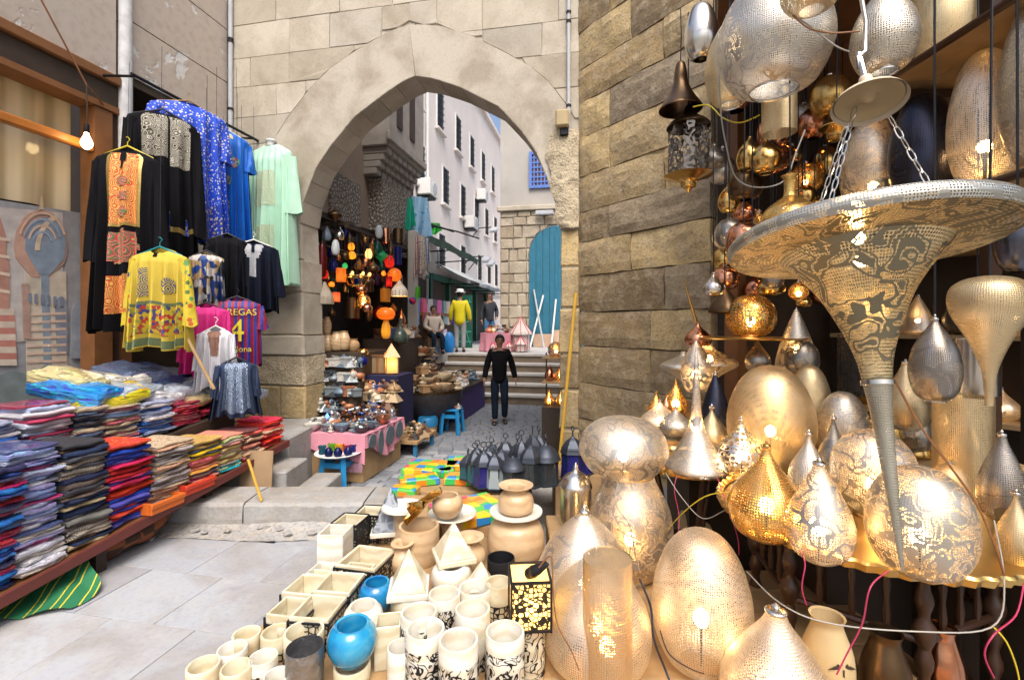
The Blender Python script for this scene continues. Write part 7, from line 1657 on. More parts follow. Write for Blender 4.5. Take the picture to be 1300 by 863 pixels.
# stepped grey pile behind
gp = thing('trinket_steps', 'dark stepped stand behind the pink table covered in grey trinkets', 'stand', S(0, 0, 0), ANG)
for k in range(4):
    z1 = .46 + .2 * k; t0_ = .30 + .08 * k; MB().box((-2.66, t0_ + .04, (z1 - .2) / 2), (.72, .078, z1 + .2)).build('tier', m_dark, gp)
    trinkets('on the %s tier behind the pink table' % ('lowest', 'second', 'third', 'top')[k], 'grey trinkets on the stepped stand', rect(-3.0, -2.32, t0_ + .02, t0_ + .06, z1 + .001), ('figure', 'pyramid', 'animal', 'box', 'jug'), STN + [('silver', (.45, .48, .5))], m_tri, .15, 17, 10 + k)
# stepped front of the shop rack, thick with grey and blue wares
fs_ = thing('wares_steps', 'narrow dark steps full of copper wares before the lit house lantern', 'shelving', S(0, 0, 0), ANG)
for k in range(3):
    z1 = .44 + .13 * k; t0_ = .52 + .07 * k; MB().box((-2.1, t0_ + .035, (z1 - .2) / 2), (.56, .068, z1 + .2)).build('step', m_dark, fs_)
    trinkets('on the %s step before the lit house lantern' % ('lowest', 'middle', 'highest')[k], 'copper wares on the shelving steps', rect(-2.36, -1.84, t0_ + .015, t0_ + .055, z1 + .001), ('figure', 'pyramid', 'box', 'jug', 'animal'), COP + BEI, m_tri, .13, 15, 70 + k)
# crowd of small dark lamps deeper in the shop
rr = random.Random(9)
for k in range(46):
    u = rr.uniform(408, 512); vt = rr.uniform(288, 392); y = 7.15 + (u - 408) * .0085 + rr.uniform(.1, .45); kd = rr.choice(['onion', 'tear', 'ball', 'cyl', 'pot']); h_ = rr.uniform(12, 24); ml, wd = rr.choice([(m_bronze, 'bronze'), (m_bronze, 'bronze'), (m_bras, 'brass'), (m_cop, 'copper'), (g_blue, 'blue glass'), (g_dred, 'dark red glass'), (MATS['dark_green_glass'], 'dark green glass'), (MATS['amber_glass'], 'amber glass')])
    lamp('small_lamp', 'small %s %s lamp in the dark back row of the passage shop' % (wd, {'onion': 'onion', 'tear': 'teardrop', 'ball': 'round', 'cyl': 'tube', 'pot': 'pot bellied'}[kd]), kd, u, vt, vt + h_, rr.uniform(8, 15), ml, y=y, fin=.08 if kd != 'cyl' else 0, hang=RAILZ + .0, seg=12, cap=m_bronze, group='small lamps in the back row of the passage shop', lit=2 if ml in (m_bras, m_cop) and k % 3 == 0 else 0)
# shelf with stone plaques, low bench, round table with boxes, white wire heap
lb_ = thing('low_bench', 'low wooden bench with grey stone plaques beyond the pink table', 'bench', S(0, 0, 0), ANG); MB().box((-1.72, .95, .0), (.5, .78, .04)).build('seat', m_wood, lb_)
for a in (-1.92, -1.52):
    for b_ in (.62, 1.28): MB().box((a, b_, -.11), (.05, .05, .18)).build('leg', plain('blue_paint', (.03, .18, .36), .5), lb_)
trinkets('on the low bench beyond the pink table', 'stone trinkets on the low bench', rect(-1.92, -1.5, .62, 1.28, .021), ('figure', 'box', 'animal', 'pyramid'), BEI, m_tri, .13, 26, 21)
rt = thing('round_stall_table', 'dark round stall table heaped with beige boxes and figurines', 'table', S(-1.95, 2.25, 0), ANG)
MB().lathe([(.001, .50), (.62, .50), (.62, .54), (.001, .54)], 32).build('top', m_bronze, rt); MB().lathe([(.62, .53), (.6, .3), (.42, .1), (.3, -.2)], 32).build('skirt', plain('dark_ornate_skirt', (.05, .045, .05), .5, .4, var=.6, vs=18, bump=.8), rt, smooth=True)
MB().lathe([(.001, .541), (.42, .541), (.42, .66), (.001, .66)], 24).build('riser', m_dark, rt); MB().lathe([(.001, .661), (.24, .661), (.24, .8), (.001, .8)], 24).build('riser', m_dark, rt)
def ringf(r0, r1, z):
    def f(rr, k, n): a = rr.uniform(0, 6.28); r = rr.uniform(r0, r1); p = S(-1.95 + r * math.cos(a), 2.25 + r * math.sin(a)); return p.x, p.y, z
    return f
trinkets('on the rim of the round stall table', 'trinkets on the round stall table', ringf(.46, .58, .541), ('box', 'bowl', 'figure', 'jug'), BEI, m_tri, .13, 44, 31); trinkets('on the middle tier of the round stall table', 'trinkets on the round stall table', ringf(.27, .40, .661), ('box', 'bowl', 'figure'), BEI, m_tri, .14, 30, 32); trinkets('on the top tier of the round stall table', 'trinkets on the round stall table', ringf(.0, .2, .801), ('box', 'figure', 'jug'), BEI, m_tri, .16, 16, 33)
wt = thing('long_stall_table', 'dark draped stall table reaching towards the stairs', 'table', S(0, 0, 0), ANG); MB().box((-2.0, 3.85, .1), (.9, 1.9, .6)).build('skirt', plain('purple_drape', (.05, .03, .14), .8), wt); MB().box((-2.0, 3.85, .42), (.98, 2.0, .03)).build('top', m_dark, wt)
trinkets('on the stall table near the stairs', 'trinkets near the stairs', rect(-2.4, -1.6, 2.95, 4.7, .436), ('figure', 'bowl', 'jug', 'animal'), BEI + STN, m_tri, .16, 72, 41)
trinkets('in the white wire heap on the stall table', 'white wire trinkets', rect(-1.75, -1.55, 2.9, 3.5, .436), ('jug', 'figure'), [('white', (.7, .68, .66))], m_tri, .15, 14, 42)
trinkets('on the dark rack behind the round stall table', 'wares on the dark rack', rect(-2.7, -2.3, 1.85, 2.55, RACK_TOP), ('figure', 'jug', 'box', 'bowl'), BEI + COP, m_tri, .2, 16, 43)
hs_ = thing('heaped_steps', 'dark stepped stand of wares between round table and post', 'stand', S(0, 0, 0), ANG)
for k in range(4):
    z1 = .6 + .16 * k; s1 = -1.95 - .09 * k; MB().box((s1 - .045, 2.95, (z1 - .2) / 2), (.088, .6, z1 + .2)).build('tier', m_dark, hs_)
    trinkets('on the %s tier of the stand before the pale post' % ('lowest', 'second', 'third', 'top')[k], 'wares on the stand before the post', rect(s1 - .07, s1 - .02, 2.7, 3.2, z1 + .001), ('figure', 'box', 'jug', 'bowl'), BEI + COP, m_tri, .15, 11, 90 + k)
# plastic stools
def stool(label, p, h, w_, rz_=0):
    o = thing('plastic_stool', label, 'stool', p, rz_); m = plain('stool_blue', (.02, .22, .48), .4, var=.2, bump=.05)
    MB().box((0, 0, h - .015), (w_, w_, .03)).build('seat', m, o, bevel=.008)
    for sx in (-1, 1):
        for sy in (-1, 1): MB().bar((sx * w_ * .52, sy * w_ * .52, 0), (sx * w_ * .42, sy * w_ * .42, h - .03), .055, .045).build('leg', m, o)
    for sx in (-1, 1): MB().box((sx * w_ * .44, 0, h * .72), (.03, w_ * .8, .06)).build('apron', m, o); MB().box((0, sx * w_ * .44, h * .721), (w_ * .8, .03, .06)).build('apron', m, o)
    return o
ps = onz(430, 615, -.2); stool('blue plastic stool carrying a white tray of coloured glasses', (ps.x, ps.y, -.2), .365, .30, ANG); ps2 = onz(574, 549, -.2); stool('blue plastic stool beside the stairs stall', (ps2.x, ps2.y, -.2), .42, .30, ANG)
trinkets('on the blue stool beside the stairs stall', 'trinkets on the far stool', lambda rr, k, n: (ps2.x + rr.uniform(-.12, .12), ps2.y + rr.uniform(-.12, .12), .221), ('bowl', 'figure', 'animal'), COP + STN, m_tri, .07, 14, 51)
pbk_ = onz(543, 555, -.2); o = thing('waste_bucket', 'blue bin liner over a wooden tub between the stalls', 'bucket', (pbk_.x, pbk_.y, -.2)); MB().lathe([(.14, 0), (.16, .22), (.001, .22)], 20).build('tub', m_wood, o, smooth=True); MB().lathe([(.165, .2), (.17, .3), (.15, .34), (.001, .30)], 20).build('liner', plain('liner_blue', (.02, .16, .34), .4), o, smooth=True)
tz = .167; o = thing('white_tray', 'round white tray on the blue stool holding coloured glasses', 'tray', (ps.x, ps.y, tz)); MB().lathe([(.001, 0), (.24, 0), (.27, .02), (.265, .026), (.23, .008), (.001, .008)], 40).build('dish', m_white, o, smooth=True)
GLS = [('teal', (.01, .12, .16), -.17, -.06), ('navy domed', (.01, .02, .12), -.06, -.15), ('navy domed', (.01, .02, .14), .05, -.16), ('navy domed', (.015, .03, .16), .15, -.11), ('lime green', (.12, .40, .03), -.09, .02), ('yellow', (.6, .42, .02), .0, .0), ('dark red', (.35, .02, .03), .09, .02), ('cobalt', (.01, .03, .22), .17, .04), ('bright red', (.5, .02, .02), -.14, .12), ('scarlet', (.55, .03, .02), .0, .14), ('crimson', (.45, .02, .05), .1, .14)]
for k, (cn, c, dx, dy) in enumerate(GLS):
    pr = smoothprof([(.028, 0), (.045, .02), (.048, .05), (.036, .08), (.02, .1), (.002, .105)] if 'domed' in cn else [(.03, 0), (.042, .02), (.036, .05), (.046, .085), (.05, .095)], 3)
    w3 = 'glass cup'; pos = {1: 'left of three', 2: 'middle of three', 3: 'right of three'}.get(k, '')
    tag(MB().lathe(pr, 16).build('glass_cup', glass('cup_%d' % k, c, .08, .06), None, (ps.x + dx, ps.y + dy, tz + .009), smooth=True), ('%s cup %s on the white tray' % (cn, pos) if pos else '%s glass cup standing on the white tray' % cn), 'cup', 'coloured glasses on the white tray')
# right side goods beside the pole
rg = onz(707, 570, -.2); o = thing('copper_urn', 'brownish copper urn beside the yellow pole', 'urn', (rg.x - .02, rg.y + .5, -.2)); MB().lathe(smoothprof([(.13, 0), (.17, .1), (.17, .45), (.12, .58), (.14, .62)], 4), 20).build('body', m_cop, o, smooth=True)
rk2 = thing('lamp_rack', 'narrow dark rack with small lit lamps beside the stairs', 'rack', S(.42, 1.2, -.2), ANG); MB().box((0, 0, .35), (.34, .5, .7)).build('cabinet', m_dark, rk2)
for zz in (1.05, 1.4): MB().box((0, 0, zz), (.34, .5, .02)).build('shelf', m_wood, rk2)
for a in (-.16, .16): MB().box((a, .24, 1.05), (.02, .02, .8)).build('upright', m_dark, rk2)
for k, (zz, dx, lt, lb, ml) in enumerate(((.701, -.08, 1, 'small brass lamp on the rack cabinet, left', m_gold), (.701, .09, 2, 'small brass lamp on the rack cabinet, right', m_gold), (1.061, -.07, 2, 'small copper lamp on the middle rack shelf', m_cop), (1.061, .08, 1, 'small glowing gold lamp on the middle rack shelf', m_gold), (1.411, .02, 1, 'glowing drum lamp on top of the rack', MATS['woven_gold']))):
    p = S(.42 + dx, 1.2 - .1, -.2 + zz); oo = thing('small_lamp', lb, 'lamp', p); r = .075 if k < 4 else .12; h = .24 if k < 4 else .22; MB().lathe(lampbody('onion' if k < 4 else 'ball', r, h), 18).build('body', ml, oo, smooth=True); MB().sphere((0, 0, h * .35), .02, 8, 6).build('bulb', m_bulb if lt == 1 else m_bulbs, oo)

# ================================================================ upper street: shops, awnings, wares
def awning(label, t0, t1, s0, s1, z0, z1, col, valance=.2):
    o = thing('awning', label, 'awning', S(0, 0, 0), ANG); m = plain('awning_%d' % int(t0 * 10), col, .8, var=.3, vs=3, bump=.2)
    MB().grid(lambda u, v: (s0 + (s1 - s0) * v, t0 + (t1 - t0) * u, z0 + (z1 - z0) * v - .06 * math.sin(v * 3.1) - .02 * math.sin(u * 14) * v), 24, 8).build('canvas', m, o, smooth=True)
    MB().grid(lambda u, v: (s1 + .004 + .02 * math.sin(u * 30) * v, t0 + (t1 - t0) * u, z1 - valance * v - .02 * math.sin(u * 14)), 40, 3).build('valance', m, o, smooth=True)
    for u in (.02, .5, .98): MB().tube([(s0, t0 + (t1 - t0) * u, z0 - .7), (s1, t0 + (t1 - t0) * u, z1 - .05)], .02, 6).build('strut', m_iron, o)
awning('black green canvas awning over the dark textile shop', 5.2, 10.0, SB, SB + 1.5, 4.5, 3.9, (.02, .045, .035)); awning('grey white canvas awning over the green shop front', 10.2, 14.0, SB, SB + 1.5, 3.8, 3.1, (.40, .43, .44), .12); awning('pale sagging awning at the far end of the shops', 14.2, 18.5, SB, SB + 1.6, 3.7, 3.0, (.45, .50, .52), .1)
ss = thing('shop_facade', 'row of dark green shop fronts under the awnings', 'shop front', S(SB, 0, 0), ANG); m_gshop = plain('green_shutter', (.015, .11, .075), .5, var=.3, bump=.2)
for k in range(7):
    t = 5.3 + k * 1.9; MB().box((.06, t + .85, 2.05), (.04, 1.5, 2.3)).build('dark_opening', m_dark, ss); MB().box((.1, t - .04, 2.1), (.16, .16, 2.4)).build('pilaster', m_gshop, ss); MB().box((.12, t + .86, 3.25), (.14, 1.62, .2)).build('fascia', m_gshop, ss)
o = thing('green_shutter', 'open green lattice shutter panel standing behind the yellow coat', 'shutter', S(-3.3, 9.0, .9), ANG); MB().box((0, 0, .85), (.55, .05, 1.7)).build('panel', m_gshop, o)
for k in range(5): MB().box((0, -.035, .2 + .32 * k), (.5, .02, .05)).build('slat', plain('green_light', (.06, .32, .24), .5), o)
for sx in (-1, 1): MB().bar((sx * .22, -.04, .1), (-sx * .22, -.04, 1.6), .04, .02).build('brace', MATS['green_light'], o)
# hanging textiles by the passage mouth
def textile(label, u, vt, vb, w_, y, mat, rz_, nm='hanging_scarf', drop=0):
    p = P(u, vt, y); L = (vb - vt) * y / F; W = w_ * y / F; q = MB(); q.grid(lambda a, b_: ((a - .5) * W * (.75 + .35 * b_), .05 * math.sin(a * 9 + b_ * 2) * (.4 + b_) + .012, -L * b_ - .05 * math.sin(a * 5) * b_), 16, 16)
    q.grid(lambda a, b_: ((a - .5) * W * (.75 + .35 * b_), .05 * math.sin(a * 9 + b_ * 2) * (.4 + b_) - .0, -L * b_ - .05 * math.sin(a * 5) * b_), 16, 16)
    return tag(q.build(nm, mat, None, p, rz_, smooth=True), label, 'textile')
m_bpat = emb('blue_white_print', [(.05, .22, .50), (.45, .55, .65), (.03, .30, .42), (.30, .45, .60)], 6)
textile('blue and white patterned cloth hanging at the corner of the carved bay', 533, 250, 302, 28, 9.6, m_bpat, rad(30)); textile('emerald green cloth hanging beside the blue patterned one', 521, 252, 290, 10, 9.4, plain('emerald_cloth', (.01, .30, .20), .6), rad(40)); textile('bright green cloth end above the dark awning', 553, 283, 296, 14, 10.5, plain('bright_green_cloth', (.03, .38, .05), .6), rad(20))
ms_ = striped('striped_scarf', (.55, .5, .45), (.1, .08, .2)); 
for k, (u, vt, vb, w_, c, lb) in enumerate(((528, 300, 350, 9, (.35, .12, .12), 'red striped scarf in the hanging bundle'), (535, 298, 345, 9, (.5, .42, .36), 'beige striped scarf in the hanging bundle'), (542, 302, 336, 8, (.12, .2, .32), 'blue striped scarf in the hanging bundle'), (526, 340, 362, 8, (.3, .2, .4), 'mauve scarf hanging lowest in the bundle'), (538, 338, 352, 8, (.55, .5, .42), 'cream fringed scarf hanging at the bundle front'))):
    o = textile(lb, u, vt, vb, w_, 9.2 + .1 * k, ms_, rad(15 * k)); o.color = (*c, 1)
textile('lime green toy bag hanging under the scarves', 530, 364, 378, 8, 9.0, plain('lime_cloth', (.12, .50, .04), .6), 0, 'toy_bag')
o = tag(MB().sphere((0, 0, 0), .07, 14, 10).build('toy_ball', cells('red_blue_ball', [(.5, .02, .05), (.02, .02, .3)], 6), None, P(524, 382, 8.9), smooth=True), 'red and blue toy ball hanging below the scarves', 'ball')
bp = thing('post', 'pale grey upright post between the lamp shop and the textile shop', 'post', S(-2.55, 3.0, -.2), ANG); MB().box((0, 0, 1.85), (.16, .16, 3.7)).build('shaft', m_greyr, bp, bevel=.01); MB().box((0, 0, .06), (.24, .24, .12)).build('foot', m_greyr, bp)
sx_ = thing('scarf_support', 'dark pole rack from which the hanging scarves drop', 'rack', S(-2.3, 4.0, 3.42), ANG); MB().tube([(-.4, -.6, .35), (.25, .3, .3), (.5, 1.2, .3)], .02, 6).build('pole', m_iron, sx_); MB().tube([(-.7, .2, .6), (.2, .2, .28)], .02, 6).build('brace', m_iron, sx_)
# textile rolls in the dark shop
for k in range(9):
    c = [(.12, .2, .4), (.5, .1, .2), (.4, .4, .42), (.1, .1, .12), (.45, .12, .3), (.2, .3, .35), (.5, .45, .4), (.05, .05, .2), (.3, .05, .1)][k]; t = 6.0 + k * .42
    tag(ob('cloth_bolt', FOLD[k % 8], m_cloth, None, S(SB + .75, t, 2.0), 0, rot=(rad(90), 0, ANG + rad(90)), scale=(.3, .75, .22), color=c), '%s bolt of cloth standing in the dark textile shop' % ['blue', 'red', 'grey', 'black', 'magenta', 'teal', 'cream', 'navy', 'maroon'][k], 'cloth bolt', 'cloth bolts in the textile shop')
o = thing('textile_counter', 'dark counter of the textile shop holding the bolts of cloth', 'counter', S(SB + .65, 7.7, .9), ANG); MB().box((0, 0, .5), (.6, 4.2, 1.0)).build('cabinet', m_dark, o); MB().box((0, 0, 1.05), (.66, 4.3, .09)).build('top', m_brown, o)
# street lamps on the white building
for (u, v, lb) in ((611, 296, 'grey street lamp head on a bracket above the awnings'), (601, 333, 'second street lamp head lower on the shop wall'), (607, 338, 'third street lamp head below the bracket pair')):
    t, z = pix_s(u + 12, v - 4, SB + .9); o = thing('street_lamp', lb, 'street lamp', S(SB, t, z), ANG); MB().tube([(0, .2, -.25), (.35, .1, .12), (.95, -.1, .1)], .022, 6).build('bracket', m_iron, o); MB().box((1.1, -.25, -.05), (.30, .55, .14), Matrix.Rotation(rad(25), 3, 'X')).build('lamp_head', m_grey_metal, o, bevel=.04)
# goods on the upper street: tent lamps, pink table, signs
UZ = .9
def on_up(u, v): return onz(u, v, UZ) if v > HY else None
def tent(label, u, vt, vb, w_, y, col):
    p = P(u, vb, y); p.z = max(p.z, UZ); r = w_ * y / 1200; h = EYE - (vt - HY) / F * y - p.z; o = thing('tent_lantern', label, 'lantern', p); m = plain('tent_white', (.62, .55, .50), .8, bump=.1); mr = plain('tent_red', (.5, .04, .08), .7, bump=0)
    MB().lathe([(r * .78, 0), (r * .8, h * .48)], 8).build('wall', m, o); MB().lathe([(r, h * .46), (r * .96, h * .52), (r * .45, h * .76), (.01, h)], 8).build('roof', m, o)
    for k in range(8): a = k * math.pi / 4; MB().tube([(r * 1.005 * math.cos(a), r * 1.005 * math.sin(a), h * .465), (r * .97 * math.cos(a), r * .97 * math.sin(a), h * .525), (r * .46 * math.cos(a), r * .46 * math.sin(a), h * .765), (0, 0, h)], .012, 4).build('rib', mr, o); MB().tube([(r * .79 * math.cos(a), r * .79 * math.sin(a), 0), (r * .81 * math.cos(a), r * .81 * math.sin(a), h * .48)], .01, 4).build('edge', mr, o)
tent('large white tent lantern with red ribs on the upper street', 661, 402, 444, 29, 13.2, 0); tent('small tent lantern with red ribs at the top of the stairs', 661, 427, 446, 17, 12.9, 0); tent('small tent lantern left of the larger ones', 646, 433, 446, 11, 12.85, 0); tent('tiny tent lantern beside the pink table', 626, 434, 446, 10, 12.8, 0)
p = P(632, 446, 13.4); o = thing('pink_table', 'pink draped table on the upper street behind the walking man', 'table', (p.x, p.y, UZ)); MB().grid(lambda u, v: ((.5 + .05 * math.sin(u * 60) * v) * math.cos(u * 6.2832), (.4 + .04 * math.sin(u * 60) * v) * math.sin(u * 6.2832), .52 - .5 * v), 72, 4).build('cloth', m_pk, o, smooth=True); MB().lathe([(.001, 0), (.5, 0)], 36, (0, 0, .521), sy=.8).build('cloth_top', m_pk, o)
trinkets('on the pink draped upper table', 'trinkets on the upper table', lambda rr, k, n: (p.x + rr.uniform(-.3, .3), p.y + rr.uniform(-.2, .2), UZ + .523), ('figure', 'jug', 'pyramid'), COP + BEI, m_tri, .22, 9, 61)
for (u, v0, v1, w_, c, lb) in ((554, 412, 436, 10, (.30, .42, .62), 'blue white sign board leaning by the trinket tables'), (563, 418, 446, 9, (.55, .45, .60), 'lilac notice board beside the yellow coat')):
    y = 12.7; pp = P(u, v1, y); pp.z = UZ; h = EYE - (v0 - HY) / F * y - UZ; o = thing('sign_board', lb, 'sign', pp, rad(20)); MB().box((0, 0, h / 2), (w_ * y / F, .03, h)).build('board', plain('board_' + lb.split()[0], c, .6, bump=0), o); MB().box((0, -.018, h * .55), (w_ * y / F * .7, .008, h * .6)).build('paper', m_white, o); MB().box((0, .1, h * .3), (.03, .2, .03)).build('prop', m_iron, o)
pp = P(570, 438, 12.75); tag(MB().sphere((0, 0, .28), .2, 14, 10, (.8, .6, 1.6)).build('plastic_bag', plain('bag_blue', (.02, .20, .55), .35, var=.3, bump=.6, bs=20), None, (pp.x, pp.y, UZ - .03), smooth=True), 'bright blue plastic bag on the ground beside the yellow coat', 'bag')
for k, (u, w_, c, lb) in enumerate(((520, .7, (.30, .12, .06), 'reddish carton on the shop table behind the post'), (530, .6, (.38, .22, .12), 'tan carton on the shop table'), (543, .8, (.40, .38, .34), 'grey draped box near the seated person'))):
    y = 10.6; pz_ = P(u, 444, y); tag(MB().box((0, 0, .3), (.32 * w_, .3, .55)).build('carton', plain('carton_%d' % k, c, .8), None, (pz_.x, pz_.y, .436), ANG, bevel=.01), lb, 'carton')
# ================================================================ people
def skinmesh(name, verts, edges, radii, mat, parent, sub=2, root=0):
    me = bpy.data.meshes.new(name); me.from_pydata(verts, edges, [])
    o = bpy.data.objects.new(name, me); COL.objects.link(o); sk = o.modifiers.new('skin', 'SKIN'); sk.use_smooth_shade = True
    for i, r in enumerate(radii): me.skin_vertices[0].data[i].radius = r if isinstance(r, tuple) else (r, r)
    for i in range(len(radii)): me.skin_vertices[0].data[i].use_root = (i == root)
    sb = o.modifiers.new('sub', 'SUBSURF'); sb.levels = sub; sb.render_levels = sub
    bpy.context.view_layer.update()
    m2 = bpy.data.meshes.new_from_object(o.evaluated_get(bpy.context.evaluated_depsgraph_get())); bpy.data.objects.remove(o); bpy.data.meshes.remove(me)
    m2.polygons.foreach_set('use_smooth', [True] * len(m2.polygons)); return ob(name, m2, mat, parent)
m_skin = plain('skin', (.30, .16, .10), .55, var=.1, bump=.05); m_hair = plain('black_hair', (.012, .010, .010), .6)
def person(label, loc, rz, H, pose, top, bot, shoe, topmat, botmat, hat=None, beard=False, hem=.46, loose=1.0):
    """pose: joint dictionary in units of body height, x to the figure's left hand side, -y ahead"""
    o = thing('person', label, 'person', loc, rz); J = {k: Vector(v) * H for k, v in pose.items()}
    names = ['pel', 'spine', 'chest', 'neck', 'head0', 'head1', 'head2', 'shL', 'elL', 'wrL', 'haL', 'shR', 'elR', 'wrR', 'haR', 'hipL', 'knL', 'anL', 'toL', 'hipR', 'knR', 'anR', 'toR']
    rr = [.068, .065, .075, .030, .034, .052, .040, .036, .026, .018, .022, .036, .026, .018, .022, .050, .034, .018, .009, .050, .034, .018, .009]
    ed = [('pel', 'spine'), ('spine', 'chest'), ('chest', 'neck'), ('neck', 'head0'), ('head0', 'head1'), ('head1', 'head2'), ('chest', 'shL'), ('shL', 'elL'), ('elL', 'wrL'), ('wrL', 'haL'), ('chest', 'shR'), ('shR', 'elR'), ('elR', 'wrR'), ('wrR', 'haR'), ('pel', 'hipL'), ('hipL', 'knL'), ('knL', 'anL'), ('anL', 'toL'), ('pel', 'hipR'), ('hipR', 'knR'), ('knR', 'anR'), ('anR', 'toR')]
    idx = {n: i for i, n in enumerate(names)}
    skinmesh('body', [J[n] for n in names], [(idx[a], idx[b_]) for a, b_ in ed], [r * H for r in rr], m_skin, o)
    # fingers
    for sd in ('L', 'R'):
        h0 = J['ha' + sd]; d = (J['ha' + sd] - J['wr' + sd]).normalized(); side = d.cross(Vector((0, 1, 0))).normalized(); q = MB()
        for k in range(4): b_ = h0 + Vector((0, (k - 1.5) * .011 * H, 0)); q.tube([b_, b_ + d * .022 * H, b_ + d * .042 * H * (1 - .1 * abs(k - 1.2)) + Vector((0, -.006 * H, 0))], [.0065 * H, .006 * H, .004 * H], 6)
        q.tube([h0 + Vector((0, -.016 * H, .008 * H)), h0 + d * .012 * H + Vector((0, -.030 * H, 0))], [.0065 * H, .005 * H], 6); q.build('hand_fingers', m_skin, o, smooth=True)
    # jacket
    L = loose; jn = ['hem', 'pel', 'spine', 'chest', 'collar', 'shL', 'elL', 'wrL', 'shR', 'elR', 'wrR']; JJ = dict(J); JJ['hem'] = Vector((J['pel'].x, J['pel'].y, hem * H)); JJ['collar'] = J['chest'] * .45 + J['neck'] * .55
    jr_ = [(.092, .092), (.090, .085), (.088, .082), (.085, .075), .040, .046, .038, .032, .046, .038, .032]; ji = {n: i for i, n in enumerate(jn)}
    skinmesh('jacket', [JJ[n] for n in jn], [(ji[a], ji[b_]) for a, b_ in (('hem', 'pel'), ('pel', 'spine'), ('spine', 'chest'), ('chest', 'collar'), ('chest', 'shL'), ('shL', 'elL'), ('elL', 'wrL'), ('chest', 'shR'), ('shR', 'elR'), ('elR', 'wrR'))], [(r[0] * H * L, r[1] * H * L) if isinstance(r, tuple) else r * H * L for r in jr_], topmat, o)
    for sd in ('L', 'R'):
        q = skinmesh('trouser_leg', [J['pel'], J['hip' + sd], J['kn' + sd], J['an' + sd] + Vector((0, 0, .006 * H))], [(0, 1), (1, 2), (2, 3)], [.070 * H, .060 * H, .044 * H, .036 * H], botmat, o)
        skinmesh('shoe', [J['an' + sd] + Vector((0, .012 * H, -.018 * H)), J['to' + sd] * .5 + J['an' + sd] * .5 + Vector((0, 0, -.012 * H)), J['to' + sd]], [(0, 1), (1, 2)], [.030 * H, .028 * H, .023 * H], shoe, o)
    hd = J['head1']
    if hat: 
        MB().lathe(smoothprof([(.085 * H, .035 * H), (.088 * H, .030 * H), (.062 * H, .036 * H), (.056 * H, .075 * H), (.04 * H, .088 * H), (.001, .09 * H)], 3), 24, tuple(hd)).build('sun_hat', hat, o, smooth=True)
    q = MB(); c = hd + Vector((0, .010 * H, .012 * H)); q.sphere(c, .057 * H, 18, 12, (.95, 1.05, 1.05)); q.v = [(x, max(y, hd.y - .022 * H) if z < hd.z + .028 * H else y, z if z > hd.z - .02 * H or y > hd.y + .02 * H else hd.z - .02 * H) for x, y, z in q.v]; q.build('hair', m_hair, o, smooth=True)
    fm = MB(); yf = hd.y - .050 * H
    fm.add([(hd.x - .006 * H, yf + .006 * H, hd.z - .012 * H), (hd.x + .006 * H, yf + .006 * H, hd.z - .012 * H), (hd.x, yf - .012 * H, hd.z - .012 * H), (hd.x, yf + .002 * H, hd.z + .014 * H)], [(0, 2, 1), (0, 3, 2), (2, 3, 1), (0, 1, 3)]); fm.build('nose', m_skin, o)
    for sx in (-1, 1):
        MB().sphere((hd.x + sx * .02 * H, yf + .006 * H, hd.z + .008 * H), .0065 * H, 8, 6, (1.3, .6, .7)).build('eye', m_hair, o); MB().box((hd.x + sx * .02 * H, yf + .004 * H, hd.z + .020 * H), (.022 * H, .006 * H, .004 * H)).build('eyebrow', m_hair, o)
        MB().sphere((hd.x + sx * .053 * H, hd.y + .004 * H, hd.z), .012 * H, 8, 6, (.4, .8, 1.3)).build('ear', m_skin, o)
    MB().box((hd.x, yf + .006 * H, hd.z - .026 * H), (.024 * H, .005 * H, .005 * H)).build('mouth', plain('lips', (.20, .07, .05), .5), o, bevel=.001)
    return o
STD = dict(pel=(0, 0, .53), spine=(0, -.005, .62), chest=(0, 0, .74), neck=(0, -.005, .845), head0=(0, -.012, .875), head1=(0, -.015, .925), head2=(0, -.008, .965), shL=(.095, 0, .795), elL=(.145, .01, .64), wrL=(.155, -.03, .50), haL=(.155, -.045, .465), shR=(-.095, 0, .795), elR=(-.145, .01, .64), wrR=(-.155, -.03, .50), haR=(-.155, -.045, .465), hipL=(.05, 0, .50), knL=(.055, -.01, .28), anL=(.055, .01, .045), toL=(.062, -.075, .02), hipR=(-.05, 0, .50), knR=(-.055, -.01, .28), anR=(-.055, .01, .045), toR=(-.062, -.075, .02))
walk = dict(STD); walk.update(knL=(.055, -.05, .285), anL=(.06, .03, .06), toL=(.066, -.05, .022), knR=(-.05, -.02, .28), anR=(-.05, -.03, .045), toR=(-.058, -.115, .02), elL=(.145, .02, .645), wrL=(.175, -.01, .505), haL=(.18, -.02, .465), elR=(-.14, -.01, .645), wrR=(-.165, -.06, .51), haR=(-.168, -.075, .47), head1=(.004, -.02, .925))
pm_ = onz(634, 538, -.2); m_bj = plain('black_jacket_cloth', (.006, .006, .007), .85, spec=.12, var=.3, bump=.3, bs=25); m_jean = plain('dark_denim', (.010, .018, .032), .9, spec=.1, var=.4, vs=5, bump=.2); m_shoe = plain('black_shoe', (.012, .012, .012), .35)
person('man in black jacket and dark jeans walking down the lane towards the arch', (pm_.x, pm_.y, -.2), rad(3), 1.70, walk, 0, 0, m_shoe, m_bj, m_jean, hem=.44)
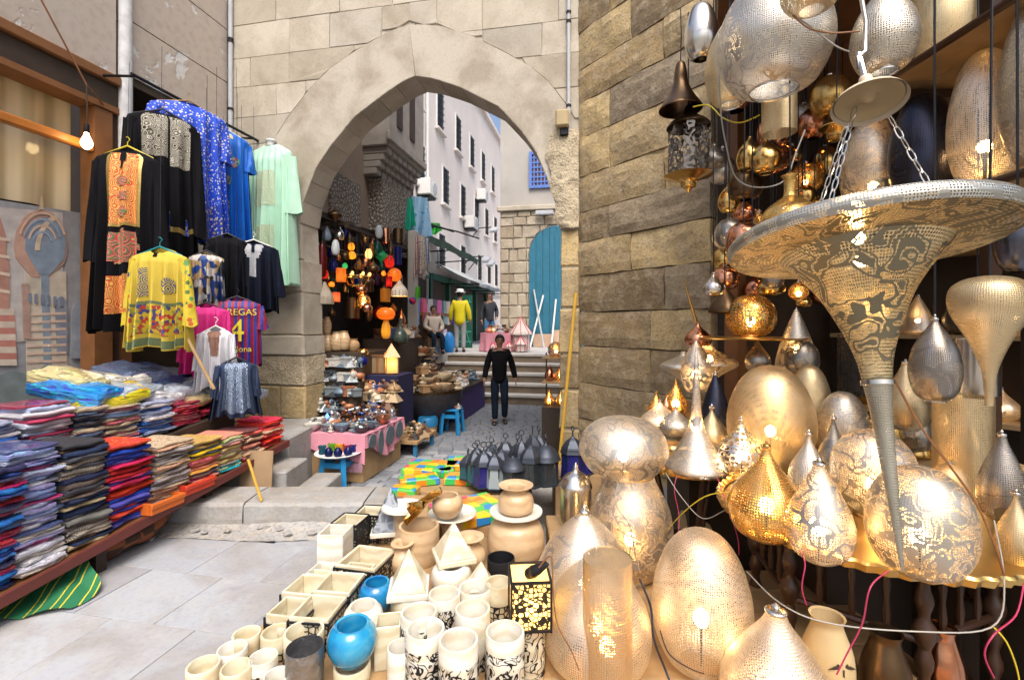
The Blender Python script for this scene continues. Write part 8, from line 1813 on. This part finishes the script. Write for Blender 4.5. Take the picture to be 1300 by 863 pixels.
p2 = P(584, 447, 13.0); person('person in yellow jacket, grey trousers and white sun hat seen from behind', (p2.x, p2.y, .9), rad(176), 1.72, STD, 0, 0, m_shoe, plain('yellow_jacket', (.66, .55, .01), .6, var=.15, bump=.2, bs=20), plain('grey_trousers', (.30, .30, .31), .8), hat=m_white, hem=.42, loose=1.12)
st3 = dict(STD); st3.update(elL=(.16, .03, .66), wrL=(.12, -.05, .55), haL=(.10, -.07, .53))
p3 = P(621, 442, 14.6); person('man in dark vest and grey sleeves with blue jeans standing on the upper street', (p3.x, p3.y, .9), rad(25), 1.76, st3, 0, 0, m_shoe, plain('dark_vest', (.02, .022, .03), .7, var=.6, vs=3), plain('blue_jeans', (.05, .14, .28), .8), hem=.47)
sit = dict(STD); sit.update(pel=(0, 0, .30), spine=(0, .0, .39), chest=(0, 0, .50), neck=(0, -.005, .605), head0=(0, -.012, .635), head1=(0, -.015, .685), head2=(0, -.008, .725), shL=(.10, 0, .56), elL=(.15, -.02, .42), wrL=(.08, -.13, .36), haL=(.05, -.15, .35), shR=(-.10, 0, .56), elR=(-.15, -.02, .42), wrR=(-.08, -.13, .36), haR=(-.05, -.15, .35), hipL=(.05, -.02, .29), knL=(.07, -.22, .28), anL=(.07, -.22, .045), toL=(.075, -.30, .02), hipR=(-.05, -.02, .29), knR=(-.07, -.22, .28), anR=(-.07, -.22, .045), toR=(-.075, -.30, .02))
p4 = P(550, 444, 12.6); person('person in beige shirt sitting inside the dark textile shop', (p4.x, p4.y, .9), rad(30), 1.68, sit, 0, 0, m_shoe, plain('beige_shirt', (.42, .36, .30), .8), m_jean, hem=.27)
o = thing('wooden_chair', 'dark wooden chair under the person in the beige shirt', 'chair', (p4.x, p4.y, .9), rad(30)); MB().box((0, .02, .40), (.42, .42, .04)).build('seat', m_brown, o); MB().box((0, .22, .7), (.42, .03, .5)).build('backrest', m_brown, o)
for a in (-.18, .18):
    for b_ in (-.16, .2): MB().box((a, b_, .19), (.04, .04, .38)).build('leg', m_brown, o)
